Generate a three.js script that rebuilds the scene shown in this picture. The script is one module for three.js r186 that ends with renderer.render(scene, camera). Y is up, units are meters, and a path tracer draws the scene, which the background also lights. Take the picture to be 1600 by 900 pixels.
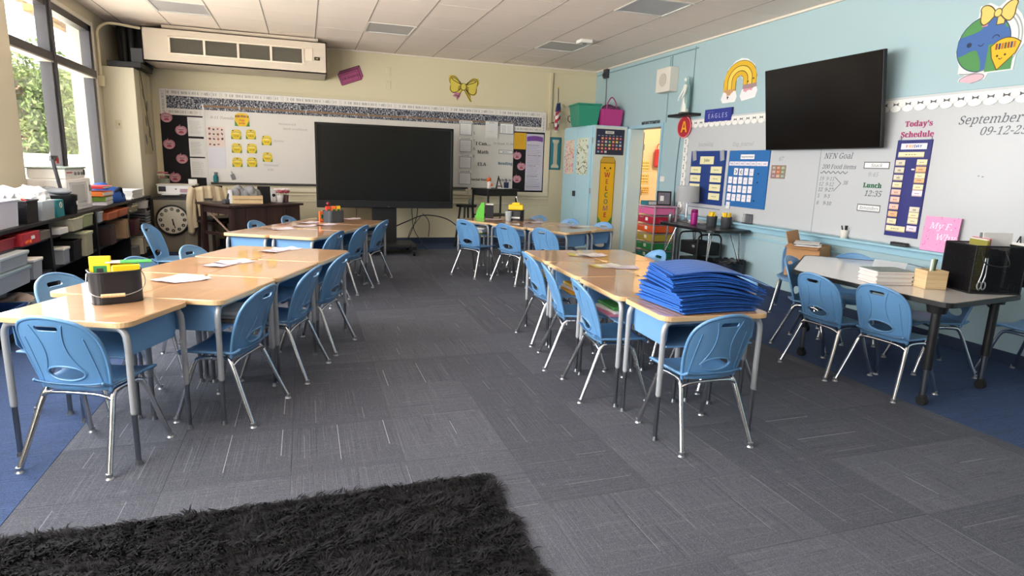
import * as THREE from 'three';
import { RoundedBoxGeometry } from 'three/addons/geometries/RoundedBoxGeometry.js';
import { mergeGeometries } from 'three/addons/utils/BufferGeometryUtils.js';
import { ImprovedNoise } from 'three/addons/math/ImprovedNoise.js';
import { FontLoader } from 'three/addons/loaders/FontLoader.js';
import { TextGeometry } from 'three/addons/geometries/TextGeometry.js';
import { RectAreaLightUniformsLib } from 'three/addons/lights/RectAreaLightUniformsLib.js';
import { Brush, Evaluator, SUBTRACTION } from 'three-bvh-csg';

// ---------------------------------------------------------------- camera, sky, sun, exposure
// World: x to the right, y up, and the room runs away from the camera along -z.  d = -z is "depth".
const scene = new THREE.Scene();
const camera = new THREE.PerspectiveCamera(50.77, 16 / 9, 0.05, 200);
{
  const yaw = THREE.MathUtils.degToRad(18.903), pitch = THREE.MathUtils.degToRad(11.399), roll = THREE.MathUtils.degToRad(1.91);
  const f = new THREE.Vector3(Math.sin(yaw) * Math.cos(pitch), -Math.sin(pitch), -Math.cos(yaw) * Math.cos(pitch));
  const r0 = new THREE.Vector3(Math.cos(yaw), 0, Math.sin(yaw)), u0 = new THREE.Vector3().crossVectors(r0, f);
  const r = r0.clone().multiplyScalar(Math.cos(roll)).addScaledVector(u0, Math.sin(roll));
  const u = r0.clone().multiplyScalar(-Math.sin(roll)).addScaledVector(u0, Math.cos(roll));
  camera.position.set(0, 1.36, 0);
  camera.quaternion.setFromRotationMatrix(new THREE.Matrix4().makeBasis(r, u, f.clone().negate()));
}
const SKY = 5.2, EXPOSURE = 1.1;
{
  const W = 64, H = 32, data = new Float32Array(W * H * 4);
  for (let y = 0; y < H; y++) for (let x = 0; x < W; x++) {
    const up = Math.max(0, (y + 0.5) / H - 0.5) * 2, i = (y * W + x) * 4;
    data[i] = 0.98 - 0.16 * up; data[i + 1] = 1.0 - 0.08 * up; data[i + 2] = 1.03; data[i + 3] = 1;
  }
  const t = new THREE.DataTexture(data, W, H, THREE.RGBAFormat, THREE.FloatType);
  t.mapping = THREE.EquirectangularReflectionMapping; t.magFilter = THREE.LinearFilter; t.needsUpdate = true;
  scene.background = t; scene.backgroundIntensity = SKY;
}
const sun = new THREE.DirectionalLight(0xfff3dd, 32);
sun.position.set(-3, 20, 10); sun.target.position.set(-6, 0, -9);
sun.castShadow = true; sun.shadow.mapSize.set(2048, 2048);
Object.assign(sun.shadow.camera, { left: -22, right: 22, top: 22, bottom: -22, near: 1, far: 60 });
scene.add(sun, sun.target);
RectAreaLightUniformsLib.init();
// daylight entering the three window bays beside and behind the camera (out of the frame)
const DAY = 15;
for (const [d0, d1, k] of [[3.4, 6.0, 1], [0.3, 2.8, 0.9], [-2.8, -0.3, 0.3]]) {
  const l = new THREE.RectAreaLight(0xfaf8f4, DAY * k, d1 - d0 - 0.2, 1.85);
  l.position.set(-2.42, 1.86, -(d0 + d1) / 2); l.lookAt(0.5, 2.5, -(d0 + d1) / 2); scene.add(l);
}
const renderer = new THREE.WebGLRenderer({ antialias: true });
renderer.toneMapping = THREE.LinearToneMapping; renderer.toneMappingExposure = EXPOSURE;
renderer.shadowMap.enabled = true;

// ---------------------------------------------------------------- helpers
let seed = 12345;
const rnd = () => { seed = (seed * 1664525 + 1013904223) >>> 0; return seed / 4294967296; };
const rr = (a, b) => a + (b - a) * rnd();
const noise = new ImprovedNoise();
const V = (x, y, d) => new THREE.Vector3(x, y, -d);
const used = new Map();
function numbered(n) { const k = used.get(n) ?? 0; used.set(n, k + 1); return k ? n + '_' + String(k).padStart(3, '0') : n; }
function tag(o, label, category, group) { o.userData.label = label; o.userData.category = category; if (group) o.userData.group = group; return o; }
function thing(name, label, category, x, y, d, turn = 0, group) {
  const o = new THREE.Group(); o.name = numbered(name); o.position.set(x, y, -d); o.rotation.y = turn; scene.add(o);
  return tag(o, label, category, group);
}
function struct(name, parent) { const o = new THREE.Group(); o.name = name; o.userData.kind = 'structure'; (parent ?? scene).add(o); return o; }
function copy(root, x, y, d, turn, label, group) {
  const r = root.clone(); r.name = numbered(root.name.replace(/_\d{3}$/, '')); r.position.set(x, y, -d); r.rotation.set(0, turn, 0); scene.add(r);
  r.userData = { ...root.userData }; if (label) r.userData.label = label; if (group) r.userData.group = group;
  return r;
}
function canvas(w, h, draw) { const c = document.createElement('canvas'); c.width = w; c.height = h; const x = c.getContext('2d'); draw(x, w, h); return c; }
function tex(w, h, draw, repeat) {
  const t = new THREE.CanvasTexture(canvas(w, h, draw)); t.colorSpace = THREE.SRGBColorSpace; t.magFilter = THREE.LinearFilter;
  if (repeat) { t.wrapS = t.wrapT = THREE.RepeatWrapping; t.repeat.set(repeat[0], repeat[1]); }
  return t;
}
const mat = (color, rough = 0.6, extra = {}) => new THREE.MeshStandardMaterial({ color, roughness: rough, ...extra });
const phys = (color, rough, extra = {}) => new THREE.MeshPhysicalMaterial({ color, roughness: rough, ...extra });
const metal = (color, rough = 0.25) => new THREE.MeshStandardMaterial({ color, roughness: rough, metalness: 1 });
const glossy = (map, rough = 0.5) => new THREE.MeshStandardMaterial({ map, roughness: rough });

// uv in metres from the dominant axis of each face normal
function metreUV(g, s = 1) {
  const p = g.attributes.position, n = g.attributes.normal, uv = new Float32Array(p.count * 2);
  for (let i = 0; i < p.count; i++) {
    const a = Math.abs(n.getX(i)), b = Math.abs(n.getY(i)), c = Math.abs(n.getZ(i));
    let u, v;
    if (b >= a && b >= c) { u = p.getX(i); v = p.getZ(i); } else if (a >= c) { u = p.getZ(i); v = p.getY(i); } else { u = p.getX(i); v = p.getY(i); }
    uv[2 * i] = u * s; uv[2 * i + 1] = v * s;
  }
  g.setAttribute('uv', new THREE.BufferAttribute(uv, 2)); return g;
}
// GB collects geometry in a thing's own axes (x right, y up, z towards the thing's front) and merges it into ONE named mesh
class GB {
  constructor() { this.list = []; }
  add(g, x = 0, y = 0, z = 0, rx = 0, ry = 0, rz = 0) {
    const m = new THREE.Matrix4().compose(new THREE.Vector3(x, y, z), new THREE.Quaternion().setFromEuler(new THREE.Euler(rx, ry, rz)), new THREE.Vector3(1, 1, 1));
    g = g.index ? g.toNonIndexed() : g.clone();
    for (const k of Object.keys(g.attributes)) if (!['position', 'normal', 'uv'].includes(k)) g.deleteAttribute(k);
    g.applyMatrix4(m); this.list.push(g); return this;
  }
  box(x, y, z, w, h, d, r = 0, rx = 0, ry = 0, rz = 0) {
    const b = r > 0 ? new RoundedBoxGeometry(w, h, d, 2, Math.min(r, w / 2.01, h / 2.01, d / 2.01)) : new THREE.BoxGeometry(w, h, d);
    return this.add(b, x, y, z, rx, ry, rz);
  }
  cyl(x, y, z, r0, r1, h, n = 20, rx = 0, ry = 0, rz = 0) { return this.add(new THREE.CylinderGeometry(r1, r0, h, n), x, y, z, rx, ry, rz); }
  sph(x, y, z, r, sx = 1, sy = 1, sz = 1, n = 14) { const g = new THREE.SphereGeometry(r, n, Math.ceil(n * 0.7)); g.scale(sx, sy, sz); return this.add(g, x, y, z); }
  tube(pts, r, seg = 12, rad = 8, closed = false, curve = 'catmullrom') {
    const c = new THREE.CatmullRomCurve3(pts.map((p) => p.isVector3 ? p : new THREE.Vector3(...p)), closed, curve, 0.5);
    this.add(new THREE.TubeGeometry(c, seg, r, rad, closed));
    if (!closed) for (const e of [pts[0], pts[pts.length - 1]]) { const q = e.isVector3 ? e.toArray() : e; this.sph(q[0], q[1], q[2], r, 1, 1, 1, 8); }
    return this;
  }
  rod(a, b, r, n = 8) {
    const p = new THREE.Vector3(...a), q = new THREE.Vector3(...b), dir = q.clone().sub(p), L = dir.length();
    const g = new THREE.CylinderGeometry(r, r, L, n); g.applyQuaternion(new THREE.Quaternion().setFromUnitVectors(new THREE.Vector3(0, 1, 0), dir.normalize()));
    const m = p.add(q).multiplyScalar(0.5); return this.add(g, m.x, m.y, m.z);
  }
  lathe(prof, x = 0, y = 0, z = 0, n = 28) { return this.add(new THREE.LatheGeometry(prof.map((p) => new THREE.Vector2(...p)), n), x, y, z); }
  prism(pts, h, x = 0, y = 0, z = 0, bevel = 0, rx = 0, ry = 0, rz = 0, holes = []) {
    const s = new THREE.Shape(pts.map((p) => new THREE.Vector2(...p)));
    for (const q of holes) s.holes.push(new THREE.Path(q.map((p) => new THREE.Vector2(...p))));
    return this.add(new THREE.ExtrudeGeometry(s, { depth: h, bevelEnabled: bevel > 0, bevelSize: bevel, bevelThickness: bevel, bevelSegments: 2, curveSegments: 8 }), x, y, z, rx, ry, rz);
  }
  geo(metres) { const g = mergeGeometries(this.list, false); if (metres) metreUV(g, metres === true ? 1 : metres); return g; }
  build(name, material, parent, label, metres) {
    const m = new THREE.Mesh(this.geo(metres), material); m.name = parent && parent !== scene ? name : numbered(name);
    m.castShadow = m.receiveShadow = true; (parent ?? scene).add(m);
    if (label) m.userData.label = label;
    return m;
  }
}
const gb = () => new GB();
function child(name, geometry, material, parent, x = 0, y = 0, z = 0) {
  const m = new THREE.Mesh(geometry, material); m.name = name; m.position.set(x, y, z); m.castShadow = m.receiveShadow = true; parent.add(m); return m;
}
function roundRect(w, d, r, n = 6) {
  const p = [];
  for (const [cx, cy, a] of [[w / 2 - r, d / 2 - r, 0], [-w / 2 + r, d / 2 - r, 90], [-w / 2 + r, -d / 2 + r, 180], [w / 2 - r, -d / 2 + r, 270]])
    for (let i = 0; i <= n; i++) { const t = THREE.MathUtils.degToRad(a + 90 * i / n); p.push([cx + r * Math.cos(t), cy + r * Math.sin(t)]); }
  return p;
}
function roundPoly(pts, r, n = 5) {          // polygon with rounded corners
  const out = [];
  for (let i = 0; i < pts.length; i++) {
    const p = new THREE.Vector2(...pts[i]), a = new THREE.Vector2(...pts[(i + pts.length - 1) % pts.length]), b = new THREE.Vector2(...pts[(i + 1) % pts.length]);
    const s = p.clone().add(a.sub(p).normalize().multiplyScalar(r)), e = p.clone().add(b.sub(p).normalize().multiplyScalar(r));
    for (let k = 0; k <= n; k++) { const t = k / n; out.push([(1 - t) ** 2 * s.x + 2 * t * (1 - t) * p.x + t * t * e.x, (1 - t) ** 2 * s.y + 2 * t * (1 - t) * p.y + t * t * e.y]); }
  }
  return out;
}
// thin sheets and cut-outs fixed to a wall.  WB: back wall (u = x), WR: right wall (u = depth, far to near), WC: camera-facing cabinet side
const BACK = 10.33, RIGHT = 5.005, LEFT = -2.43, TOP = 3.05;
const onWall = {
  back: (o, u, v, off) => { o.position.set(u, v, -(BACK - off)); },
  right: (o, u, v, off) => { o.position.set(RIGHT - off, v, -u); o.rotation.y = -Math.PI / 2; },
};
const edgeWhite = mat(0xe8e6e0, 0.7);
function sheet(name, label, category, wall, u0, u1, v0, v1, off, map, o = {}) {
  const w = Math.abs(u1 - u0), h = Math.abs(v1 - v0), t = o.t ?? 0.003;
  const front = map?.isMaterial ? map : map?.isTexture ? glossy(map, o.rough ?? 0.55) : mat(map, o.rough ?? 0.6), side = o.side ?? (map?.isTexture ? edgeWhite : front);
  const m = new THREE.Mesh(new THREE.BoxGeometry(w, h, t), [side, side, side, side, front, side]);
  m.name = o.parent ? name : numbered(name); m.castShadow = m.receiveShadow = true;
  if (o.parent) { m.position.set((u0 + u1) / 2, (v0 + v1) / 2, off + t / 2); o.parent.add(m); return m; }
  scene.add(m); onWall[wall](m, (u0 + u1) / 2, (v0 + v1) / 2, off + t / 2); if (o.rz) m.rotateZ(o.rz);
  return tag(m, label, category, o.group);
}
// cut-out of outline pts (0..1 in both directions) over w x h, printed with the canvas
function cutout(name, label, category, wall, u, v, w, h, off, pts, map, o = {}) {
  const s = new THREE.Shape(pts.map(([a, b]) => new THREE.Vector2((a - 0.5) * w, (b - 0.5) * h)));
  const g = new THREE.ExtrudeGeometry(s, { depth: o.t ?? 0.003, bevelEnabled: false, curveSegments: 4 }), p = g.attributes.position, uv = g.attributes.uv;
  for (let i = 0; i < p.count; i++) uv.setXY(i, p.getX(i) / w + 0.5, p.getY(i) / h + 0.5);
  const m = new THREE.Mesh(g, map.isMaterial ? map : glossy(map, 0.6)); m.name = o.parent ? name : numbered(name); m.castShadow = m.receiveShadow = true;
  if (o.parent) { m.position.set(u, v, off); o.parent.add(m); return m; }
  scene.add(m); onWall[wall](m, u, v, off); if (o.rz) m.rotateZ(o.rz);
  return tag(m, label, category, o.group);
}
const ellipsePts = (n = 32, f = () => 1) => Array.from({ length: n }, (_, i) => { const a = i / n * Math.PI * 2, k = 0.5 * f(a); return [0.5 + k * Math.cos(a), 0.5 + k * Math.sin(a)]; });
const scribble = (x, x0, y0, w, n, h, color, lw) => {     // a line of illegible small print
  x.strokeStyle = color; x.lineWidth = lw; x.beginPath();
  let p = x0; while (p < x0 + w) { const l = rr(0.4, 1.6) * h; x.moveTo(p, y0); x.lineTo(Math.min(p + l, x0 + w), y0 + rr(-0.1, 0.1) * h); p += l + h * 0.5; }
  x.stroke();
};
const fonts = {};
for (const n of ['sans_bold', 'serif_bold']) fonts[n] = await new FontLoader().loadAsync('fonts/droid/droid_' + n + '.typeface.json');
function textGeo(s, size, font = 'sans_bold', depth = 0.004) { const g = new TextGeometry(s, { font: fonts[font], size, depth, curveSegments: 3, bevelEnabled: false }); g.computeBoundingBox(); const b = g.boundingBox; g.translate(-(b.min.x + b.max.x) / 2, -(b.min.y + b.max.y) / 2, 0); return g; }

// ---------------------------------------------------------------- materials
function speck(x, w, h, n, cols, s0, s1) { for (let i = 0; i < n; i++) { x.fillStyle = cols[(rnd() * cols.length) | 0]; x.fillRect(rnd() * w, rnd() * h, rr(s0, s1), rr(s0, s1)); } }
const T = {};
T.paint = (() => { const c = tex(256, 256, (x, w, h) => { x.fillStyle = '#808080'; x.fillRect(0, 0, w, h); speck(x, w, h, 9000, ['#787878', '#888888', '#747474', '#8c8c8c'], 1, 3); }, [1.6, 1.6]); c.colorSpace = THREE.NoColorSpace; return c; })();
const wallPaint = (c) => mat(c, 0.62, { bumpMap: T.paint, bumpScale: 0.0012 });
T.wood = tex(512, 512, (x, w, h) => {
  x.fillStyle = '#b98f6b'; x.fillRect(0, 0, w, h);
  for (let i = 0; i < 1500; i++) { x.strokeStyle = ['rgba(196,150,100,.16)', 'rgba(226,188,140,.20)', 'rgba(176,128,84,.10)'][i % 3]; x.lineWidth = rr(0.6, 2.2); const y = rnd() * h, a = rnd() * w; x.beginPath(); x.moveTo(a, y); x.bezierCurveTo(a + 60, y + rr(-3, 3), a + 140, y + rr(-3, 3), a + rr(120, 300), y + rr(-4, 4)); x.stroke(); }
}, [1.2, 1.2]);
T.dark = tex(256, 256, (x, w, h) => { x.fillStyle = '#3a2420'; x.fillRect(0, 0, w, h); for (let i = 0; i < 700; i++) { x.strokeStyle = ['rgba(28,16,14,.3)', 'rgba(84,52,44,.25)'][i % 2]; x.lineWidth = rr(0.5, 2); const a = rnd() * w; x.beginPath(); x.moveTo(a, 0); x.lineTo(a + rr(-5, 5), h); x.stroke(); } }, [1.3, 1.3]);
T.pine = tex(256, 256, (x, w, h) => { x.fillStyle = '#d3b88c'; x.fillRect(0, 0, w, h); for (let i = 0; i < 300; i++) { x.strokeStyle = ['rgba(150,112,70,.2)', 'rgba(240,220,180,.25)'][i % 2]; x.lineWidth = rr(0.5, 2); const a = rnd() * h; x.beginPath(); x.moveTo(0, a); x.lineTo(w, a + rr(-6, 6)); x.stroke(); } }, [3, 3]);
const M = {
  wallBack: wallPaint(0xdcd2b2), wallRight: wallPaint(0xa6c1c8), wallLeft: wallPaint(0xd2cab2), trimBlue: mat(0x9cc6d6, 0.45), trimCream: mat(0xd9cfae, 0.5),
  ceiling: mat(0xf6e8dc, 0.9, { bumpMap: T.paint, bumpScale: 0.002 }), grid: mat(0xe6ddd0, 0.5), panel: mat(0xb4b2b4, 0.35), white: mat(0xe9e7e2, 0.5), cream: mat(0xd6cab9, 0.5),
  base: mat(0x24344e, 0.6), chair: phys(0x5f8fbc, 0.42, { clearcoat: 0.5, clearcoatRoughness: 0.28 }), chrome: metal(0xd9dadc, 0.16), enamel: mat(0xa7abb0, 0.38, { metalness: 0.25 }), insert: metal(0x8d9096, 0.28),
  box: mat(0x6795c4, 0.45), top: new THREE.MeshPhysicalMaterial({ map: T.wood, roughness: 0.35, clearcoat: 1, clearcoatRoughness: 0.04 }), band: mat(0xd3b184, 0.45), black: mat(0x121214, 0.5), blackGloss: phys(0x08080a, 0.12, { clearcoat: 0.6, clearcoatRoughness: 0.06 }), blackMetal: mat(0x17181b, 0.4, { metalness: 0.4 }),
  darkWood: mat(0xffffff, 0.45, { map: T.dark }), pine: mat(0xffffff, 0.6, { map: T.pine }), frame: mat(0x4a494c, 0.4, { metalness: 0.35 }), glass: phys(0xffffff, 0.02, { transmission: 1, thickness: 0, ior: 1.45 }),
  board: mat(0xe4e3e0, 0.22), steel: metal(0xb9bcc0, 0.35), paper: mat(0xdedcd8, 0.8), rubber: mat(0x1a1a1c, 0.8), clear: phys(0xe6ebee, 0.2, { transmission: 0.65, thickness: 0 }),
  yellow: mat(0xf0c81e, 0.5), red: mat(0xb8262c, 0.55), green: mat(0x3f9d4e, 0.6), teal: mat(0x1f7f86, 0.5), pink: mat(0xd9609c, 0.5), orange: mat(0xe0682a, 0.55), purple: mat(0x8e2a86, 0.5), kraft: mat(0xb88a5c, 0.8), grey: mat(0x7c7f84, 0.6), darkGrey: mat(0x3d3f43, 0.6), cloth: mat(0xdcc8a4, 0.9),
};
// ---------------------------------------------------------------- the setting: floor
function carpetTex(k) {
  return tex(512, 512, (x, w, h) => {
    const b = [75, 70, 79, 66][k]; x.fillStyle = `rgb(${b},${b + 4},${b + 15})`; x.fillRect(0, 0, w, h);
    speck(x, w, h, 26000, [`rgba(30,32,40,.6)`, `rgba(136,140,150,.45)`, `rgba(70,72,80,.5)`, `rgba(98,98,102,.4)`], 1, 3);
    for (let i = 0; i < 120; i++) { x.strokeStyle = ['rgba(150,154,164,.2)', 'rgba(34,36,46,.4)', 'rgba(120,124,138,.26)'][i % 3]; x.lineWidth = rr(1, 2.6); const a = rnd() * w, s = rnd() * h, l = rr(0.15, 0.9) * h; x.beginPath(); x.moveTo(a, s); x.lineTo(a, s + l); x.stroke(); }
    for (let i = 0; i < 44; i++) { x.strokeStyle = 'rgba(140,144,156,.3)'; x.lineWidth = rr(1, 2); const a = rnd() * h, s = rnd() * w, l = rr(0.1, 0.5) * w; x.beginPath(); x.moveTo(s, a); x.lineTo(s + l, a); x.stroke(); }
    for (let i = 0; i < [2, 3, 1, 2][k]; i++) { x.strokeStyle = `rgba(200,203,212,${rr(0.4, 0.8)})`; x.lineWidth = rr(1.6, 3); const a = rnd() * w, s = rnd() * h * 0.5, l = rr(0.3, 0.95) * h; x.beginPath(); x.moveTo(a, s); x.lineTo(a, s + l); x.stroke(); }
  });
}
const carpetMats = [0, 1, 2, 3].map((k) => { const t = carpetTex(k); return new THREE.MeshStandardMaterial({ map: t, roughness: 0.95, bumpMap: t, bumpScale: 0.002 }); });
const blueT = tex(512, 512, (x, w, h) => { x.fillStyle = '#2c4268'; x.fillRect(0, 0, w, h); speck(x, w, h, 30000, ['rgba(20,32,56,.5)', 'rgba(70,96,140,.4)', 'rgba(44,66,104,.5)'], 1, 3); for (let i = 0; i < 160; i++) { x.strokeStyle = ['rgba(90,112,150,.25)', 'rgba(18,28,50,.35)'][i % 2]; x.lineWidth = rr(1, 3); const a = rnd() * h, s = rnd() * w; x.beginPath(); x.moveTo(s, a); x.lineTo(s + rr(20, 160), a + rr(-4, 4)); x.stroke(); } }, [1.2, 1.2]);
const M_blueCarpet = new THREE.MeshStandardMaterial({ map: blueT, roughness: 0.95, bumpMap: blueT, bumpScale: 0.002 });
const floor = struct('floor');
gb().box(1.3, -0.06, -3.5, 8.0, 0.1, 14.4).build('slab', mat(0x55565a, 0.9), floor);
const TS = 0.5, GX0 = -1.1, GX1 = 3.5, GD1 = 9.6;
{
  const g = new RoundedBoxGeometry(TS - 0.0006, 0.012, TS - 0.0006, 1, 0.001); metreUV(g, 1 / TS);
  const uv = g.attributes.uv; for (let i = 0; i < uv.count; i++) uv.setXY(i, uv.getX(i) + 0.5, uv.getY(i) + 0.5);
  let n = 0;
  for (let d = 0.6; d < GD1 - 0.01; d += TS) for (let x = GX0; x < GX1 - 0.01; x += TS) {
    const w = Math.min(TS, GX1 - x), m = new THREE.Mesh(g, carpetMats[(rnd() * 4) | 0]);
    m.name = 'carpet_tile'; m.scale.x = w / TS; m.position.set(x + w / 2, -0.004, -(d + TS / 2));
    if (w > TS - 0.01) m.rotation.y = rnd() < 0.72 ? (rnd() < 0.5 ? 0 : Math.PI) : Math.PI / 2 * (rnd() < 0.5 ? 1 : -1);
    m.position.y += n++ % 3 * 0.0003; m.receiveShadow = true; floor.add(m);
  }
  gb().box((LEFT + GX0) / 2, -0.004, -3.5, GX0 - LEFT - 0.004, 0.012, 13.9, 0).build('carpet_border', M_blueCarpet, floor, 'navy blue carpet border beside the shelves', true);
  gb().box((RIGHT + GX1) / 2, -0.004, -3.5, RIGHT - GX1 - 0.004, 0.012, 13.9, 0).build('carpet_border', M_blueCarpet, floor, 'navy blue carpet border along the pale blue wall', true);
  gb().box((GX0 + GX1) / 2, -0.004, -(GD1 + BACK) / 2 - 0.05, GX1 - GX0 - 0.004, 0.012, BACK - GD1 - 0.02, 0).build('carpet_border', M_blueCarpet, floor, 'navy blue carpet border along the cream wall', true);
  gb().box((GX0 + GX1) / 2, -0.006, 1.3, GX1 - GX0 - 0.004, 0.01, 3.7, 0).build('carpet_field', carpetMats[0], floor, null, 2);
}
// ---------------------------------------------------------------- walls
const FRONT = -3.3;                                       // wall behind the camera
{
  const w = struct('wall_back'); gb().box(1.3, 1.5, -(BACK + 0.1), 7.9, 3.4, 0.2).build('plaster', M.wallBack, w, null, true);
  gb().box(1.28, 2.34, -BACK + 0.008, 6.2, 0.012, 0.016).box(4.2, 2.98, -BACK + 0.006, 1.6, 0.03, 0.012).build('seam_strip', M.wallBack, w);
  const wf = struct('wall_front'); gb().box(1.3, 1.5, -FRONT + 0.1, 7.9, 3.4, 0.2).build('plaster', wallPaint(0x7d7364), wf, null, true);
  const b = struct('baseboard_back'); gb().box(1.25, 0.05, -BACK + 0.006, 6.4, 0.1, 0.012, 0.004).build('cove_base', M.base, b);
}
const DOOR0 = 8.04, DOOR1 = 8.93, DOORH = 2.0;
{
  const w = struct('wall_right'), X = RIGHT + 0.1;
  const slab = (d0, d1, y0, y1) => gb().box(X, (y0 + y1) / 2, -(d0 + d1) / 2, 0.2, y1 - y0, d1 - d0).build('plaster', M.wallRight, w, null, true);
  slab(FRONT, DOOR0, 0, 3.2); slab(DOOR1, BACK + 0.2, 0, 3.2); slab(DOOR0, DOOR1, DOORH, 3.2);
  // joint strips of the wall panels
  const s = gb(); for (const [d, y0, y1] of [[7.36, 2.05, 3.0], [7.95, 2.05, 2.45], [7.95, 2.8, 2.95], [9.93, 2.1, 2.9]]) s.box(RIGHT - 0.002, (y0 + y1) / 2, -d, 0.006, y1 - y0, 0.012);
  s.box(RIGHT - 0.003, 2.97, -8.8, 0.012, 0.014, 3.0);
  s.build('joint_strip', mat(0x6f929c, 0.6), w);
  gb().box(RIGHT - 0.004, 2.06, -4.4, 0.01, 0.012, 6.0).build('joint_strip', mat(0x8fb4c0, 0.6), w);
  const b = struct('baseboard_right'); gb().box(RIGHT - 0.006, 0.05, -(FRONT + DOOR0 - 0.1) / 2, 0.012, 0.1, DOOR0 - 0.1 - FRONT, 0.004).build('cove_base', M.base, b);
  // chalk ledge below the whiteboard
  const l = struct('trim_1');
  gb().box(RIGHT - 0.045, 0.762, -4.6, 0.09, 0.022, 5.5, 0.006).box(RIGHT - 0.012, 0.72, -4.6, 0.024, 0.07, 5.5, 0.004).box(RIGHT - 0.008, 0.615, -4.6, 0.016, 0.02, 5.5, 0.004).build('chalk_ledge', M.trimBlue, l);
  // door frame and the door leaf standing open into the next room
  const t = struct('door_1');
  gb().box(RIGHT + 0.1, DOORH / 2, -(DOOR0 - 0.02), 0.24, DOORH, 0.05).box(RIGHT + 0.1, DOORH + 0.02, -(DOOR0 + DOOR1) / 2, 0.24, 0.05, DOOR1 - DOOR0 + 0.09).build('door_frame', M.trimBlue, t);
  gb().box(RIGHT + 0.1, DOORH / 2, -(DOOR1 + 0.02), 0.24, DOORH, 0.05).box(RIGHT - 0.015, DOORH / 2, -(DOOR1 + 0.06), 0.03, DOORH, 0.06).build('door_frame', mat(0xc9e2ea, 0.5), t);
  gb().add(new RoundedBoxGeometry(0.86, 1.95, 0.045, 1, 0.004).translate(0.43, 0, 0), RIGHT + 0.215, 0.985, -(DOOR1 + 0.01), 0, 1.13, 0).build('door_leaf', mat(0x2a211d, 0.5), t);
  const hg = gb(); for (const y of [0.25, 1.0, 1.72]) hg.box(RIGHT + 0.21, y, -(DOOR1 - 0.045), 0.02, 0.1, 0.03); hg.build('hinge', M.steel, t);
}
// ---------------------------------------------------------------- the next room seen through the door
{
  const w = struct('wall_next_room'), y = mat(0xf2debc, 0.7);
  gb().box(7.9, 1.5, -8.6, 0.1, 3.2, 5.2).build('plaster', y, w); gb().box(6.5, 1.5, -11.2, 2.9, 3.2, 0.1).build('plaster', y, w); gb().box(6.5, 1.5, -6.0, 2.9, 3.2, 0.1).build('plaster', y, w);
  const c = struct('ceiling_next_room'); gb().box(6.55, 2.9, -8.6, 2.7, 0.1, 5.3).build('plaster', M.ceiling, c);
  const f = struct('floor_next_room'); gb().box(6.55, -0.06, -8.6, 2.8, 0.1, 5.3).build('carpet', M_blueCarpet, f, null, true);
  const lamp = thing('ceiling_light', 'warm round ceiling light in the yellow room beyond the door', 'light', 6.5, 2.84, 8.9);
  gb().cyl(0, 0.0, 0, 0.14, 0.15, 0.03).build('mount', M.white, lamp);
  gb().sph(0, -0.05, 0, 0.12, 1, 0.55, 1).build('diffuser', new THREE.MeshStandardMaterial({ color: 0xffffff, emissive: 0xffd9a0, emissiveIntensity: 2.2 }), lamp);
  const p = new THREE.PointLight(0xffe2ba, 10); p.position.set(6.5, 2.62, -8.9); p.shadow.radius = 5; p.castShadow = true; scene.add(p);
}
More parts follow.
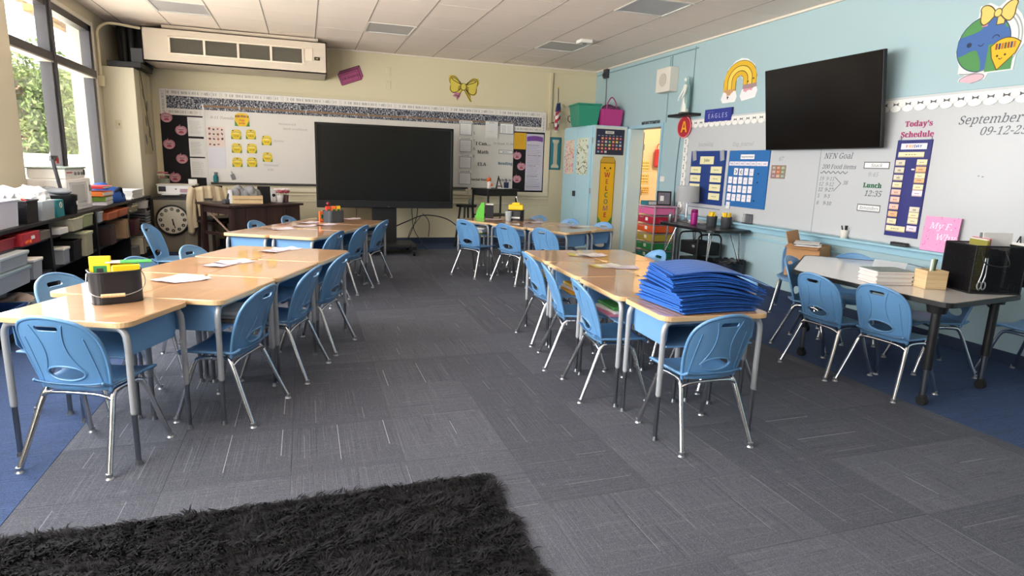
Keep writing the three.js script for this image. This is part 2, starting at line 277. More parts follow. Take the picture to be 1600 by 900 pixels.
// ---------------------------------------------------------------- window wall
const OUTX = LEFT - 0.25, bays = [[6.7, 9.15], [3.4, 6.1], [0.3, 2.85], [-2.8, -0.25]], SILL = 0.86, HEAD = 2.86;
{
  const w = struct('wall_left'), X = LEFT - 0.125;
  const slab = (d0, d1, y0, y1) => gb().box(X, (y0 + y1) / 2, -(d0 + d1) / 2, 0.25, y1 - y0, d1 - d0).build('plaster', M.wallLeft, w, null, true);
  const ds = [FRONT - 0.2, -2.8, -0.25, 0.3, 2.85, 3.4, 6.1, 6.7, 9.15, BACK + 0.2];
  for (let i = 0; i < ds.length; i += 2) slab(ds[i], ds[i + 1], 0, 3.2);
  for (const [a, b] of bays) { slab(a, b, 0, SILL); slab(a, b, HEAD, 3.2); }
  // pier between the first two bays stands proud of the wall
  gb().box(LEFT + 0.02, 1.85, -6.4, 0.05, 2.4, 0.56, 0.008).build('pier', M.wallLeft, w);
  // boxed-in column in the back corner
  gb().box((LEFT - 2.055) / 2, 1.22, -(9.4 + BACK) / 2, -2.055 - LEFT, 2.44, BACK - 9.4, 0.006).build('column_box', M.wallLeft, w, null, true);
  bays.forEach(([a, b], k) => {
    const t = struct('window_' + (k + 1)), xm = LEFT - 0.045, m = (a + b) / 2 + (k ? 0 : -0.16), f = gb(), q = 0.075;
    f.box(xm, SILL + q / 2, -(a + b) / 2, 0.1, q, b - a).box(xm, HEAD - q / 2, -(a + b) / 2, 0.1, q, b - a);
    f.box(xm, (SILL + HEAD) / 2, -(a + q / 2), 0.1, HEAD - SILL, q).box(xm, (SILL + HEAD) / 2, -(b - q / 2 - 0.01), 0.1, HEAD - SILL, q + 0.02);
    f.build('window_frame', M.frame, t);
    gb().box(xm + 0.01, (SILL + HEAD) / 2, -m, 0.11, HEAD - SILL, 0.13, 0.006).box(xm + 0.03, (SILL + HEAD) / 2, -m, 0.11, HEAD - SILL, 0.05, 0.004).build('mullion', M.frame, t);
    gb().box(xm + 0.01, 2.3, -(a + b) / 2, 0.12, 0.085, b - a, 0.006).build('transom', M.frame, t);
    gb().box(xm + 0.02, 2.25, -(a + b) / 2, 0.1, 0.014, b - a).build('transom_edge', mat(0xb9b4aa, 0.5), t);
    for (const [p, r] of [[a, m], [m, b]]) for (const [y0, y1] of [[SILL, 2.3], [2.3, HEAD]]) gb().box(xm, (y0 + y1) / 2, -(p + r) / 2, 0.004, y1 - y0 - 0.05, r - p - 0.06).build('pane', M.glass, t);
    gb().box(LEFT + 0.005, (SILL + HEAD) / 2, -(b + 0.025), 0.03, HEAD - SILL + 0.1, 0.05, 0.006).box(LEFT + 0.002, HEAD + 0.025, -(a + b) / 2, 0.024, 0.05, b - a, 0.006).box(LEFT - 0.04, (SILL + HEAD) / 2, -(b - 0.008), 0.08, HEAD - SILL, 0.012).build('casing', mat(0xe4dfd0, 0.5), t);
    gb().box(LEFT - 0.03, SILL + 0.01, -(a + b) / 2, 0.14, 0.025, b - a, 0.005).build('window_sill', mat(0xe4dfd0, 0.5), t);
  });
}
{
  const t = thing('wall_hanging', 'pale hanging with grey leaf shapes on the side of the boxed corner column', 'hanging', -2.052, 1.9, 9.86, Math.PI / 2);
  gb().box(0, 0, 0.003, 0.42, 1.1, 0.004).build('cloth', mat(0xc4b898, 0.8), t); const lf = mat(0x77746c, 0.8); for (const [u, v, a] of [[-0.1, 0.25, 0.4], [0.06, 0.1, -0.3], [-0.04, -0.1, 0.2], [0.1, -0.25, -0.5], [-0.12, -0.35, 0.3]]) gb().add(new THREE.SphereGeometry(0.06, 10, 6).scale(0.7, 1.3, 0.06), u, v, 0.007, 0, 0, a).build('leaf_shape', lf, t); gb().rod([-0.2, 0.56, 0.01], [0.19, -0.5, 0.01], 0.004, 6).build('cord', M.darkGrey, t);
}
// ---------------------------------------------------------------- ceiling
{
  const c = struct('ceiling');
  gb().box(1.28, 3.16, -3.5, 8.0, 0.1, 14.4).build('slab', M.ceiling, c, null, true);
  const S = 0.61, xs = [], dd = []; for (let x = -1.63 - S; x < RIGHT - 0.3; x += S) xs.push(x); for (let d = 8.21 - 8 * S; d < BACK; d += S) dd.push(d);
  const XS = [LEFT, ...xs, RIGHT], DS = [...dd, BACK], g = new THREE.BoxGeometry(1, 0.016, 1); metreUV(g);
  const lights = new Set(['3.2500 8.2100', '3.2500 5.7700', '0.8100 8.2100', '-1.6300 8.2100']);
  const near = (a, b) => Math.abs(a - b) < 0.05;
  for (let i = 0; i + 1 < XS.length; i++) for (let k = 0; k + 1 < DS.length; k++) {
    const w = XS[i + 1] - XS[i], l = DS[k + 1] - DS[k], lit = [...lights].some((s) => { const [a, b] = s.split(' ').map(Number); return near(a, XS[i]) && near(b, DS[k]); });
    if (lit) {
      const o = thing('ceiling_light', { '3.25 8': 'unlit square ceiling light panel beside the smoke detector', '3.25 6': 'unlit square ceiling light panel nearest the wall television', '0.81 8': 'unlit square ceiling light panel between air conditioner and smoke detector', '-1.63 8': 'unlit square ceiling light panel above the left end of the air conditioner' }[[3.25, 0.81, -1.63].find((v) => near(v, XS[i])) + ' ' + Math.round(DS[k])], 'light', XS[i] + w / 2, 3.05, DS[k] + l / 2, 0, 'unlit ceiling light panels');
      gb().box(0, 0.012, 0, w - 0.03, 0.016, l - 0.03, 0.003).build('diffuser', M.panel, o);
      gb().box(0, 0.006, w / 2 - 0.012, w, 0.02, 0.024).box(0, 0.006, -w / 2 + 0.012, w, 0.02, 0.024).box(w / 2 - 0.012, 0.006, 0, 0.024, 0.02, l - 0.05).box(-w / 2 + 0.012, 0.006, 0, 0.024, 0.02, l - 0.05).build('frame', mat(0xd8d4ce, 0.4), o);
      continue;
    }
    const m = new THREE.Mesh(g, M.ceiling); m.name = 'ceiling_tile'; m.scale.set(w - 0.006, 1, l - 0.004); m.position.set(XS[i] + w / 2, 3.0615 + (rnd() - 0.5) * 0.002, -(DS[k] + l / 2)); m.receiveShadow = true; c.add(m);
  }
  const t = gb(); for (const x of xs) t.box(x, 3.055, -(DS[0] + BACK) / 2, 0.012, 0.008, BACK - DS[0]); t.build('ceiling_grid', mat(0xa39a90, 0.5), c); const t2 = gb(); for (const d of dd) t2.box((LEFT + RIGHT) / 2, 3.0555, -d, RIGHT - LEFT, 0.006, 0.01);
  t2.build('ceiling_grid', M.grid, c);
  const e = struct('trim_2'); gb().box((LEFT + RIGHT) / 2, 3.04, -BACK + 0.012, RIGHT - LEFT, 0.022, 0.024).box(RIGHT - 0.012, 3.04, -(FRONT + BACK) / 2, 0.024, 0.022, BACK - FRONT).build('edge_trim', M.grid, e);
}
// ---------------------------------------------------------------- outside the windows
{
  const g = struct('ground'); gb().box(-20, -0.35, -14, 34.6, 0.3, 70).build('paving', mat(0xd9d6cf, 0.9), g);
  const y = mat(0x6b5226, 0.6);
  const porch = thing('porch', 'pale yellow porch post and roof edge outside the window', 'porch', -3.06, 0, 11.0);
  gb().box(0, 1.35, 0, 0.26, 3.3, 0.24, 0.01).build('post', y, porch);
  gb().box(0, 3.02, 0.85, 0.12, 0.09, 1.9, 0.01).box(-0.06, 3.13, 0.85, 0.14, 0.1, 1.9, 0.01).box(-0.12, 3.23, 0.85, 0.16, 0.08, 2.0, 0.01).build('roof_edge', y, porch);
  const leaf = new THREE.BufferGeometry(); leaf.setAttribute('position', new THREE.BufferAttribute(new Float32Array([-0.5, 0, 0, 0, -0.22, 0.1, 0.5, 0, 0, -0.5, 0, 0, 0.5, 0, 0, 0, 0.22, 0.1]), 3)); leaf.computeVertexNormals();
  const lm = phys(0x50662a, 0.7, { transmission: 0.35, thickness: 0, side: THREE.DoubleSide }), q = new THREE.Quaternion(), m4 = new THREE.Matrix4(), e = new THREE.Euler();
  const trees = [[-9.6, 27, 5.3, 2.5, 'broad green tree at the left of the window view'], [-11.5, 34, 6.0, 3.0, 'tall green tree behind the broad tree'], [-9.1, 30, 5.4, 2.5, 'green tree in the middle of the window view'], [-13.2, 32, 6.2, 3.2, 'wide green tree farthest from the porch post'], [-8.6, 34, 5.6, 2.8, 'small bright green tree beside the porch post']];
  for (const [x, d, h, r, label] of trees) {
    const t = thing('tree', label + ' outside', 'tree', x, -0.2, d, 0, 'trees outside the window');
    gb().tube([[0, 0, 0], [0.1, h * 0.25, 0.05], [0, h * 0.5, 0], [0.1, h * 0.75, 0]], 0.16, 8, 7).rod([0, h * 0.35, 0], [r * 0.5, h * 0.6, 0.4], 0.08).rod([0, h * 0.4, 0], [-r * 0.4, h * 0.65, 0.6], 0.07).rod([0, h * 0.3, 0], [0.2, h * 0.55, r * 0.5], 0.07).build('trunk', mat(0x6d5a48, 0.9), t);
    const n = 9000, f = new THREE.InstancedMesh(leaf, lm, n), col = new THREE.Color(), blobs = [];
    for (let i = 0; i < 34; i++) blobs.push([rr(-0.8, 0.8) * r, h * rr(0.14, 0.86), rr(-0.8, 0.8) * r, rr(0.24, 0.42) * r]);
    for (let i = 0; i < n; i++) {
      const b = blobs[i % 34], v = new THREE.Vector3(rr(-1, 1), rr(-1, 1), rr(-1, 1)).normalize().multiplyScalar(b[3] * Math.cbrt(rr(0.25, 1))), s = rr(0.16, 0.32);
      m4.compose(new THREE.Vector3(b[0] + v.x, b[1] + v.y, b[2] + v.z), q.setFromEuler(e.set(rr(0, 6), rr(0, 6), rr(0, 6))), new THREE.Vector3(s, s, s)); f.setMatrixAt(i, m4);
      const k = rr(0.6, 1.25); f.setColorAt(i, col.setRGB(k, k * rr(0.9, 1.1), k * rr(0.6, 1)));
    }
    f.name = 'foliage'; f.userData.kind = 'stuff'; f.castShadow = true; t.add(f);
  }
  const car = thing('car', 'white parked car across the paving outside the window', 'car', -6.6, -0.2, 20.5, 0.35);
  gb().prism([[-2.1, 0.3], [2.1, 0.3], [2.15, 0.75], [1.3, 0.9], [0.8, 1.4], [-1.2, 1.4], [-1.9, 0.95], [-2.15, 0.8]], 1.7, 0, 0, -0.85, 0.05).build('body', mat(0xf2f2f0, 0.3), car);
  for (const [a, b] of [[-1.35, -0.8], [1.35, -0.8], [-1.35, 0.8], [1.35, 0.8]]) gb().cyl(a, 0.31, b, 0.31, 0.31, 0.2, 20, Math.PI / 2).build('wheel', M.rubber, car);
  gb().prism([[0.72, 0.95], [1.15, 0.95], [0.74, 1.33], [-1.15, 1.33], [-1.7, 0.98]].slice(1), 1.74, 0, 0.0, -0.87).build('window_glass', mat(0x2b3036, 0.1), car);
  const fn = thing('fence', 'white board fence across the paving outside the window', 'fence', -5.2, -0.2, 22.5, 0.25);
  for (let i = 0; i < 5; i++) gb().box(-4 + i * 2, 0.75, 0, 0.12, 1.5, 0.12).build('post', M.white, fn); for (let i = 0; i < 4; i++) gb().box(0, 0.3 + i * 0.36, 0.05, 8, 0.14, 0.03).build('board', M.white, fn);
}
// ---------------------------------------------------------------- student chairs
const evaluator = new Evaluator(); evaluator.attributes = ['position', 'normal']; evaluator.useGroups = false;
function gridSolid(nu, nv, f) {               // closed shell: f(s, t, side) -> point, s in [-1,1], t in [0,1], side +1 front / -1 rear
  const pos = [], idx = [], at = (k, i, j) => k * (nu + 1) * (nv + 1) + j * (nu + 1) + i;
  for (const k of [1, -1]) for (let j = 0; j <= nv; j++) for (let i = 0; i <= nu; i++) pos.push(...f(i / nu * 2 - 1, j / nv, k));
  for (let j = 0; j < nv; j++) for (let i = 0; i < nu; i++) {
    idx.push(at(0, i, j), at(0, i + 1, j), at(0, i + 1, j + 1), at(0, i, j), at(0, i + 1, j + 1), at(0, i, j + 1));
    idx.push(at(1, i, j), at(1, i + 1, j + 1), at(1, i + 1, j), at(1, i, j), at(1, i, j + 1), at(1, i + 1, j + 1));
  }
  for (let i = 0; i < nu; i++) { idx.push(at(0, i, 0), at(1, i, 0), at(1, i + 1, 0), at(0, i, 0), at(1, i + 1, 0), at(0, i + 1, 0)); idx.push(at(0, i, nv), at(1, i + 1, nv), at(1, i, nv), at(0, i, nv), at(0, i + 1, nv), at(1, i + 1, nv)); }
  for (let j = 0; j < nv; j++) { idx.push(at(0, 0, j), at(1, 0, j + 1), at(1, 0, j), at(0, 0, j), at(0, 0, j + 1), at(1, 0, j + 1)); idx.push(at(0, nu, j), at(1, nu, j), at(1, nu, j + 1), at(0, nu, j), at(1, nu, j + 1), at(0, nu, j + 1)); }
  const g = new THREE.BufferGeometry(); g.setAttribute('position', new THREE.Float32BufferAttribute(pos, 3)); g.setIndex(idx); g.computeVertexNormals(); return g;
}
const backHalf = (t) => t < 0.55 ? 0.152 + 0.024 * Math.sin(t / 0.55 * Math.PI / 2) : 0.176 * Math.pow(Math.max(1 - Math.pow((t - 0.55) / 0.45, 2.7), 0), 1 / 2.3);
const backAt = (x, t) => [x, 0.352 + 0.348 * t, -0.118 - 0.118 * Math.pow(t, 1.15) + 1.3 * x * x];
function makeChair(name, label, m) {
  const c = thing(name, label, 'chair', 0, 0, 0);
  // back: bowed panel with a hand slot and an oval opening cut through
  const shell = gridSolid(18, 22, (s, t, k) => { const te = Math.min(t, 0.9995), p = backAt(s * Math.max(backHalf(te), 0.004), t); p[2] += k * 0.0045; return p; });
  let b = new Brush(shell); b.updateMatrixWorld();
  const cut = (pts, y) => { const s = new THREE.Shape(pts.map((p) => new THREE.Vector2(...p))), q = new Brush(new THREE.ExtrudeGeometry(s, { depth: 0.6, bevelEnabled: false })); q.position.set(0, y, -0.4); q.updateMatrixWorld(); b = evaluator.evaluate(b, q, SUBTRACTION); b.updateMatrixWorld(); };
  cut(roundRect(0.1, 0.024, 0.011, 5), 0.652);
  cut(Array.from({ length: 24 }, (_, i) => [0.078 * Math.cos(i / 12 * Math.PI), 0.03 * Math.sin(i / 12 * Math.PI)]), 0.435);
  const bg = b.geometry.clone(); const back = child('backrest', bg, m, c);
  const rim = gb(), loop = []; for (let i = 0; i <= 16; i++) { const t = i / 16; loop.push(backAt(-backHalf(Math.min(t, 0.97)) * (t > 0.99 ? 0.45 : 1), t)); } for (let i = 16; i >= 0; i--) { const t = i / 16; loop.push(backAt(backHalf(Math.min(t, 0.97)) * (t > 0.99 ? 0.45 : 1), t)); }
  rim.tube(loop, 0.0085, 60, 7).build('back_rim', m, c);
  const ring = (rx, ry, y, r, z) => { const p = []; for (let i = 0; i < 24; i++) { const a = i / 12 * Math.PI, x = rx * Math.cos(a), yy = y + ry * Math.sin(a), q = backAt(x, (yy - 0.352) / 0.348); q[2] += z; p.push(q); } return gb().tube(p, r, 40, 6, true); };
  ring(0.083, 0.035, 0.435, 0.005, -0.004).build('opening_rim', m, back);
  const rb = gb(); for (const s of [-1, 1]) {
    rb.tube([0, 0.2, 0.4, 0.6, 0.8, 1].map((u) => { const t = 0.9 - 0.66 * u, x = s * (0.07 - 0.03 * Math.sin(u * Math.PI * 0.9) + 0.03 * u * u), q = backAt(x, t); q[2] -= 0.005; return q; }), 0.003, 16, 5);
    rb.tube([0.72, 0.5, 0.25, 0.05].map((t) => { const q = backAt(s * (0.135 - 0.012 * t), t); q[2] -= 0.004; return q; }), 0.0035, 12, 5);
  }
  rb.build('rib', m, back);
  // seat: dished, rolled down at the front, turned up into the back
  const seatY = (x, t) => 0.366 - 0.012 * Math.sin(Math.PI * Math.min(1, t * 1.1)) * (1 - (x / 0.19) ** 2) + (t < 0.14 ? 0.02 * Math.pow((0.14 - t) / 0.14, 2) : 0) - (t > 0.85 ? 0.026 * Math.pow((t - 0.85) / 0.15, 2) : 0) + 0.02 * Math.abs(x / 0.18) ** 3;
  const seatHalf = (t) => (0.155 + 0.028 * t) * (t > 0.8 ? Math.pow(Math.max(1 - Math.pow((t - 0.8) / 0.2, 3.2) * 0.75, 0), 0.5) : 1);
  child('seat', gridSolid(14, 18, (s, t, k) => { const x = s * seatHalf(t), tt = t < 0.06 ? 0 : t; return [x, seatY(x, t) + k * 0.0045, -0.135 + 0.345 * t - (tt ? 0 : 0.004)]; }), m, c);
  const edge = []; for (let i = 0; i <= 18; i++) { const t = i / 18; edge.push([-seatHalf(t), seatY(seatHalf(t), t) - 0.003, -0.135 + 0.345 * t]); } for (let i = 18; i >= 0; i--) { const t = i / 18; edge.push([seatHalf(t), seatY(seatHalf(t), t) - 0.003, -0.135 + 0.345 * t]); }
  gb().tube(edge, 0.0075, 70, 7).build('seat_rim', m, c);
  // four bent chrome legs, cross bars below the seat
  for (const [sx, sz] of [[-1, 1], [1, 1], [-1, -1], [1, -1]]) {
    const pts = sz > 0 ? [[0.203, 0.012, 0.2], [0.178, 0.19, 0.145], [0.163, 0.3, 0.112], [0.152, 0.336, 0.085], [0.146, 0.342, 0.02]] : [[0.203, 0.012, -0.212], [0.178, 0.18, -0.145], [0.16, 0.3, -0.098], [0.15, 0.338, -0.07], [0.146, 0.342, 0.01]];
    const l = gb().tube(pts.map((p) => [p[0] * sx, p[1], p[2]]), 0.0122, 16, 9).build('leg', M.chrome, c);
    gb().cyl(0.203 * sx, 0.006, pts[0][2], 0.019, 0.012, 0.012, 14).cyl(0.203 * sx, 0.018, pts[0][2], 0.0135, 0.0135, 0.016, 12).build('glide', M.steel, l);
  }
  gb().tube([[-0.16, 0.31, -0.098], [-0.1, 0.333, -0.108], [0.1, 0.333, -0.108], [0.16, 0.31, -0.098]], 0.0085, 14, 8).build('cross_bar', M.chrome, c); gb().tube([[-0.15, 0.336, 0.085], [0, 0.34, 0.09], [0.15, 0.336, 0.085]], 0.0085, 10, 8).build('cross_bar', M.chrome, c);
  return c;
}
const chair0 = makeChair('student_chair', 'x', M.chair); let chairs = 0;
function chair(x, d, fx, fd, label, group) {            // facing direction (fx, fd) on the floor
  const a = Math.atan2(fx, -fd);
  if (!chairs++) { chair0.position.set(x, 0, -d); chair0.rotation.y = a; chair0.userData.label = label; chair0.userData.group = group; return chair0; }
  return copy(chair0, x, 0, d, a, label, group);
}
// ---------------------------------------------------------------- student desks
function makeDesk() {
  const t = thing('student_desk', 'x', 'desk', 0, 0, 0);
  const W = 0.612, D = 0.458, H = 0.66;
  gb().prism(roundRect(W - 0.008, D - 0.008, 0.05), 0.022, 0, H, 0, 0.0015, Math.PI / 2).build('desktop', M.top, t, null, true);
  const o = roundRect(W, D, 0.054), i = roundRect(W - 0.009, D - 0.009, 0.05);
  gb().prism(o, 0.02, 0, H - 0.0025, 0, 0.002, Math.PI / 2, 0, 0, [i.reverse()]).build('edge_band', M.band, t);
  // open-front book box
  const b = gb(), bw = 0.5, bd = 0.36, y0 = 0.49, y1 = 0.628;
  b.box(0, y0, 0.0, bw, 0.008, bd, 0.003).box(0, (y0 + y1) / 2, -bd / 2 + 0.004, bw, y1 - y0, 0.008, 0.003);
  for (const s of [-1, 1]) b.prism([[-bd / 2, y1], [bd / 2, y1], [bd / 2 - 0.01, y0 + 0.03], [bd / 2 - 0.035, y0], [-bd / 2 + 0.03, y0], [-bd / 2, y0 + 0.03]].map(([z, y]) => [-z, y]), 0.007, s * (bw / 2) - 0.0035, 0, 0, 0, 0, Math.PI / 2, 0);
  b.box(0, y1 - 0.004, bd / 2 - 0.02, bw, 0.006, 0.03, 0.002); b.build('book_box', M.box, t);
  for (const [sx, sz] of [[-1, 1], [1, 1], [-1, -1], [1, -1]]) {
    const x = sx * 0.28, z = sz * 0.19;
    const l = gb().tube([[x, 0.245, z], [x, 0.42, z], [x, 0.55, z], [x - sx * 0.004, 0.592, z], [x - sx * 0.02, 0.618, z], [x - sx * 0.05, 0.626, z], [x - sx * 0.15, 0.626, z]], 0.0145, 22, 10).build('leg', M.enamel, t);
    gb().cyl(x, 0.13, z, 0.0115, 0.0115, 0.24, 14).cyl(x, 0.012, z, 0.017, 0.0125, 0.018, 14).cyl(x, 0.002, z, 0.019, 0.018, 0.004, 14).build('leg_extension', M.insert, l);
  }
  for (const z of [0.19, -0.19]) gb().box(0, 0.626, z, 0.3, 0.02, 0.025, 0.004).build('top_rail', M.enamel, t);
  return t;
}
const desk0 = makeDesk(); let desks = 0;
function desk(x, d, fx, fd, label, group) {             // student side faces (fx, fd)
  const a = Math.atan2(fx, -fd);
  if (!desks++) { desk0.position.set(x, 0, -d); desk0.rotation.y = a; desk0.userData.label = label; desk0.userData.group = group; return desk0; }
  return copy(desk0, x, 0, d, a, label, group);
}
const ORD = ['nearest', 'middle', 'farthest'];
// a cluster: near corner A on one long side, long direction u, inward direction w; three desks long, two wide
function cluster(A, u, names, group) {
  const w = names.flip ? [u[1], -u[0]] : [-u[1], u[0]];
  for (let s = 0; s < 2; s++) for (let j = 0; j < 3; j++) {
    const a = 0.313 + 0.624 * j, b = 0.231 + 0.461 * s;
    desk(A[0] + u[0] * a + w[0] * b, A[1] + u[1] * a + w[1] * b, w[0] * (s ? 1 : -1), w[1] * (s ? 1 : -1), `${ORD[j]} maple desk on the ${names.sides[s]} side of ${names.what}`, group);
  }
  return { at: (a, b) => [A[0] + u[0] * a + w[0] * b, A[1] + u[1] * a + w[1] * b], u, w };
}
const unit = (x, y) => { const l = Math.hypot(x, y); return [x / l, y / l]; };
const FL = cluster([-0.41, 3.2], unit(0.39, 0.92), { sides: ['aisle', 'window'], what: 'the near window-side cluster' }, 'desks of the cluster beside the window shelves');
const FR = cluster([1.63, 2.93], unit(0.054, 0.998), { flip: true, sides: ['aisle', 'blue wall'], what: 'the folder stack cluster' }, 'desks of the cluster behind the blue folder stack');
const BL = cluster([0.06, 5.74], unit(0.47, 0.883), { sides: ['aisle', 'window'], what: 'the cluster before the large display' }, 'desks of the cluster before the large display');
const BR = cluster([2.69, 6.06], unit(-0.46, 0.888), { flip: true, sides: ['aisle', 'far'], what: 'the cluster before the pale blue cabinet' }, 'desks of the cluster before the pale blue cabinet');
desk(-0.925, 3.167, -0.39, -0.92, 'maple desk set crosswise under the black oval bucket');
desk(1.952, 2.685, -0.054, -0.998, 'maple desk set crosswise under the stack of blue folding boards');
{
  const put = (C, a, b, turn, side, label, group) => {         // side +1: sits on the outer side of edge b = 0, facing inward
    const [x, d] = C.at(a, b), s = Math.sin(turn), c = Math.cos(turn), fx = C.w[0] * side, fd = C.w[1] * side;
    chair(x, d, fx * c - fd * s, fx * s + fd * c, label, group);
  };
  const G1 = 'chairs round the near window-side cluster', G2 = 'chairs round the cluster behind the folder stack', G3 = 'chairs round the cluster before the display', G4 = 'chairs round the cluster before the cabinet', G5 = 'chairs round the white-topped table';
  chair(-0.93, 3.045, 0.39, 0.92, 'blue chair at the crosswise desk that carries the black oval bucket', G1);
  put(FL, 0.22, 0.09, 0, 1, 'nearest of three shaded chairs on the aisle side of the window-side cluster', G1);
  put(FL, 0.85, 0.085, 0.05, 1, 'middle of three shaded chairs on the aisle side of the window-side cluster', G1);
  put(FL, 1.43, 0.105, 0, 1, 'farthest of three shaded chairs on the aisle side of the window-side cluster', G1);
  put(FL, 0.24, 0.86, 0, -1, 'nearest blue chair on the shelf side of the window-side cluster', G1);
  put(FL, 0.86, 0.85, 0, -1, 'middle blue chair on the shelf side of the window-side cluster', G1);
  put(FL, 1.45, 0.85, 0, -1, 'farthest blue chair on the shelf side of the window-side cluster', G1);
  chair(1.893, 2.525, 0, 1, 'blue chair at the crosswise desk that carries the blue folding boards', G2);
  put(FR, 0.304, 0.09, -0.1, 1, 'nearest of three light chairs on the aisle side of the folder stack cluster', G2);
  put(FR, 0.86, 0.085, -0.22, 1, 'middle of three light chairs on the aisle side of the folder stack cluster', G2);
  put(FR, 1.46, 0.12, 0, 1, 'farthest of three light chairs on the aisle side of the folder stack cluster', G2);
  put(FR, 0.32, 0.84, 0, -1, 'nearest blue chair on the wall side of the cluster, hidden behind the folder stack', G2);
  put(FR, 0.92, 0.84, 0, -1, 'middle blue chair on the wall side of the cluster, mostly behind the folder stack', G2);
  put(FR, 1.5, 0.86, 0, -1, 'farthest blue chair on the wall side of the folder stack cluster', G2);
  put(BL, 0.27, 0.1, 0, 1, 'nearest of three shaded chairs on the aisle side of the display cluster', G3);
  put(BL, 0.87, 0.1, 0, 1, 'middle of three shaded chairs on the aisle side of the display cluster', G3);
  put(BL, 1.5, 0.12, 0, 1, 'farthest of three shaded chairs on the aisle side of the display cluster', G3);
  put(BL, 0.75, 0.84, 0, -1, 'blue chair beyond the display cluster, before the dark teacher desk', G3);
  put(BL, 1.4, 0.84, 0, -1, 'blue chair beyond the display cluster, behind the grey bucket', G3);
  put(BR, 1.37, -0.09, 0.05, 1, 'light blue chair pulled out at the far aisle corner of the cabinet cluster', G4);
  put(BR, 0.75, -0.01, 0, 1, 'middle light blue chair on the aisle side of the cabinet cluster', G4);
  put(BR, 0.2, 0.02, 0, 1, 'light blue chair at the near aisle corner of the cabinet cluster', G4);
  put(BR, 1.35, 0.86, 0, -1, 'blue chair behind the cabinet cluster, beside the yellow-topped bucket', G4);
  put(BR, 0.8, 0.86, 0, -1, 'blue chair behind the cabinet cluster, in front of the cabinet doors', G4);
  put(BR, 0.28, 0.86, 0, -1, 'blue chair behind the cabinet cluster, below the long yellow pencil poster', G4);
  chair(-1.22, 6.5, 0.97, -0.12, 'empty blue chair standing sideways between the bookcases and the desks', null);
  chair(3.5, 3.225, 1, 0.02, 'light blue chair at the white-topped table, the one nearer the folder stack', G5);
  chair(3.59, 2.815, 1, 0.1, 'light blue chair at the white-topped table, in front of the workbook stack', G5);
  chair(3.86, 3.76, 0.45, -0.89, 'shaded blue chair at the far corner of the white-topped table, seen edge-on', G5);
  chair(4.36, 3.86, -0.7, -0.71, 'shaded blue chair between the white-topped table and the schedule chart', G5);
  chair(4.3, 3.07, -0.92, 0.39, 'shaded blue chair tucked in behind the mesh organizer at the white-topped table', G5);
  chair(4.76, 2.7, 0, 1, 'blue chair by the wall beyond the mesh organizer, cut off by the picture edge', G5);
  chair(4.66, 4.76, -0.75, -0.66, 'blue chair against the pale blue wall with cardboard boxes on its seat', G5);
}
// ---------------------------------------------------------------- five-sided activity table on castors
{
  const P = [[3.47, 2.41], [3.45, 3.58], [4.2, 4.24], [4.76, 3.69], [4.27, 2.52]], cx = 4.03, cd = 3.29, t = thing('activity_table', 'white-topped five-sided activity table with black edge and black legs on castors', 'table', cx, 0, cd);
  const L = P.map(([x, d]) => [x - cx, d - cd]);                       // in (x, depth); prism lies in x / -z
  gb().prism(roundPoly(L, 0.07), 0.02, 0, 0.643, 0, 0.001, -Math.PI / 2).build('tabletop', phys(0xd9d4d2, 0.16, { clearcoat: 0.5, clearcoatRoughness: 0.1 }), t);
  const q = roundPoly(L.map(([a, b]) => [a * 1.012, b * 1.012]), 0.075);
  gb().prism(q, 0.026, 0, 0.638, 0, 0.002, -Math.PI / 2, 0, 0, [roundPoly(L, 0.07).reverse()]).prism(roundPoly(L, 0.07), 0.004, 0, 0.637, 0, 0, -Math.PI / 2).build('edge_band', M.black, t);
  for (const [x, d] of L) {
    const k = 1 - 0.13 / Math.hypot(x, d), lx = x * k, lz = -d * k;
    const l = gb().cyl(lx, 0.43, lz, 0.026, 0.026, 0.4, 18).cyl(lx, 0.61, lz, 0.05, 0.06, 0.05, 18).tube([[lx * 0.9, 0.615, lz * 0.9], [lx * 0.94, 0.57, lz * 0.94], [lx, 0.54, lz]], 0.008, 8, 6).build('leg', M.black, t);
    gb().cyl(lx, 0.17, lz, 0.018, 0.018, 0.2, 14).build('leg_extension', M.insert, l);
    gb().cyl(lx, 0.03, lz, 0.03, 0.03, 0.022, 18, 0, 0, Math.PI / 2).cyl(lx + 0.018, 0.03, lz, 0.03, 0.03, 0.012, 18, 0, 0, Math.PI / 2).box(lx, 0.06, lz + 0.004, 0.03, 0.03, 0.04, 0.008).build('castor', M.rubber, l);
  }
}
const TT = 0.665;
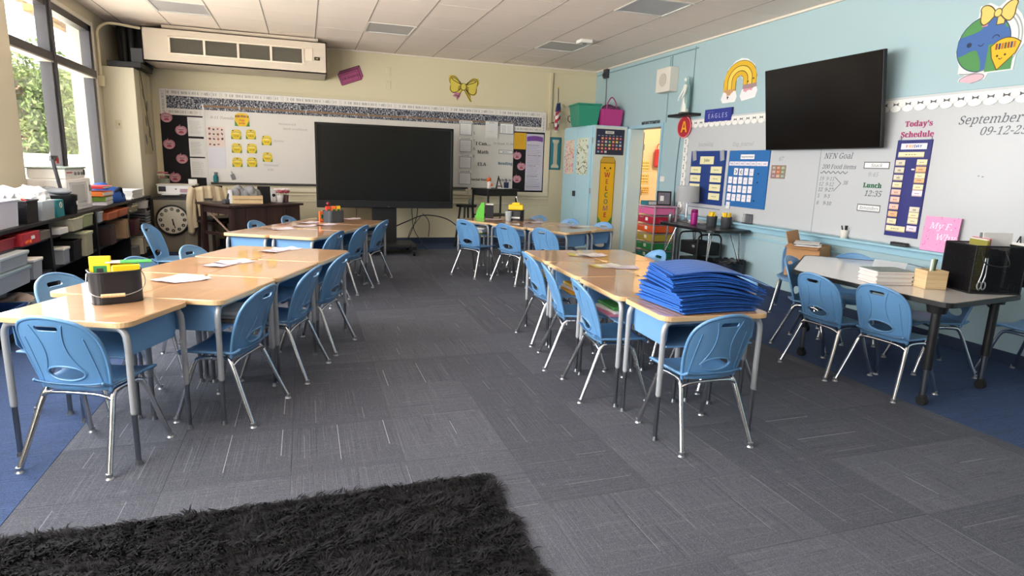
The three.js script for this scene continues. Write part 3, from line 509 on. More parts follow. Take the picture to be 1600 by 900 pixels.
// things on the activity table
{
  const t = thing('desk_organizer', 'tall black wire mesh file organizer at the table corner', 'organizer', 4.13, TT, 2.7, -0.32);
  const w = 0.32, h = 0.3, d = 0.27, b = gb();
  const meshTex = new THREE.MeshStandardMaterial({ color: 0x16151a, roughness: 0.45, metalness: 0.5 });
  const wires = (fixed, axis) => { for (let i = 0; i <= 40; i++) { const s = i / 40; if (axis === 'z') b.box(-w / 2 + s * w, h / 2, fixed, 0.0028, h, 0.0028); else b.box(fixed, h / 2, -d / 2 + s * d, 0.0028, h, 0.0028); } for (let i = 0; i <= 36; i++) { const y = i / 36 * h; if (axis === 'z') b.box(0, y, fixed, w, 0.0028, 0.0028); else b.box(fixed, y, 0, 0.0028, 0.0028, d); } };
  wires(d / 2, 'z'); wires(-d / 2, 'z'); wires(w / 2, 'x'); wires(-w / 2, 'x'); b.build('mesh_panel', meshTex, t);
  const f = gb(); for (const x of [-1, 1]) for (const z of [-1, 1]) f.box(x * w / 2, h / 2, z * d / 2, 0.009, h, 0.009, 0.002);
  for (const z of [-1, 1]) f.box(0, h, z * d / 2, w, 0.009, 0.009, 0.002).box(0, 0.005, z * d / 2, w, 0.009, 0.009, 0.002); for (const x of [-1, 1]) f.box(x * w / 2, h, 0, 0.009, 0.009, d, 0.002).box(x * w / 2, 0.005, 0, 0.009, 0.009, d, 0.002);
  f.build('wire_frame', M.black, t); gb().box(0, 0.004, 0, w, 0.006, d).box(0.03, h * 0.46, 0, 0.004, h * 0.9, d - 0.01).box(-0.06, h * 0.46, 0, 0.004, h * 0.9, d - 0.01).box(0, h * 0.46, -0.04, w - 0.01, h * 0.9, 0.003).build('divider', M.darkGrey, t);
  const s = gb(); for (let i = 0; i < 3; i++) s.box(w / 2 + 0.03 + i * 0.018, 0.12 + 0.05 * (2 - i) , 0, 0.003, 0.16, d, 0, 0, 0, -0.25); s.build('side_pocket', M.black, t);
  gb().tube([[-0.13, 0.27, d / 2 + 0.004], [-0.13, 0.2, d / 2 + 0.05], [-0.02, 0.18, d / 2 + 0.055], [0.02, 0.2, d / 2 + 0.05], [0.02, 0.27, d / 2 + 0.004]], 0.004, 20, 6).build('pencil_basket', M.black, t);
  const sc = thing('scissors', 'grey-handled scissors hanging on the front of the black mesh organizer', 'scissors', 3.99, TT + 0.025, 2.595, -0.32);
  gb().tube([[0, 0.2, 0.0], [-0.008, 0.1, 0], [-0.02, 0.05, 0]], 0.004, 8, 6).tube([[0.012, 0.2, 0], [0.016, 0.1, 0], [0.006, 0.05, 0]], 0.004, 8, 6).build('blade', M.steel, sc);
  const hd = gb(); for (const x of [-0.012, 0.014]) hd.tube(Array.from({ length: 10 }, (_, i) => [x + 0.013 * Math.cos(i * 0.628), 0.028 + 0.024 * Math.sin(i * 0.628), 0]), 0.004, 20, 6, true); hd.build('handle', M.grey, sc);
  const cols = [[0x8f8a3c, 'olive'], [0xd8b24a, 'yellow'], [0xb0472e, 'rust red'], [0xd9a0b4, 'pale pink']];
  cols.forEach(([c, n], i) => { const o = thing('notebook', `${n} notebook standing in the black mesh organizer`, 'notebook', 4.06 + i * 0.025, TT + 0.012, 2.7 + i * 0.012, 1.2, 'notebooks in the mesh organizer'); gb().box(0, 0.16, 0, 0.16, 0.32 + i * 0.006, 0.014, 0.003).build('cover', mat(c, 0.6), o); gb().box(0, 0.162, 0, 0.154, 0.325, 0.009).build('pages', M.paper, o); });
  const f2 = thing('folder', 'grey paper folder rising out of the black mesh organizer', 'folder', 4.2, TT + 0.012, 2.7, -0.32); gb().box(0, 0.18, 0, 0.2, 0.36, 0.006, 0, -0.03).box(0.01, 0.185, 0.01, 0.19, 0.35, 0.002, 0, -0.03).build('cover', mat(0x9aa2a4, 0.6), f2); gb().box(0.004, 0.186, 0.018, 0.19, 0.352, 0.006, 0, -0.03).build('pages', M.paper, f2);
  const c = thing('wooden_crate', 'small pale wooden box beside the black mesh organizer', 'box', 3.85, TT, 2.82, -0.3);
  for (const z of [-1, 1]) gb().box(0, 0.06, z * 0.055, 0.14, 0.12, 0.01, 0.002).build('side_board', M.pine, c, null, true); for (const x of [-1, 1]) gb().box(x * 0.065, 0.06, 0, 0.01, 0.12, 0.1, 0.002).build('side_board', M.pine, c, null, true); gb().box(0, 0.006, 0, 0.12, 0.01, 0.1).build('bottom_board', M.pine, c, null, true);
  [[0.03, 0x22252a, 'black'], [-0.03, 0xdcdcd8, 'white'], [0.06, 0x7fb05a, 'green']].forEach(([dx, col, n], i) => { const m = thing('marker_pen', `${n} marker leaning in the small pale wooden box`, 'pen', 3.845 + dx * 0.6, TT + 0.012, 2.82 + dx * 0.2); gb().rod([0, 0, 0], [0.02, 0.15, -0.01 * i], 0.007, 10).build('barrel', mat(col, 0.4), m); gb().rod([0.02, 0.15, -0.01 * i], [0.024, 0.175, -0.012 * i], 0.008, 10).build('cap', mat(col, 0.3), m); });
  const a = thing('workbook_stack', 'thick stack of white workbooks on the activity table', 'books', 3.7, TT, 3.02, 1.3);
  for (let i = 0; i < 9; i++) gb().box(rr(-0.006, 0.006), 0.006 + i * 0.0098, rr(-0.005, 0.005), 0.19, 0.0088, 0.25, 0, 0, rr(-0.03, 0.03)).build('book', i % 3 === 1 ? mat(0xcfc6c4, 0.7) : M.paper, a);
  gb().box(0, 0.092, 0, 0.191, 0.004, 0.251, 0, 0, 0.03).build('book_cover', mat(0x7e8c88, 0.6), a);
  const b2 = thing('loose_papers', 'fanned pile of loose papers and clear sleeves behind the workbook stack', 'papers', 3.93, TT, 3.04, 0.9);
  for (let i = 0; i < 9; i++) gb().box(rr(-0.03, 0.03), 0.004 + i * 0.006, rr(-0.02, 0.02), 0.21, 0.005, 0.28, 0, rr(-0.02, 0.02), rr(-0.35, 0.35)).build('sheet', [M.paper, mat(0xb9b4ae, 0.6), mat(0x6a5a4a, 0.6), M.paper][i % 4], b2);
  const p = thing('page_protector', 'clear plastic sleeve of grey papers standing behind the paper pile', 'sleeve', 4.06, TT, 3.3, -1.2); gb().box(0, 0.05, 0, 0.22, 0.1, 0.004, 0, -0.5).build('sleeve', M.clear, p); gb().box(0, 0.048, -0.006, 0.2, 0.09, 0.004, 0, -0.5).build('sheet', M.grey, p);
  // boxes on the chair against the wall
  const k = thing('cardboard_box', 'open brown cardboard box resting on the chair by the blue wall', 'box', 4.71, 0.385, 4.72, 0.5);
  const kb = gb(); kb.box(0, 0.004, 0, 0.34, 0.006, 0.3); for (const z of [-1, 1]) kb.box(0, 0.15, z * 0.15, 0.34, 0.3, 0.006); for (const x of [-1, 1]) kb.box(x * 0.17, 0.15, 0, 0.006, 0.3, 0.3); kb.build('carton', M.kraft, k); gb().box(0, 0.36, -0.16, 0.34, 0.14, 0.006, 0, -0.3).build('flap', M.kraft, k); gb().box(-0.2, 0.3, 0, 0.1, 0.006, 0.3, 0, 0, 0, 0.3).build('flap', M.kraft, k);
  const ks = thing('paper_stack', 'stack of white papers lying on the brown cardboard box', 'papers', 4.63, 0.69, 4.66, 0.7); for (let i = 0; i < 5; i++) gb().box(rr(-0.01, 0.01), 0.003 + i * 0.006, rr(-0.01, 0.01), 0.3, 0.005, 0.22, 0, 0, rr(-0.1, 0.1)).build('sheet', i === 3 ? M.darkGrey : M.paper, ks);
}
// ---------------------------------------------------------------- whiteboard and bulletin strip on the cream wall
const BW = 'back';
{
  const t = thing('whiteboard', 'long whiteboard on the cream wall with faint handwriting, partly behind the display', 'whiteboard', 0, 0, BACK);
  const wt = tex(2048, 560, (x, w, h) => {             // board runs from x = -1.39 to 3.47, y = 0.93 to 2.08
    x.fillStyle = '#e3dfd8'; x.fillRect(0, 0, w, h);
    const X = (v) => (v + 1.39) / 4.86 * w, Y = (v) => (2.08 - v) / 1.15 * h;
    x.fillStyle = 'rgba(120,118,116,.8)'; x.font = 'italic 24px serif'; x.fillText('8-11 Tuesday', X(-1.31), Y(1.9)); x.font = 'italic 20px serif'; x.fillStyle = 'rgba(150,150,148,.7)'; x.fillText('Homework', X(-0.36), Y(1.86)); x.fillText('Math workbook', X(-0.3), Y(1.79)); x.fillText('Recess', X(-0.44), Y(1.6)); x.fillText('Dismissal', X(-0.6), Y(1.23)); x.fillText('3:05', X(-0.55), Y(1.16));
    x.fillStyle = 'rgba(110,110,112,.75)'; x.font = '30px sans-serif'; ['S', 'T', 'A', 'R'].forEach((c, i) => x.fillText(c, X(2.74), Y(1.86 - i * 0.13)));
    x.fillStyle = 'rgba(140,132,120,.9)'; x.font = 'italic 22px serif'; x.fillText('To Read, To Do', X(3.1), Y(1.71));
  });
  gb().box(1.04, 1.505, 0.008, 4.86, 1.15, 0.012).build('board_back', M.steel, t);
  sheet('writing_surface', '', '', null, -1.39, 3.47, 0.93, 2.08, 0.015, new THREE.MeshStandardMaterial({ map: wt, roughness: 0.22 }), { parent: t, t: 0.002 });
  gb().box(-1.395, 1.5, 0.012, 0.03, 1.2, 0.022, 0.004).build('frame', M.white, t);
  gb().box(1.04, 2.075, 0.014, 4.86, 0.03, 0.026, 0.004).build('cork_rail', mat(0x94765f, 0.8), t);
  gb().box(0.7, 0.945, 0.03, 4.1, 0.02, 0.06, 0.004).box(0.7, 0.955, 0.056, 4.1, 0.03, 0.008, 0.003).build('marker_tray', mat(0x57534e, 0.5), t);
  const cl = gb(); for (const x of [-0.9, -0.6, 0.05, 1.0, 1.62, 2.2]) cl.box(x, 2.08, 0.03, 0.02, 0.05, 0.014, 0.003); cl.build('hook', M.steel, t);
  const l = struct('trim_3'); gb().box(1.08, 0.87, -BACK + 0.018, 6.15, 0.07, 0.036, 0.005).box(1.08, 0.795, -BACK + 0.01, 6.15, 0.022, 0.02, 0.004).box(1.08, 0.69, -BACK + 0.008, 6.15, 0.016, 0.016, 0.004).build('chair_rail', mat(0xe6dcc0, 0.5), l);
  gb().box(4.1, 1.42, -BACK + 0.014, 0.1, 1.14, 0.028, 0.005).build('board_casing', mat(0xe6dcc0, 0.5), l);
  // black bulletin panels
  sheet('bulletin_board', 'black bulletin panel under the patterned strip, beside the corner column', 'board', BW, -1.97, -1.41, 0.76, 1.93, 0.004, mat(0x17161a, 0.85), { t: 0.01 });
  sheet('bulletin_board', 'black bulletin panel at the far end of the whiteboard, near the pale blue cabinet', 'board', BW, 3.475, 4.05, 0.86, 1.945, 0.004, mat(0x17161a, 0.85), { t: 0.012 });
  // composition-book strip and its printed borders
  const marble = tex(1024, 64, (x, w, h) => { x.fillStyle = '#2a2f42'; x.fillRect(0, 0, w, h); for (let i = 0; i < 2600; i++) { x.fillStyle = ['#e9e8e6', '#d3d4d8', '#14182a'][i % 3]; const a = rnd() * w, b = rnd() * h, r = rr(0, 3.1); x.save(); x.translate(a, b); x.rotate(r); x.beginPath(); x.ellipse(0, 0, rr(2, 5), rr(0.8, 1.9), 0, 0, 7); x.fill(); x.restore(); } });
  const print = (vert) => tex(1024, 48, (x, w, h) => { x.fillStyle = '#ece8e2'; x.fillRect(0, 0, w, h); for (let a = 10; a < w; a += 17) { if (rnd() < 0.3) continue; x.fillStyle = ['#333', '#555', '#8a8a88'][(rnd() * 3) | 0]; const k = rnd(); if (k < 0.3) x.fillRect(a, 8, 2, 32); else { x.fillRect(a, 16, 3, 18); x.fillRect(a + 7, 16, 3, 18); x.fillRect(a, k < 0.6 ? 16 : 24, 9, 3); } } x.fillStyle = 'rgba(160,156,150,.7)'; x.fillRect(0, 0, w, 2); x.fillRect(0, h - 2, w, 2); });
  const pr = print();
  const s = thing('bulletin_strip', 'black and white marbled notebook-pattern strip with printed white borders above the whiteboard', 'border', 0, 0, BACK);
  const P = (n, u0, u1, v0, v1, m, z) => sheet(n, '', '', null, u0, u1, v0, v1, z, m, { parent: s, t: 0.002 });
  for (let i = 0; i < 4; i++) P('marbled_panel', -1.93 + i * 1.4825, -1.93 + (i + 1) * 1.4825, 2.02, 2.215, marble, 0.02);
  for (let i = 0; i < 7; i++) P('printed_border', -1.95 + i * 0.857, -1.95 + (i + 1) * 0.857, 2.195, 2.295, pr, 0.023 + (i % 2) * 0.002);
  P('printed_border', -1.95, -1.4, 1.925, 2.02, pr, 0.024); P('printed_border', 3.475, 4.05, 1.945, 2.035, pr, 0.026);
  for (const [x, y0] of [[-1.915, 1.93], [4.015, 1.95]]) { const m = P('printed_border', -0.165, 0.165, -0.045, 0.045, pr, 0.03); m.position.set(x, (y0 + 2.28) / 2, 0.03); m.rotation.z = Math.PI / 2; }
}
// papers, posters and cut-outs on the cream wall
const pageTex = (lines, bg = '#eeede9', o = {}) => tex(160, 200, (x, w, h) => { x.fillStyle = bg; x.fillRect(0, 0, w, h); if (o.frame) { x.strokeStyle = o.frame; x.lineWidth = 6; x.strokeRect(8, o.top ?? 8, w - 16, h - 8 - (o.top ?? 8)); } if (o.head) { x.fillStyle = o.headC ?? '#333'; x.font = 'bold ' + (o.hs ?? 22) + 'px serif'; x.textAlign = 'center'; x.fillText(o.head, w / 2, o.hy ?? 22); } for (let i = 0; i < lines; i++) scribble(x, 18, (o.y0 ?? 40) + i * ((h - 60) / lines), (w - 36) * rr(0.6, 1), 0, 8, o.ink ?? 'rgba(90,90,96,.65)', 2); });
{
  const pages = [pageTex(12), pageTex(16), pageTex(15)], L = ['topmost', 'middle', 'lowest'];
  [[1.63, 1.905], [1.335, 1.6], [1.03, 1.315]].forEach(([a, b], i) => sheet('printed_page', `${L[i]} of three white printed pages on the black panel beside the corner column`, 'paper', BW, -1.615, -1.4, a, b, 0.016, pages[i], { group: 'pages on the black panel' }));
  const appleT = tex(128, 128, (x, w, h) => { x.fillStyle = '#e9a9b8'; x.fillRect(0, 0, w, h); x.fillStyle = '#f6d5dc'; x.beginPath(); x.arc(64, 74, 46, 0, 7); x.fill(); x.fillStyle = '#cf5570'; x.beginPath(); x.arc(64, 96, 26, Math.PI, 0); x.fill(); x.strokeStyle = '#7b3247'; x.lineWidth = 6; x.beginPath(); x.moveTo(36, 58); x.lineTo(92, 56); x.stroke(); x.fillStyle = '#5c4a40'; x.fillRect(60, 4, 8, 24); });
  const appleM = glossy(appleT, 0.6); appleM.color.set(0xd6c4c8);
  const applePts = ellipsePts(36, (a) => 0.9 - 0.16 * Math.pow(Math.max(0, Math.sin(a)), 12) + 0.04 * Math.cos(2 * a) + (Math.abs(a - Math.PI / 2 - 0.14) < 0.1 ? 0.34 : 0));
  const A = [[-1.885, 1.885, 'overlapping the printed border'], [-1.704, 1.71, 'second from the top'], [-1.875, 1.505, 'third from the top'], [-1.72, 1.3, 'second from the bottom'], [-1.83, 1.025, 'lowest, above the printer']];
  A.forEach(([x, y, w]) => cutout('apple_cutout', `pink apple cut-out on the panel beside the column, ${w}`, 'decoration', BW, x, y, 0.165, 0.165, 0.03, applePts, appleM, { group: 'pink apple cut-outs' }));
  [[3.545, 1.535, 'topmost'], [3.628, 1.352, 'middle'], [3.555, 1.132, 'lowest']].forEach(([x, y, w]) => cutout('apple_cutout', `${w} of three pink apple cut-outs on the panel near the cabinet`, 'decoration', BW, x, y, 0.165, 0.155, 0.018, applePts, appleM, { group: 'pink apple cut-outs' }));
  sheet('picture_poster', 'poster of small pictures above a blank sheet on the whiteboard', 'poster', BW, -1.365, -1.125, 1.49, 1.785, 0.02, tex(160, 200, (x, w, h) => { x.fillStyle = '#ecd8cf'; x.fillRect(0, 0, w, h); for (let i = 0; i < 15; i++) { x.fillStyle = ['#7a3a34', '#44424a', '#96614a', '#5a2e36'][i % 4]; x.beginPath(); x.ellipse(24 + (i % 4) * 38, 24 + Math.floor(i / 4) * 50 + rr(-6, 6), rr(7, 13), rr(6, 12), rnd() * 3, 0, 7); x.fill(); } scribble(x, 50, 100, 60, 0, 8, '#d06a6a', 3); }), { side: M.darkWood });
  sheet('blank_sheet', 'blank pale sheet below the picture poster on the whiteboard', 'paper', BW, -1.365, -1.125, 1.175, 1.485, 0.02, pageTex(0, '#e6e5ee'), { side: M.darkGrey });
  // crayon-box shaped chore labels
  const crayT = (k) => tex(128, 128, (x, w, h) => { x.fillStyle = '#e8c92c'; x.fillRect(0, 0, w, h); x.fillStyle = '#6f8f3e'; x.beginPath(); x.moveTo(0, h); x.lineTo(0, 60); x.lineTo(34, h); x.fill(); x.beginPath(); x.moveTo(w, h); x.lineTo(w, 60); x.lineTo(94, h); x.fill(); x.fillStyle = '#f3df72'; x.beginPath(); x.ellipse(64, 40, 48, 20, 0, 0, 7); x.fill(); x.strokeStyle = '#5e4a1c'; x.lineWidth = 5; x.beginPath(); x.moveTo(14, 44); x.quadraticCurveTo(64, 20 + k * 4, 114, 44); x.stroke(); x.fillStyle = ['#3d3426', '#7b3a22', '#2f3a26'][k]; x.fillRect([20, 58, 86][k], 10, 16, 14); scribble(x, 34, 84, 60, 0, 12, '#5a4412', 8); });
  const ct = [0, 1, 2].map(crayT), cp = [[0.04, 0.02], [0.96, 0.02], [0.94, 0.75], [0.86, 0.9], [0.7, 0.98], [0.3, 0.98], [0.14, 0.9], [0.06, 0.75]];
  const big = tex(160, 150, (x, w, h) => { x.fillStyle = '#ecc52e'; x.fillRect(0, 0, w, h); x.fillStyle = '#4f9148'; x.beginPath(); x.moveTo(0, h); x.lineTo(0, 66); x.lineTo(44, h); x.fill(); x.beginPath(); x.moveTo(w, h); x.lineTo(w, 66); x.lineTo(116, h); x.fill(); for (let i = 0; i < 9; i++) { x.fillStyle = ['#243', '#a33', '#253a7a', '#d8762a'][i % 4]; x.fillRect(16 + i * 15, 24 + Math.abs(4 - i), 10, 24); } x.fillStyle = '#d0452c'; x.font = 'bold 30px serif'; x.textAlign = 'center'; x.fillText('Our', 80, 92); x.fillText('Jobs', 80, 124); });
  cutout('crayon_box_label', 'large crayon-box shaped title label on the whiteboard, topmost of the yellow labels', 'label', BW, -0.873, 1.905, 0.225, 0.2, 0.02, cp, big);
  const C = [[-0.965, 1.686, 'top row, left of two'], [-0.759, 1.695, 'top row, right of two'], [-0.967, 1.482, 'middle row, left of two'], [-0.755, 1.486, 'middle row, right of two'], [-0.969, 1.273, 'bottom row, left of two'], [-0.761, 1.28, 'bottom row, right of two'], [-0.54, 1.615, 'upper of the pair nearest the display'], [-0.537, 1.364, 'lower of the pair nearest the display']];
  C.forEach(([x, y, w], i) => cutout('crayon_box_label', `small yellow crayon-box label on the whiteboard, ${w}`, 'label', BW, x, y, 0.155, 0.148, 0.02, cp, ct[i % 3], { group: 'yellow crayon-box labels' }));
  sheet('paper_clip_note', 'small white note clipped low on the whiteboard beside a grey clip', 'note', BW, -0.985, -0.925, 1.0, 1.09, 0.024, M.paper, { rz: -0.25 });
  const mc = thing('magnet_clip', 'grey magnetic clip low on the whiteboard beside the white note', 'clip', -1.04, 1.05, BACK - 0.03); gb().box(0, 0, 0, 0.055, 0.08, 0.014, 0.004, 0, 0, 0.3).build('jaw', M.grey, mc); gb().rod([-0.005, 0.04, 0.006], [-0.02, 0.085, 0.012], 0.004).build('lever', M.steel, mc);
  const sb = thing('spray_bottle', 'teal cleaner bottle standing on the whiteboard tray above the printer end', 'bottle', -1.28, 0.962, BACK - 0.04); gb().lathe([[0, 0], [0.032, 0.002], [0.034, 0.02], [0.034, 0.09], [0.02, 0.115], [0.012, 0.12], [0, 0.12]]).build('body', M.teal, sb); gb().box(0.006, 0.137, 0, 0.05, 0.034, 0.02, 0.006).build('nozzle', M.grey, sb);
  // four framed daily-jobs sheets
  [[1.83, 2.075, 'THE OUTDOORS'], [1.555, 1.8, 'IN CLASS DO'], [1.28, 1.52, 'AT LUNCH'], [1.01, 1.252, 'GOING HOME']].forEach(([a, b, hd], i) => sheet('framed_rules_sheet', `${['topmost', 'second', 'third', 'lowest'][i]} of four stacked white sheets with grey frames right of the display`, 'paper', BW, 2.49, 2.715, a, b, 0.045, pageTex([9, 11, 8, 10][i], '#ecebe8', { frame: '#5e5e64', top: 34, head: hd, hs: 18, y0: 60 }), { group: 'stacked framed sheets' }));
  sheet('notice', 'white notice hanging at the top of the whiteboard between framed sheets and schedule table', 'paper', BW, 2.945, 3.17, 1.81, 2.085, 0.05, pageTex(2, '#e9e8e4', { head: 'Read!', headC: '#999', y0: 120 }));
  sheet('timetable', 'dark-framed white timetable sheet hanging right of the white notice', 'paper', BW, 3.195, 3.46, 1.885, 2.075, 0.05, tex(160, 128, (x, w, h) => { x.fillStyle = '#eeeeec'; x.fillRect(0, 0, w, h); x.strokeStyle = '#33405e'; x.lineWidth = 6; x.strokeRect(6, 6, w - 12, h - 12); x.strokeStyle = '#777'; x.lineWidth = 1.5; for (let i = 0; i < 7; i++) { scribble(x, 26, 34 + i * 12, 44, 0, 8, '#444', 3); scribble(x, 86, 34 + i * 12, 44, 0, 8, '#777', 2); } }));
  const word = (name, s, x, y, size, col, label, font) => { const m = new THREE.Mesh(textGeo(s, size, font ?? 'serif_bold'), mat(col, 0.6)); m.name = numbered(name); m.position.set(x, y, -(BACK - 0.018)); scene.add(m); tag(m, label, 'lettering'); };
  word('cut_lettering', 'I Can...', 2.92, 1.712, 0.055, 0x333336, 'dark letters reading I Can on the right part of the whiteboard'); word('cut_lettering', 'Math', 2.92, 1.572, 0.055, 0x3a3a3c, 'dark letters reading Math on the whiteboard');
  word('cut_lettering', 'ELA', 2.905, 1.367, 0.055, 0x3a3a3c, 'dark letters reading ELA on the whiteboard'); word('cut_lettering', 'Social Studies', 2.9, 1.105, 0.038, 0x2a2a2c, 'dark letters reading Social Studies above the tall black desk');
  word('cut_lettering', 'Reading', 3.33, 1.386, 0.047, 0x3b7186, 'blue letters reading Reading on the whiteboard'); word('cut_lettering', 'Science', 3.33, 1.108, 0.045, 0x34343a, 'dark letters reading Science above the tall black desk');
  sheet('name_card', 'small white card with a grey frame above the word Reading', 'card', BW, 3.205, 3.46, 1.555, 1.62, 0.018, tex(128, 32, (x, w, h) => { x.fillStyle = '#edecea'; x.fillRect(0, 0, w, h); x.strokeStyle = '#777'; x.lineWidth = 4; x.strokeRect(2, 2, w - 4, h - 4); scribble(x, 34, 17, 60, 0, 12, '#666', 6); }));
  sheet('yellow_notice', 'golden yellow notice at the top of the panel near the cabinet', 'paper', BW, 3.475, 3.7, 1.645, 1.925, 0.018, pageTex(9, '#e2ad22', { ink: 'rgba(110,80,20,.6)', y0: 30 }));
  sheet('tall_poster', 'tall pale lavender poster with a purple heading and long list near the cabinet', 'poster', BW, 3.705, 4.03, 0.935, 1.915, 0.02, tex(160, 460, (x, w, h) => { x.fillStyle = '#ccc8d6'; x.fillRect(0, 0, w, h); x.fillStyle = '#7b4a9a'; x.beginPath(); x.moveTo(6, 24); x.quadraticCurveTo(80, 4, 154, 24); x.lineTo(154, 62); x.quadraticCurveTo(80, 48, 6, 62); x.fill(); for (let i = 0; i < 26; i++) scribble(x, 14, 90 + i * 14, 132 * rr(0.6, 1), 0, 8, i % 6 ? 'rgba(70,70,84,.7)' : '#222', i % 6 ? 2.4 : 4); }));
  // drawn decals high on the wall
  const bowT = tex(256, 192, (x, w, h) => {
    x.fillStyle = '#d9c34c'; x.fillRect(0, 0, w, h); x.lineWidth = 5; x.strokeStyle = '#4a3a1a'; x.lineJoin = 'round';
    const loop = (m) => { x.save(); if (m) { x.translate(w, 0); x.scale(-1, 1); } x.fillStyle = '#dcc954'; x.beginPath(); x.moveTo(112, 70); x.bezierCurveTo(80, 10, 20, -10, 14, 34); x.bezierCurveTo(10, 60, 22, 70, 20, 96); x.bezierCurveTo(20, 140, 60, 140, 84, 118); x.bezierCurveTo(100, 106, 108, 96, 112, 90); x.closePath(); x.fill(); x.stroke(); x.beginPath(); x.moveTo(108, 66); x.bezierCurveTo(70, 50, 30, 40, 26, 26); x.bezierCurveTo(50, 12, 80, 36, 106, 64); x.stroke(); for (const y of [80, 92, 102]) { x.beginPath(); x.moveTo(104, y - 4); x.lineTo(84, y + 6); x.stroke(); } x.restore(); };
    x.fillStyle = '#c27a98'; x.fillRect(40, 130, 70, 62); x.fillStyle = '#cdb446'; x.fillRect(130, 110, 110, 82);
    x.beginPath(); x.moveTo(120, 104); x.lineTo(78, 180); x.moveTo(136, 104); x.lineTo(196, 184); x.moveTo(150, 104); x.lineTo(212, 170); x.moveTo(60, 150); x.lineTo(110, 160); x.stroke(); x.fillStyle = '#3a2c1a'; x.beginPath(); x.moveTo(196, 186); x.lineTo(210, 168); x.lineTo(216, 190); x.fill();
    loop(false); loop(true); x.fillStyle = '#d8c85c'; x.beginPath(); x.ellipse(128, 80, 24, 27, 0, 0, 7); x.fill(); x.stroke();
  });
  const bowPts = [[0.04, 0.98], [0.22, 0.98], [0.42, 0.72], [0.58, 0.72], [0.78, 0.98], [0.96, 0.98], [1, 0.8], [0.92, 0.62], [0.95, 0.4], [0.88, 0.28], [0.74, 0.28], [0.8, 0.0], [0.72, 0.04], [0.54, 0.42], [0.46, 0.42], [0.4, 0.16], [0.33, 0.0], [0.3, 0.12], [0.17, 0.16], [0.25, 0.28], [0.12, 0.28], [0.05, 0.4], [0.08, 0.62], [0, 0.8]];
  cutout('bow_decal', 'yellow hair-bow decal with dark outline high on the cream wall', 'decal', BW, 2.56, 2.59, 0.53, 0.4, 0.002, bowPts.reverse(), bowT, { rz: -0.06 });
  const er = tex(256, 150, (x, w, h) => { x.fillStyle = '#b05484'; x.fillRect(0, 0, w, h); x.fillStyle = '#94436e'; x.fillRect(0, 0, w, 26); x.fillStyle = '#a34c79'; x.fillRect(224, 0, 32, h); x.strokeStyle = '#43182e'; x.lineWidth = 6; x.strokeRect(3, 3, w - 6, h - 6); x.beginPath(); x.moveTo(0, 28); x.lineTo(224, 28); x.lineTo(252, 4); x.moveTo(224, 28); x.lineTo(224, h); x.stroke(); x.lineWidth = 3; x.strokeRect(20, 46, 182, 84); x.fillStyle = '#43182e'; x.font = 'italic bold 34px serif'; x.fillText('Oh Jeepers!', 26, 100); });
  cutout('eraser_decal', 'pink eraser decal tilted high on the wall beside the air conditioner', 'decal', BW, 0.735, 2.665, 0.37, 0.215, 0.002, [[0, 0.04], [0.03, 0], [0.88, 0], [1, 0.2], [1, 0.98], [0.97, 1], [0.13, 1], [0, 0.82]].reverse().reverse(), er, { rz: 0.36 });
  for (const [y, n] of [[2.77, 'upper'], [2.56, 'lower']]) { const p = thing('wall_plate', `${n} of two cream blank plates on the cream wall between eraser and bow decals`, 'plate', 1.32, y, BACK, 0, 'cream blank wall plates'); gb().box(0, 0, 0.006, 0.075, 0.12, 0.012, 0.004).build('cover', M.wallBack, p); gb().cyl(0, 0.04, 0.013, 0.004, 0.004, 0.003, 10, Math.PI / 2).build('screw', M.steel, p); }
  // conduit with flag, column picture
  const cd = thing('conduit_pipe', 'cream vertical conduit from the whiteboard end toward the ceiling', 'pipe', 4.13, 0, BACK); gb().box(0, 2.5, 0.02, 0.055, 0.92, 0.035, 0.006).build('raceway', M.trimCream, cd); gb().box(0.02, 2.07, 0.03, 0.09, 0.1, 0.06, 0.008).build('junction_box', mat(0xb8ad8c, 0.5), cd);
  const fl = thing('flag', 'small furled red and white striped flag on a dark staff beside the conduit', 'flag', 4.17, 1.98, BACK - 0.16);
  gb().rod([0.02, 0.0, 0.08], [0.06, 0.72, -0.04], 0.007).build('staff', M.black, fl); gb().sph(0.061, 0.735, -0.042, 0.014).build('finial', M.yellow, fl); gb().rod([0.03, 0.18, 0.056], [-0.02, 0.12, -0.16], 0.008).box(-0.02, 0.12, -0.155, 0.04, 0.06, 0.01).build('wall_bracket', M.black, fl);
  const fT = tex(64, 256, (x, w, h) => { for (let i = 0; i < 9; i++) { x.fillStyle = i % 2 ? '#e4dedb' : '#a8343c'; x.save(); x.translate(0, i * 34 - 20); x.transform(1, 0.5, 0, 1, 0, 0); x.fillRect(0, 0, w, 34); x.restore(); } x.fillStyle = '#2b3a66'; x.fillRect(0, 0, w, 70); });
  const fp = [], fi = [], fu = []; for (let j = 0; j <= 18; j++) for (let i = 0; i <= 20; i++) { const a = i / 20 * Math.PI * 2, t = j / 18, r = 0.018 + 0.032 * Math.sin(Math.PI * Math.min(1, t * 0.85 + 0.1)) + 0.009 * Math.sin(a * 3 + t * 5); fp.push(0.035 + r * Math.cos(a) + 0.02 * (1 - t) * 0.4, 0.46 - 0.46 * t + 0.02 * Math.sin(a * 2), 0.02 + r * 0.8 * Math.sin(a)); fu.push(i / 20 * 2, 1 - t); }
  for (let j = 0; j < 18; j++) for (let i = 0; i < 20; i++) { const q = j * 21 + i; fi.push(q, q + 21, q + 1, q + 1, q + 21, q + 22); }
  const fg = new THREE.BufferGeometry(); fg.setAttribute('position', new THREE.Float32BufferAttribute(fp, 3)); fg.setAttribute('uv', new THREE.Float32BufferAttribute(fu, 2)); fg.setIndex(fi); fg.computeVertexNormals();
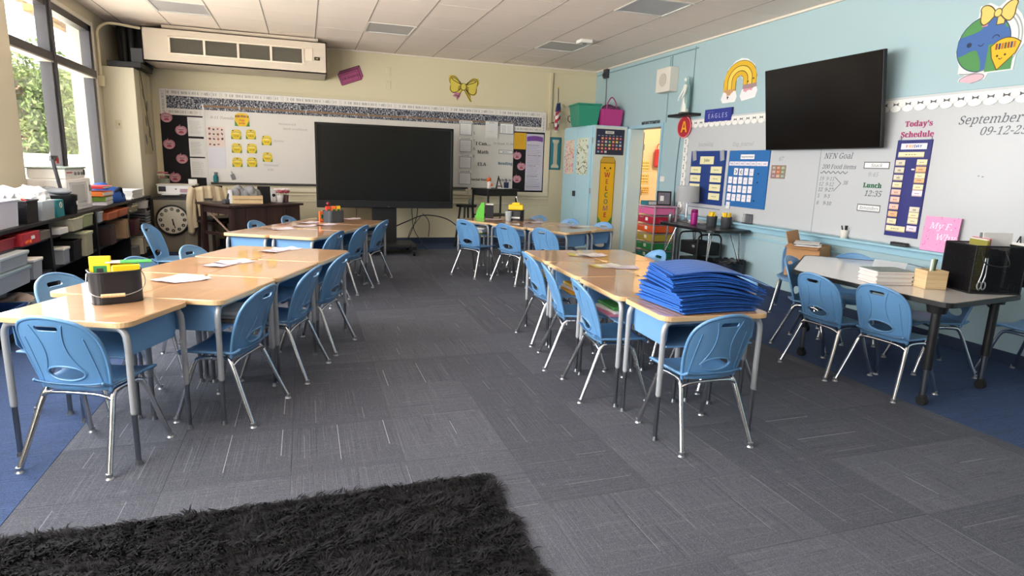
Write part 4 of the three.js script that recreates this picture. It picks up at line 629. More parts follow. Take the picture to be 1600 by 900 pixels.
  fT.wrapS = fT.wrapT = THREE.RepeatWrapping; child('cloth', fg, new THREE.MeshStandardMaterial({ map: fT, roughness: 0.85, side: THREE.DoubleSide }), fl);
  sheet('column_picture', 'narrow teal picture of a white classical column beside the cabinet', 'picture', BW, 4.16, 4.375, 1.31, 1.88, 0.003, tex(96, 256, (x, w, h) => { x.fillStyle = '#2f7f8c'; x.fillRect(0, 0, w, h); x.fillStyle = '#d9d0b8'; x.fillRect(32, 40, 32, 176); x.fillRect(20, 20, 56, 18); x.fillRect(26, 38, 44, 10); x.fillRect(16, 222, 64, 18); x.fillRect(24, 212, 48, 12); x.strokeStyle = '#a79c82'; x.lineWidth = 2; for (const a of [40, 48, 56]) { x.beginPath(); x.moveTo(a, 48); x.lineTo(a, 212); x.stroke(); } x.strokeStyle = '#1d4d56'; x.lineWidth = 5; x.strokeRect(2, 2, w - 4, h - 4); }), { t: 0.01, side: M.teal });
}
// ---------------------------------------------------------------- wall air conditioner, pipes, conduit
{
  const a = thing('air_conditioner', 'long cream wall-hung air conditioner with four grilles below the ceiling', 'air conditioner', -0.81, 2.56, 9.56);
  const W = 2.32, H = 0.43, D = 0.76, G = [-0.84, 0.84, 0.115, 0.325];      // grille opening
  const b = gb(); b.box(0, H / 2, -D - 0.0 + 0.006, W, H, 0.012).box(0, 0.008, -D / 2, W, 0.016, D).box(0, H - 0.006, -D / 2, W, 0.012, D); for (const s of [-1, 1]) b.box(s * (W / 2 - 0.006), H / 2, -D / 2, 0.012, H, D);
  b.box((-W / 2 + G[0]) / 2, H / 2, -0.008, G[0] + W / 2, H, 0.016).box((W / 2 + G[1]) / 2, H / 2, -0.008, W / 2 - G[1], H, 0.016).box(0, G[2] / 2, -0.008, G[1] - G[0], G[2], 0.016).box(0, (H + G[3]) / 2, -0.008, G[1] - G[0], H - G[3], 0.016);
  b.build('casing', M.cream, a); gb().box(0.06, H + 0.022, -0.16, 1.98, 0.055, 0.2, 0.006).box(0.06, H + 0.022, -0.058, 1.98, 0.055, 0.006).build('top_panel', M.cream, a);
  gb().box(0, (G[2] + G[3]) / 2, -0.05, 1.68, 0.21, 0.01).build('filter', mat(0x8b887d, 0.9), a);
  const f = gb(); f.box(0, G[2], 0.004, 1.74, 0.022, 0.016, 0.004).box(0, G[3], 0.004, 1.74, 0.022, 0.016, 0.004).box(G[0], 0.22, 0.004, 0.026, 0.23, 0.016, 0.004).box(G[1], 0.22, 0.004, 0.026, 0.23, 0.016, 0.004); for (const x of [-0.42, 0, 0.42]) f.box(x, 0.22, 0.003, 0.03, 0.21, 0.014, 0.003); f.build('grille_frame', mat(0xefe2cf, 0.45), a);
  for (let k = 0; k < 4; k++) { const q = gb(), x0 = -0.63 + k * 0.42; for (let i = 0; i <= 22; i++) q.box(x0 - 0.19 + i * 0.0173, 0.22, -0.012, 0.003, 0.2, 0.014); for (let i = 1; i < 10; i++) q.box(x0, 0.12 + i * 0.0205, -0.018, 0.39, 0.003, 0.01); q.build('grille', mat(0x8d8778, 0.6), a); }
  gb().box(0.92, 0.245, 0.004, 0.1, 0.17, 0.01, 0.003).build('label_plate', mat(0xe9dcc8, 0.5), a); gb().box(1.03, 0.2, 0.004, 0.075, 0.045, 0.012, 0.003).build('display', M.black, a); gb().box(1.03, 0.2, 0.0105, 0.03, 0.015, 0.002).build('label_mark', mat(0xa88a4a, 0.5), a);
  const p = thing('refrigerant_pipes', 'dark insulated pipes and bracket in the recess left of the air conditioner', 'pipes', -2.18, 2.445, 9.75);
  gb().box(0.02, 0.035, 0.02, 0.38, 0.07, 0.66, 0.006).build('bracket_shelf', M.black, p); for (const x of [-0.06, 0.02]) gb().cyl(x, 0.32, -0.12, 0.045, 0.045, 0.52, 16).build('pipe', M.black, p);
  gb().box(0.1, 0.2, -0.05, 0.14, 0.18, 0.1, 0.006).build('valve_box', M.grey, p); gb().box(0.02, 0.34, -0.3, 0.4, 0.56, 0.06).build('backing', M.black, p);
  const c = thing('conduit_pipe', 'cream conduit curving from the window corner up to the air conditioner', 'pipe', -2.4, 2.3, 9.3);
  gb().tube([[0, 0, 0], [0, 0.4, 0], [0, 0.55, -0.02], [0.06, 0.63, -0.06], [0.16, 0.66, -0.1], [0.42, 0.655, -0.24]], 0.017, 40, 10).build('tube', M.trimCream, c); gb().box(0, -0.06, 0, 0.07, 0.13, 0.05, 0.008).build('outlet_box', M.trimCream, c);
  const sw = thing('light_switch', 'small cream switch plate on the boxed column', 'switch', -2.28, 1.72, 9.4); gb().box(0, 0, 0.004, 0.07, 0.11, 0.008, 0.003).build('plate', mat(0xc9bd9d, 0.5), sw); gb().box(0.01, 0.0, 0.01, 0.012, 0.03, 0.012, 0.002).build('toggle', mat(0x6e6450, 0.5), sw);
}
// ---------------------------------------------------------------- large interactive display on a rolling stand
{
  const t = thing('interactive_display', 'very large black touch display on a rolling stand before the whiteboard', 'display', 1.145, 0, 9.2);
  gb().box(0, 1.275, -0.045, 1.99, 1.19, 0.08, 0.012).build('housing', M.black, t); gb().box(0, 0.735, 0.004, 1.99, 0.1, 0.03, 0.006).build('lower_bezel', mat(0x1b1c1e, 0.35), t);
  const bz = gb(); bz.box(0, 1.852, 0.002, 1.99, 0.036, 0.02, 0.004); for (const s of [-1, 1]) bz.box(s * 0.977, 1.3, 0.002, 0.036, 1.12, 0.02, 0.004); bz.build('bezel', mat(0x0c0d0e, 0.3), t);
  gb().box(0, 1.312, 0.0, 1.92, 1.05, 0.004).build('screen', phys(0x151716, 0.24, { specularIntensity: 0.8 }), t);
  gb().box(0.02, 0.7, 0.02, 0.03, 0.006, 0.004).build('indicator', M.grey, t);
  gb().box(-0.03, 0.42, -0.12, 0.36, 0.6, 0.1, 0.01).box(-0.03, 1.0, -0.13, 0.5, 0.6, 0.06, 0.01).build('stand_column', mat(0x141517, 0.45), t);
  const b = gb(); b.box(-0.03, 0.14, 0.0, 0.86, 0.05, 0.56, 0.012); for (const s of [-1, 1]) b.box(-0.03 + s * 0.38, 0.12, 0, 0.08, 0.07, 0.72, 0.014); b.build('stand_base', mat(0x222427, 0.4), t);
  for (const [x, z] of [[-0.41, 0.32], [0.35, 0.32], [-0.41, -0.32], [0.35, -0.32]]) { const w = gb().cyl(x, 0.045, z, 0.042, 0.042, 0.03, 20, 0, 0, Math.PI / 2).build('castor', M.rubber, t); gb().box(x, 0.085, z, 0.04, 0.04, 0.05, 0.008).build('fork', M.steel, w); }
  const c = thing('power_cord', 'black cables arching from the display stand down to the floor', 'cable', 1.5, 0, 9.5);
  gb().tube([[-0.25, 0.35, 0], [0, 0.46, 0.0], [0.25, 0.56, 0.1], [0.6, 0.5, 0.1], [0.85, 0.3, 0.1], [0.93, 0.12, 0.15], [0.96, 0.02, 0.2], [1.05, 0.012, 0.22]], 0.009, 50, 8).build('cable', M.black, c);
  for (const [a, e] of [[0.12, 0.04], [0.2, -0.08]]) gb().tube([[a, 0.85, -0.3], [a - 0.02, 0.55, -0.2], [a - 0.04 + e, 0.3, -0.1], [a + e * 3, 0.1, 0], [a + e * 4, 0.015, 0.05]], 0.006, 30, 6).build('cable', M.black, c);
  gb().tube([[0.22, 0.58, 0.08], [0.3, 0.5, 0.05], [0.33, 0.4, 0.05], [0.32, 0.22, 0.04]], 0.006, 20, 6).build('cable', M.black, c); gb().tube([[0.2, 0.56, 0.08], [0.05, 0.35, 0.06], [-0.02, 0.18, 0.06]], 0.005, 20, 6).build('cable', M.black, c);
  const r = thing('radiator_cover', 'brown panelled cover low on the cream wall behind the display stand', 'panel', 0.78, 0, BACK); gb().box(0, 0.36, 0.03, 0.9, 0.7, 0.05, 0.004).build('panel', mat(0x8b7a5e, 0.6), r); const rp = gb(); for (const x of [-0.3, 0, 0.3]) rp.box(x, 0.36, 0.058, 0.012, 0.68, 0.008); rp.build('seam', mat(0x6b5a44, 0.6), r);
}
// ---------------------------------------------------------------- pale blue wall: whiteboard, charts, lettering, television
const RW = 'right';
{
  const t = thing('whiteboard', 'long whiteboard with handwriting on the pale blue wall, behind charts and television', 'whiteboard', RIGHT, 0, 0, -Math.PI / 2);
  // inside this group local x = -depth; sheets are laid out with u = -depth
  const D0 = 7.33, D1 = 2.0, wt = tex(2048, 480, (x, w, h) => {
    x.fillStyle = '#c3c7ca'; x.fillRect(0, 0, w, h);
    const X = (d) => (D0 - d) / (D0 - D1) * w, Y = (y) => (2.03 - y) / 1.25 * h;
    const pen = (s, d, y, size, a = 0.85, f = 'serif', col = '52,54,62') => { x.fillStyle = `rgba(${col},${a})`; x.font = `italic ${size}px ${f}`; x.fillText(s, X(d), Y(y)); };
    pen('Journaling', 7.1, 1.69, 24, 0.3); pen('Eng. Journal', 6.4, 1.68, 24, 0.3); pen('67', 5.59, 1.505, 24, 0.45);
    pen('NFN Goal', 4.96, 1.53, 29); pen('200 Food items', 4.97, 1.43, 22);
    x.strokeStyle = 'rgba(60,62,70,.8)'; x.lineWidth = 2.5; x.beginPath(); for (let i = 0; i <= 40; i++) { const a = X(4.98) + i * 3.2, b = Y(1.395) + 4 * Math.sin(i * 0.9); i ? x.lineTo(a, b) : x.moveTo(a, b); } x.stroke();
    [['19  9-11', 1.315, 0.55], ['12  9-12', 1.26, 0.6], ['12  9-27', 1.205, 0.85], ['5    9-3', 1.14, 0.75], ['6    9-10', 1.07, 0.85]].forEach(([s, y, a]) => pen(s, 4.985, y, 20, a));
    x.strokeStyle = 'rgba(70,72,80,.7)'; x.beginPath(); x.moveTo(X(4.79), Y(1.35)); x.lineTo(X(4.71), Y(1.29)); x.lineTo(X(4.79), Y(1.21)); x.stroke(); pen('38', 4.69, 1.28, 20, 0.7);
    pen('9:45', 4.42, 1.365, 22, 0.35); pen('12:35', 4.43, 1.185, 28, 0.9);
    pen('September 12, 2025', 3.65, 1.8, 35, 0.9); pen('09-12-25', 3.47, 1.71, 33, 0.9); x.fillStyle = '#777'; x.fillRect(X(3.42), Y(1.4), 4, 3); x.fillRect(X(3.39), Y(1.395), 5, 3);
  });
  gb().box(-(D0 + D1) / 2, 1.405, 0.006, D0 - D1, 1.25, 0.01).build('board_back', M.steel, t);
  sheet('writing_surface', '', '', null, -D0, -D1, 0.785, 2.03, 0.012, new THREE.MeshStandardMaterial({ map: wt, roughness: 0.2 }), { parent: t, t: 0.002 });
  const j = gb(); for (const d of [5.005, 2.7]) j.box(-d, 1.405, 0.0145, 0.006, 1.24, 0.003); j.build('panel_joint', mat(0x8d9296, 0.5), t);
  gb().box(-D0 - 0.012, 1.405, 0.01, 0.03, 1.28, 0.02, 0.003).box(-(D0 + D1) / 2, 2.045, 0.01, D0 - D1, 0.03, 0.02, 0.003).build('frame', mat(0xc8ccce, 0.4), t);
  // scalloped paper border with small bow prints
  const bd = thing('scalloped_border', 'white scalloped paper border with small dark bow prints round the whiteboard', 'border', RIGHT, 0, 0, -Math.PI / 2);
  const sc = tex(128, 128, (x, w, h) => { x.fillStyle = '#eeeeea'; x.fillRect(0, 0, w, h); x.strokeStyle = '#aaa'; x.lineWidth = 3; x.beginPath(); x.arc(64, 110, 60, Math.PI, 0); x.stroke(); x.fillStyle = '#55565a'; x.beginPath(); x.moveTo(64, 48); x.lineTo(34, 28); x.lineTo(38, 66); x.closePath(); x.moveTo(64, 48); x.lineTo(94, 28); x.lineTo(90, 66); x.closePath(); x.fill(); x.fillRect(58, 42, 12, 12); });
  const sp = [[0, 1], [0, 0.4], ...Array.from({ length: 9 }, (_, i) => [0.5 - 0.5 * Math.cos(i / 8 * Math.PI), 0.4 - 0.4 * Math.sin(i / 8 * Math.PI)]), [1, 0.4], [1, 1]];
  const scal = cutout('scallop', '', '', null, 0, 0, 0.115, 0.105, 0, sp, sc, { parent: bd }); bd.remove(scal);
  for (let i = 0; i < 46; i++) { const m = scal.clone(); m.position.set(-7.3 + i * 0.114, 1.985, 0.02 + (i % 2) * 0.0025); bd.add(m); }
  for (let i = 0; i < 7; i++) { const m = scal.clone(); m.position.set(-7.37, 1.76 - i * 0.113, 0.02 + (i % 2) * 0.0025); m.rotation.z = Math.PI / 2; bd.add(m); }
  for (let i = 0; i < 3; i++) { const m = scal.clone(); m.position.set(-7.385, 0.98 - i * 0.113 + 0.0, 0.024 + (i % 2) * 0.0025); m.rotation.z = Math.PI / 2; bd.add(m); }
}
// a chart hung on the right wall: group at the chart's top middle, cards are parts
function pocketChart(name, label, d0, d1, y0, y1, m, cards) {
  const t = thing(name, label, 'chart', RIGHT - 0.017, y1, (d0 + d1) / 2, -Math.PI / 2), w = d0 - d1, h = y1 - y0;
  const p = new THREE.PlaneGeometry(w, h, 16, 24), a = p.attributes.position; for (let i = 0; i < a.count; i++) a.setZ(i, 0.003 + 0.004 * noise.noise(a.getX(i) * 6, a.getY(i) * 4, d0) ); p.computeVertexNormals();
  const b = gb().add(p, 0, -h / 2, 0.004).box(0, -h / 2, -0.001, w, h, 0.004).build('backing', m, t);
  for (const [n, u, v, cw, ch, cm] of cards) { const c = new THREE.Mesh(new THREE.BoxGeometry(cw, ch, 0.002), cm); c.name = n; c.position.set(u - w / 2, -v, 0.0135); c.rotation.x = -0.02; t.add(c); }
  return t;
}
const printed = (bg, ink, s, o = {}) => glossy(tex(o.w ?? 128, o.h ?? 48, (x, w, h) => { x.fillStyle = bg; x.fillRect(0, 0, w, h); if (o.bar) { x.fillStyle = o.bar; x.fillRect(0, h - 9, w, 9); } if (s) { x.fillStyle = ink; x.font = `${o.b ?? 'bold'} ${o.fs ?? 24}px ${o.f ?? 'sans-serif'}`; x.textAlign = 'center'; x.fillText(s, w / 2, h / 2 + 8); } else scribble(x, w * 0.28, h / 2, w * 0.45, 0, 12, ink, 6); if (o.frame) { x.strokeStyle = o.frame; x.lineWidth = 5; x.strokeRect(2, 2, w - 4, h - 4); } }), 0.6);
{
  const navy = mat(0x1f3f86, 0.45), sea = mat(0x2a6db0, 0.5), ink = mat(0x2b2f76, 0.45);
  const pale = printed('#ece6b8', '#8a8452'), head = printed('#ece6b8', '#6a6440', 'Jobs', { f: 'serif' });
  const c1 = [['title_card', 0.36, 0.12, 0.29, 0.1, head]]; for (let i = 0; i < 4; i++) { c1.push(['card', 0.135, 0.245 + i * 0.112, 0.225, 0.085, pale]); c1.push(['card', 0.57, 0.24 + i * 0.112, 0.225, 0.085, pale]); }
  const p1 = pocketChart('pocket_chart', 'navy pocket chart holding two columns of pale yellow cards', 7.22, 6.49, 0.945, 1.63, navy, c1);
  const tp = gb(); for (const u of [-0.28, 0.3]) tp.box(u, -0.06, 0.015, 0.08, 0.13, 0.003, 0, 0, 0, 0.2); tp.build('corner_tape', M.clear, p1); const pk = gb(); for (let i = 0; i < 5; i++) pk.box(0, -0.285 - i * 0.112, 0.012, 0.7, 0.006, 0.004); pk.build('pocket_hem', mat(0x18316b, 0.5), p1);
  const wht = printed('#eeedf2', 'rgba(150,140,170,.7)', '', { w: 48, h: 64 }), hdr = printed('#e6e2ec', '#6a6a7a', '', { w: 64, h: 32 }), arrow = (f) => glossy(tex(48, 64, (x, w, h) => { x.fillStyle = '#f0eff2'; x.fillRect(0, 0, w, h); x.strokeStyle = '#333'; x.lineWidth = 7; x.beginPath(); x.moveTo(24 - f * 8, 14); x.lineTo(24 + f * 8, 32); x.lineTo(24 - f * 8, 50); x.stroke(); }), 0.6);
  const c2 = [['title_card', 0.34, 0.075, 0.24, 0.055, printed('#f0eff4', '#33363c', 'September', { fs: 22 })]]; for (let i = 0; i < 7; i++) c2.push(['day_card', 0.07 + i * 0.096, 0.155, 0.092, 0.05, hdr]);
  const rows = [[1, 4], [0, 5], [0, 5], [0, 5], [0, 1]]; rows.forEach(([s, n], r) => { for (let i = 0; i < n; i++) c2.push(['date_card', 0.07 + (s + i) * 0.092, 0.25 + r * 0.103 + (i % 2) * 0.004, 0.07, 0.082, r === 0 && i < 2 ? arrow(i ? -1 : 1) : wht]); });
  const p2 = pocketChart('calendar_chart', 'bright blue September calendar chart with rows of white date cards', 6.425, 5.72, 0.957, 1.628, sea, c2);
  const pin = gb(); for (const [u, v] of [[0.2, 0.27], [0.2, 0.37], [0.17, 0.58], [-0.3, 0.5]]) pin.cyl(u, -v, 0.014, 0.008, 0.008, 0.004, 10, Math.PI / 2); pin.build('snap', M.black, p2);
  const K = [['#d9d4c0', '#55553a', '8:00'], ['#e9c4b4', '#8a4a3a', '10:10'], ['#efe0ee', '#66506a', ''], ['#eadfb8', '#6a5a2a', ''], ['#e8b98a', '#7a4a1a', '']].map(([b, i, s]) => printed(b, i, s, { bar: 'rgba(120,90,60,.35)', fs: 22 }));
  const fri = glossy(tex(160, 48, (x, w, h) => { x.fillStyle = '#e7e6f2'; x.fillRect(0, 0, w, h); x.font = 'bold 30px sans-serif'; ['F', 'R', 'I', 'D', 'A', 'Y'].forEach((c, i) => { x.fillStyle = ['#c0392b', '#d8a020', '#e0822a', '#3a4a7a', '#3f5f9a', '#55589a'][i]; x.fillText(c, 30 + i * 18 - (i > 2 ? 6 : 0), 34); }); }), 0.6);
  const cards = [['title_card', 0.165, 0.055, 0.24, 0.05, fri], ['schedule_card', 0.15, 0.125, 0.24, 0.045, K[3]]];
  for (let i = 0; i < 9; i++) cards.push(['time_card', 0.062, 0.195 + i * 0.064, 0.09, 0.05, K[[0, 0, 0, 3, 1, 1, 1, 4, 3][i]]]);
  [[0.19, 3], [0.25, 4], [0.305, 3], [0.34, 4], [0.4, 3], [0.452, 2], [0.592, 0], [0.64, 3], [0.69, 3], [0.755, 2]].forEach(([v, k]) => cards.push(['subject_card', 0.262, v, 0.092, 0.05, K[k]]));
  cards.push(['schedule_card', 0.11, 0.77, 0.185, 0.05, K[3]]);
  const p3 = pocketChart('schedule_chart', 'tall narrow navy schedule chart of small cards below pink lettering', 4.15, 3.83, 0.853, 1.69, ink, cards);
  const rg = gb(); for (const u of [-0.14, 0.14]) rg.cyl(u, 0.012, 0.006, 0.012, 0.012, 0.01, 14, Math.PI / 2); rg.build('hanging_ring', M.steel, p3); gb().box(-0.01, -0.83 + 0.06, 0.013, 0.03, 0.014, 0.002).box(0.12, -0.83 + 0.065, 0.013, 0.04, 0.014, 0.002).box(0.03, -0.25, 0.013, 0.03, 0.012, 0.002).build('glint_tab', M.paper, p3);
  sheet('number_square', 'small colourful number square stuck right of the blue calendar', 'card', RW, 5.68, 5.46, 1.315, 1.46, 0.016, tex(128, 128, (x, w, h) => { x.fillStyle = '#8a6a5e'; x.fillRect(0, 0, w, h); for (let i = 0; i < 9; i++) { x.fillStyle = ['#a2988c', '#c08a6a', '#9aa88a', '#b49a92', '#d07a4a', '#8a9a7a', '#a08090', '#c4a080', '#8c9c90'][i]; x.fillRect(8 + (i % 3) * 40, 8 + ((i / 3) | 0) * 40, 32, 32); scribble(x, 14 + (i % 3) * 40, 24 + ((i / 3) | 0) * 40, 20, 0, 10, '#fff', 4); } }));
  const word = (s, d, y, width, col, label, f = 'serif_bold', off = 0.016) => { const g = textGeo(s, 0.1, f, 0.004), b = g.boundingBox, k = width / (b.max.x - b.min.x); g.scale(k, k, 1); const m = new THREE.Mesh(g, mat(col, 0.6)); m.name = numbered('cut_lettering'); m.position.set(RIGHT - off, y, -d); m.rotation.y = -Math.PI / 2; scene.add(m); tag(m, label, 'lettering'); };
  word("Today's", 3.985, 1.82, 0.25, 0xb02f6e, 'pink letters reading Today\u2019s above the schedule chart'); word('Schedule', 3.985, 1.738, 0.3, 0xb02f6e, 'pink letters reading Schedule above the schedule chart');
  word('Lunch', 4.35, 1.29, 0.195, 0x1d6b45, 'green letters reading Lunch on the whiteboard'); word('MEREZOMIAL', 8.36, 2.062, 0.54, 0x23272c, 'dark letters on the blue wall above the doorway', 'sans_bold', 0.003);
  const card = (label, s, d0, d1, y0, y1) => sheet('name_card', label, 'card', RW, d0, d1, y0, y1, 0.016, tex(128, 32, (x, w, h) => { x.fillStyle = '#eceeee'; x.fillRect(0, 0, w, h); x.strokeStyle = '#555'; x.lineWidth = 4; x.strokeRect(2, 2, w - 4, h - 4); x.fillStyle = '#5a5e66'; x.font = 'italic 20px serif'; x.textAlign = 'center'; x.fillText(s, w / 2, 23); }));
  card('small white card reading Snack on the whiteboard', 'Snack', 4.47, 4.2, 1.44, 1.503); card('small white card reading Reminders on the whiteboard', 'Reminders', 4.48, 4.23, 1.045, 1.112);
  const pk2 = sheet('pink_poster', 'pink speckled square poster leaning on the chalk ledge', 'poster', RW, 3.76, 3.46, 0.775, 1.06, 0.045, tex(256, 256, (x, w, h) => { x.fillStyle = '#ef9cc8'; x.fillRect(0, 0, w, h); for (let i = 0; i < 60; i++) { x.fillStyle = ['rgba(150,70,120,.6)', 'rgba(200,90,150,.5)'][i % 2]; x.beginPath(); x.arc(rnd() * w, rnd() * h, rr(2, 5), 0, 7); x.fill(); } x.strokeStyle = x.fillStyle = '#fbe6f2'; x.font = 'italic 64px serif'; x.fillText('My F.', 40, 90); x.fillText('Why', 96, 170); }), { t: 0.012, side: mat(0xa86a8c, 0.6) });
  pk2.rotateX(-0.06);
}
{
  const e = thing('whiteboard_eraser', 'black felt eraser on the chalk ledge below the schedule chart', 'eraser', RIGHT - 0.05, 0.773, 3.96, -Math.PI / 2); gb().box(0, 0.012, 0, 0.15, 0.02, 0.045, 0.004).build('felt', M.darkGrey, e); gb().box(0, 0.027, 0, 0.15, 0.014, 0.047, 0.005).build('grip', M.black, e);
  const c = thing('marker_cup', 'small white cup of dark markers on the chalk ledge', 'cup', RIGHT - 0.045, 0.773, 4.56, 0); gb().lathe([[0, 0], [0.03, 0], [0.036, 0.08], [0.034, 0.08], [0.028, 0.006], [0, 0.006]]).build('cup', mat(0xe8e4da, 0.4), c); const mk = gb(); for (let i = 0; i < 4; i++) mk.rod([0.004 * i - 0.006, 0.01, 0.004 * (i % 2)], [0.03 * Math.cos(i * 1.9), 0.12, 0.03 * Math.sin(i * 1.9)], 0.006); mk.build('marker', M.black, c);
  const t = thing('wall_television', 'large black television mounted on the pale blue wall', 'television', RIGHT - 0.185, 2.035, 4.96, -Math.PI / 2);
  const p = new THREE.Group(); p.name = 'panel'; p.rotation.x = 0.15; t.add(p);
  gb().box(0, 0, -0.022, 1.46, 0.84, 0.04, 0.006).build('housing', M.black, p); gb().box(0, 0.002, 0.0, 1.44, 0.822, 0.003).build('screen', phys(0x110e0d, 0.18, { specularIntensity: 0.9 }), p);
  gb().box(0, 0, -0.115, 0.5, 0.4, 0.03, 0.004).box(0, 0, -0.08, 0.3, 0.3, 0.06, 0.004).build('wall_mount', M.blackMetal, t);
  const s = thing('wall_speaker', 'beige square wall speaker high on the blue wall beside the statue', 'speaker', RIGHT - 0.001, 2.62, 7.9, -Math.PI / 2); gb().box(0, 0, 0.07, 0.36, 0.33, 0.14, 0.008).build('case', mat(0xddd9cf, 0.5), s); gb().cyl(0, 0, 0.142, 0.09, 0.09, 0.006, 32, Math.PI / 2).build('grille', mat(0xc4bfb2, 0.7), s); gb().box(0, 0.25, 0.006, 0.014, 0.17, 0.012).build('wire_cover', mat(0x7fa0aa, 0.6), s);
  // statue on its shelf
  const sh = thing('wall_shelf', 'narrow black wall shelf below the white statue', 'shelf', RIGHT, 2.105, 7.38, -Math.PI / 2); gb().box(0, 0, 0.09, 0.52, 0.035, 0.18, 0.003).build('board', M.black, sh);
  const st = thing('statue', 'small white robed statue with pale teal mantle on the black wall shelf', 'statue', RIGHT - 0.1, 2.123, 7.36, -Math.PI / 2 - 0.3);
  const robe = mat(0xe6e8e2, 0.45), mant = mat(0x8fb0ae, 0.5); gb().box(0, 0.01, 0, 0.15, 0.02, 0.12, 0.004).build('plinth', mat(0x5c5850, 0.6), st);
  const fold = (prof, amp, k) => { const g = new THREE.LatheGeometry(prof.map((q) => new THREE.Vector2(...q)), 40), a = g.attributes.position; for (let i = 0; i < a.count; i++) { const x = a.getX(i), z = a.getZ(i), th = Math.atan2(z, x), f = 1 + amp * Math.sin(th * k) * Math.max(0, 1 - a.getY(i) / 0.42); a.setXYZ(i, x * f, a.getY(i), z * f * 0.8); } g.computeVertexNormals(); return g; };
  gb().add(fold([[0, 0.02], [0.062, 0.02], [0.056, 0.1], [0.044, 0.2], [0.04, 0.27], [0.05, 0.33], [0.046, 0.37], [0.022, 0.392], [0.017, 0.41], [0, 0.412]], 0.07, 7)).build('robe', robe, st);
  gb().add(fold([[0.06, 0.06], [0.064, 0.14], [0.06, 0.26], [0.06, 0.34], [0.05, 0.38], [0.032, 0.42], [0.036, 0.45], [0.03, 0.475], [0.0, 0.488]], 0.05, 5).scale(1, 1, 0.9), 0, 0, -0.012).build('mantle', mant, st);
  gb().sph(0, 0.442, 0.012, 0.026, 0.82, 1.1, 0.95).sph(0, 0.436, 0.036, 0.004).build('head', robe, st); for (const s2 of [-1, 1]) { const am = gb().tube([[s2 * 0.045, 0.36, 0.01], [s2 * 0.07, 0.29, 0.03], [s2 * 0.082, 0.22, 0.06]], 0.014, 12, 8).build('arm', robe, st); const hd = gb().sph(s2 * 0.084, 0.207, 0.066, 0.011, 0.7, 1.2, 1); for (let f = 0; f < 4; f++) hd.rod([s2 * (0.08 + f * 0.003), 0.2, 0.062 + f * 0.003], [s2 * (0.083 + f * 0.004), 0.178 - 0.003 * (f % 2), 0.07 + f * 0.003], 0.0026, 6); hd.rod([s2 * 0.078, 0.207, 0.066], [s2 * 0.07, 0.195, 0.078], 0.003, 6).build('hand', robe, am); }
  cutout('round_sign', 'round red sign with a yellow letter A below the statue shelf', 'sign', RW, 7.43, 1.957, 0.33, 0.3, 0.03, ellipsePts(40), tex(160, 160, (x, w, h) => { x.fillStyle = '#b52438'; x.fillRect(0, 0, w, h); x.strokeStyle = '#e8b0b4'; x.lineWidth = 6; x.beginPath(); x.arc(80, 80, 75, 0, 7); x.stroke(); x.fillStyle = '#7c1424'; x.font = 'bold 110px sans-serif'; x.textAlign = 'center'; x.fillText('A', 86, 122); x.fillStyle = '#f0a51e'; x.fillText('A', 80, 118); }), { t: 0.01 });
  sheet('eagles_sign', 'blue sign with white letters reading Eagles beside the statue shelf', 'sign', RW, 6.99, 6.46, 1.995, 2.15, 0.004, tex(256, 80, (x, w, h) => { x.fillStyle = '#28348f'; x.fillRect(0, 0, w, h); x.fillStyle = '#c9cfe8'; x.font = '40px sans-serif'; x.textAlign = 'center'; x.fillText('E A G L E S', w / 2, 58); scribble(x, 20, 16, 70, 0, 8, '#8f98c8', 3); }), { t: 0.03, side: mat(0x1d2570, 0.5) });
  // pencil rainbow decal
  const rb = tex(256, 256, (x, w, h) => {
    x.fillStyle = '#eef0ee'; x.fillRect(0, 0, w, h); const arc = (r, c) => { x.strokeStyle = c; x.beginPath(); x.moveTo(128 - r, 190); x.lineTo(128 - r, 130); x.arc(128, 130, r, Math.PI, 0); x.lineTo(128 + r, 170); x.stroke(); };
    x.lineWidth = 92; arc(70, '#54431a'); x.lineWidth = 26; arc(100, '#e2b52c'); arc(70, '#efcf5c'); arc(40, '#e2b52c');
    x.fillStyle = '#c79a72'; x.beginPath(); x.moveTo(16, 176); x.lineTo(100, 176); x.lineTo(52, 236); x.closePath(); x.fill(); x.fillStyle = '#4a3230'; x.beginPath(); x.moveTo(44, 222); x.lineTo(62, 222); x.lineTo(52, 240); x.fill();
    x.fillStyle = '#a5898c'; x.fillRect(150, 160, 96, 26); x.fillStyle = '#d79aa6'; x.fillRect(160, 186, 80, 30); x.fillStyle = '#33250f'; x.beginPath(); x.arc(222, 132, 5, 0, 7); x.arc(186, 146, 5, 0, 7); x.fill();
    for (const c of [[20, 214], [90, 220], [60, 236], [160, 224], [200, 220], [240, 206]]) { x.fillStyle = '#ecebee'; x.strokeStyle = '#a9a2ac'; x.lineWidth = 3; x.beginPath(); x.arc(c[0], c[1], 24, 0, 7); x.fill(); } x.fillStyle = '#4a3230'; x.beginPath(); x.moveTo(44, 218); x.lineTo(60, 218); x.lineTo(50, 238); x.fill();
  });
  const rp = [[0, 0.1], [0.06, 0.0], [0.42, 0.0], [0.46, 0.12], [0.4, 0.3], [0.4, 0.48], [0.5, 0.62], [0.6, 0.48], [0.6, 0.3], [0.54, 0.12], [0.6, 0.0], [0.95, 0.05], [1, 0.2], [0.96, 0.3], [0.96, 0.5], [0.86, 0.8], [0.66, 0.96], [0.5, 1], [0.34, 0.96], [0.14, 0.8], [0.04, 0.5], [0.06, 0.26]];
  cutout('rainbow_decal', 'yellow pencil-rainbow decal with white clouds above the Eagles sign', 'decal', RW, 6.4, 2.46, 0.66, 0.5, 0.002, rp, rb);
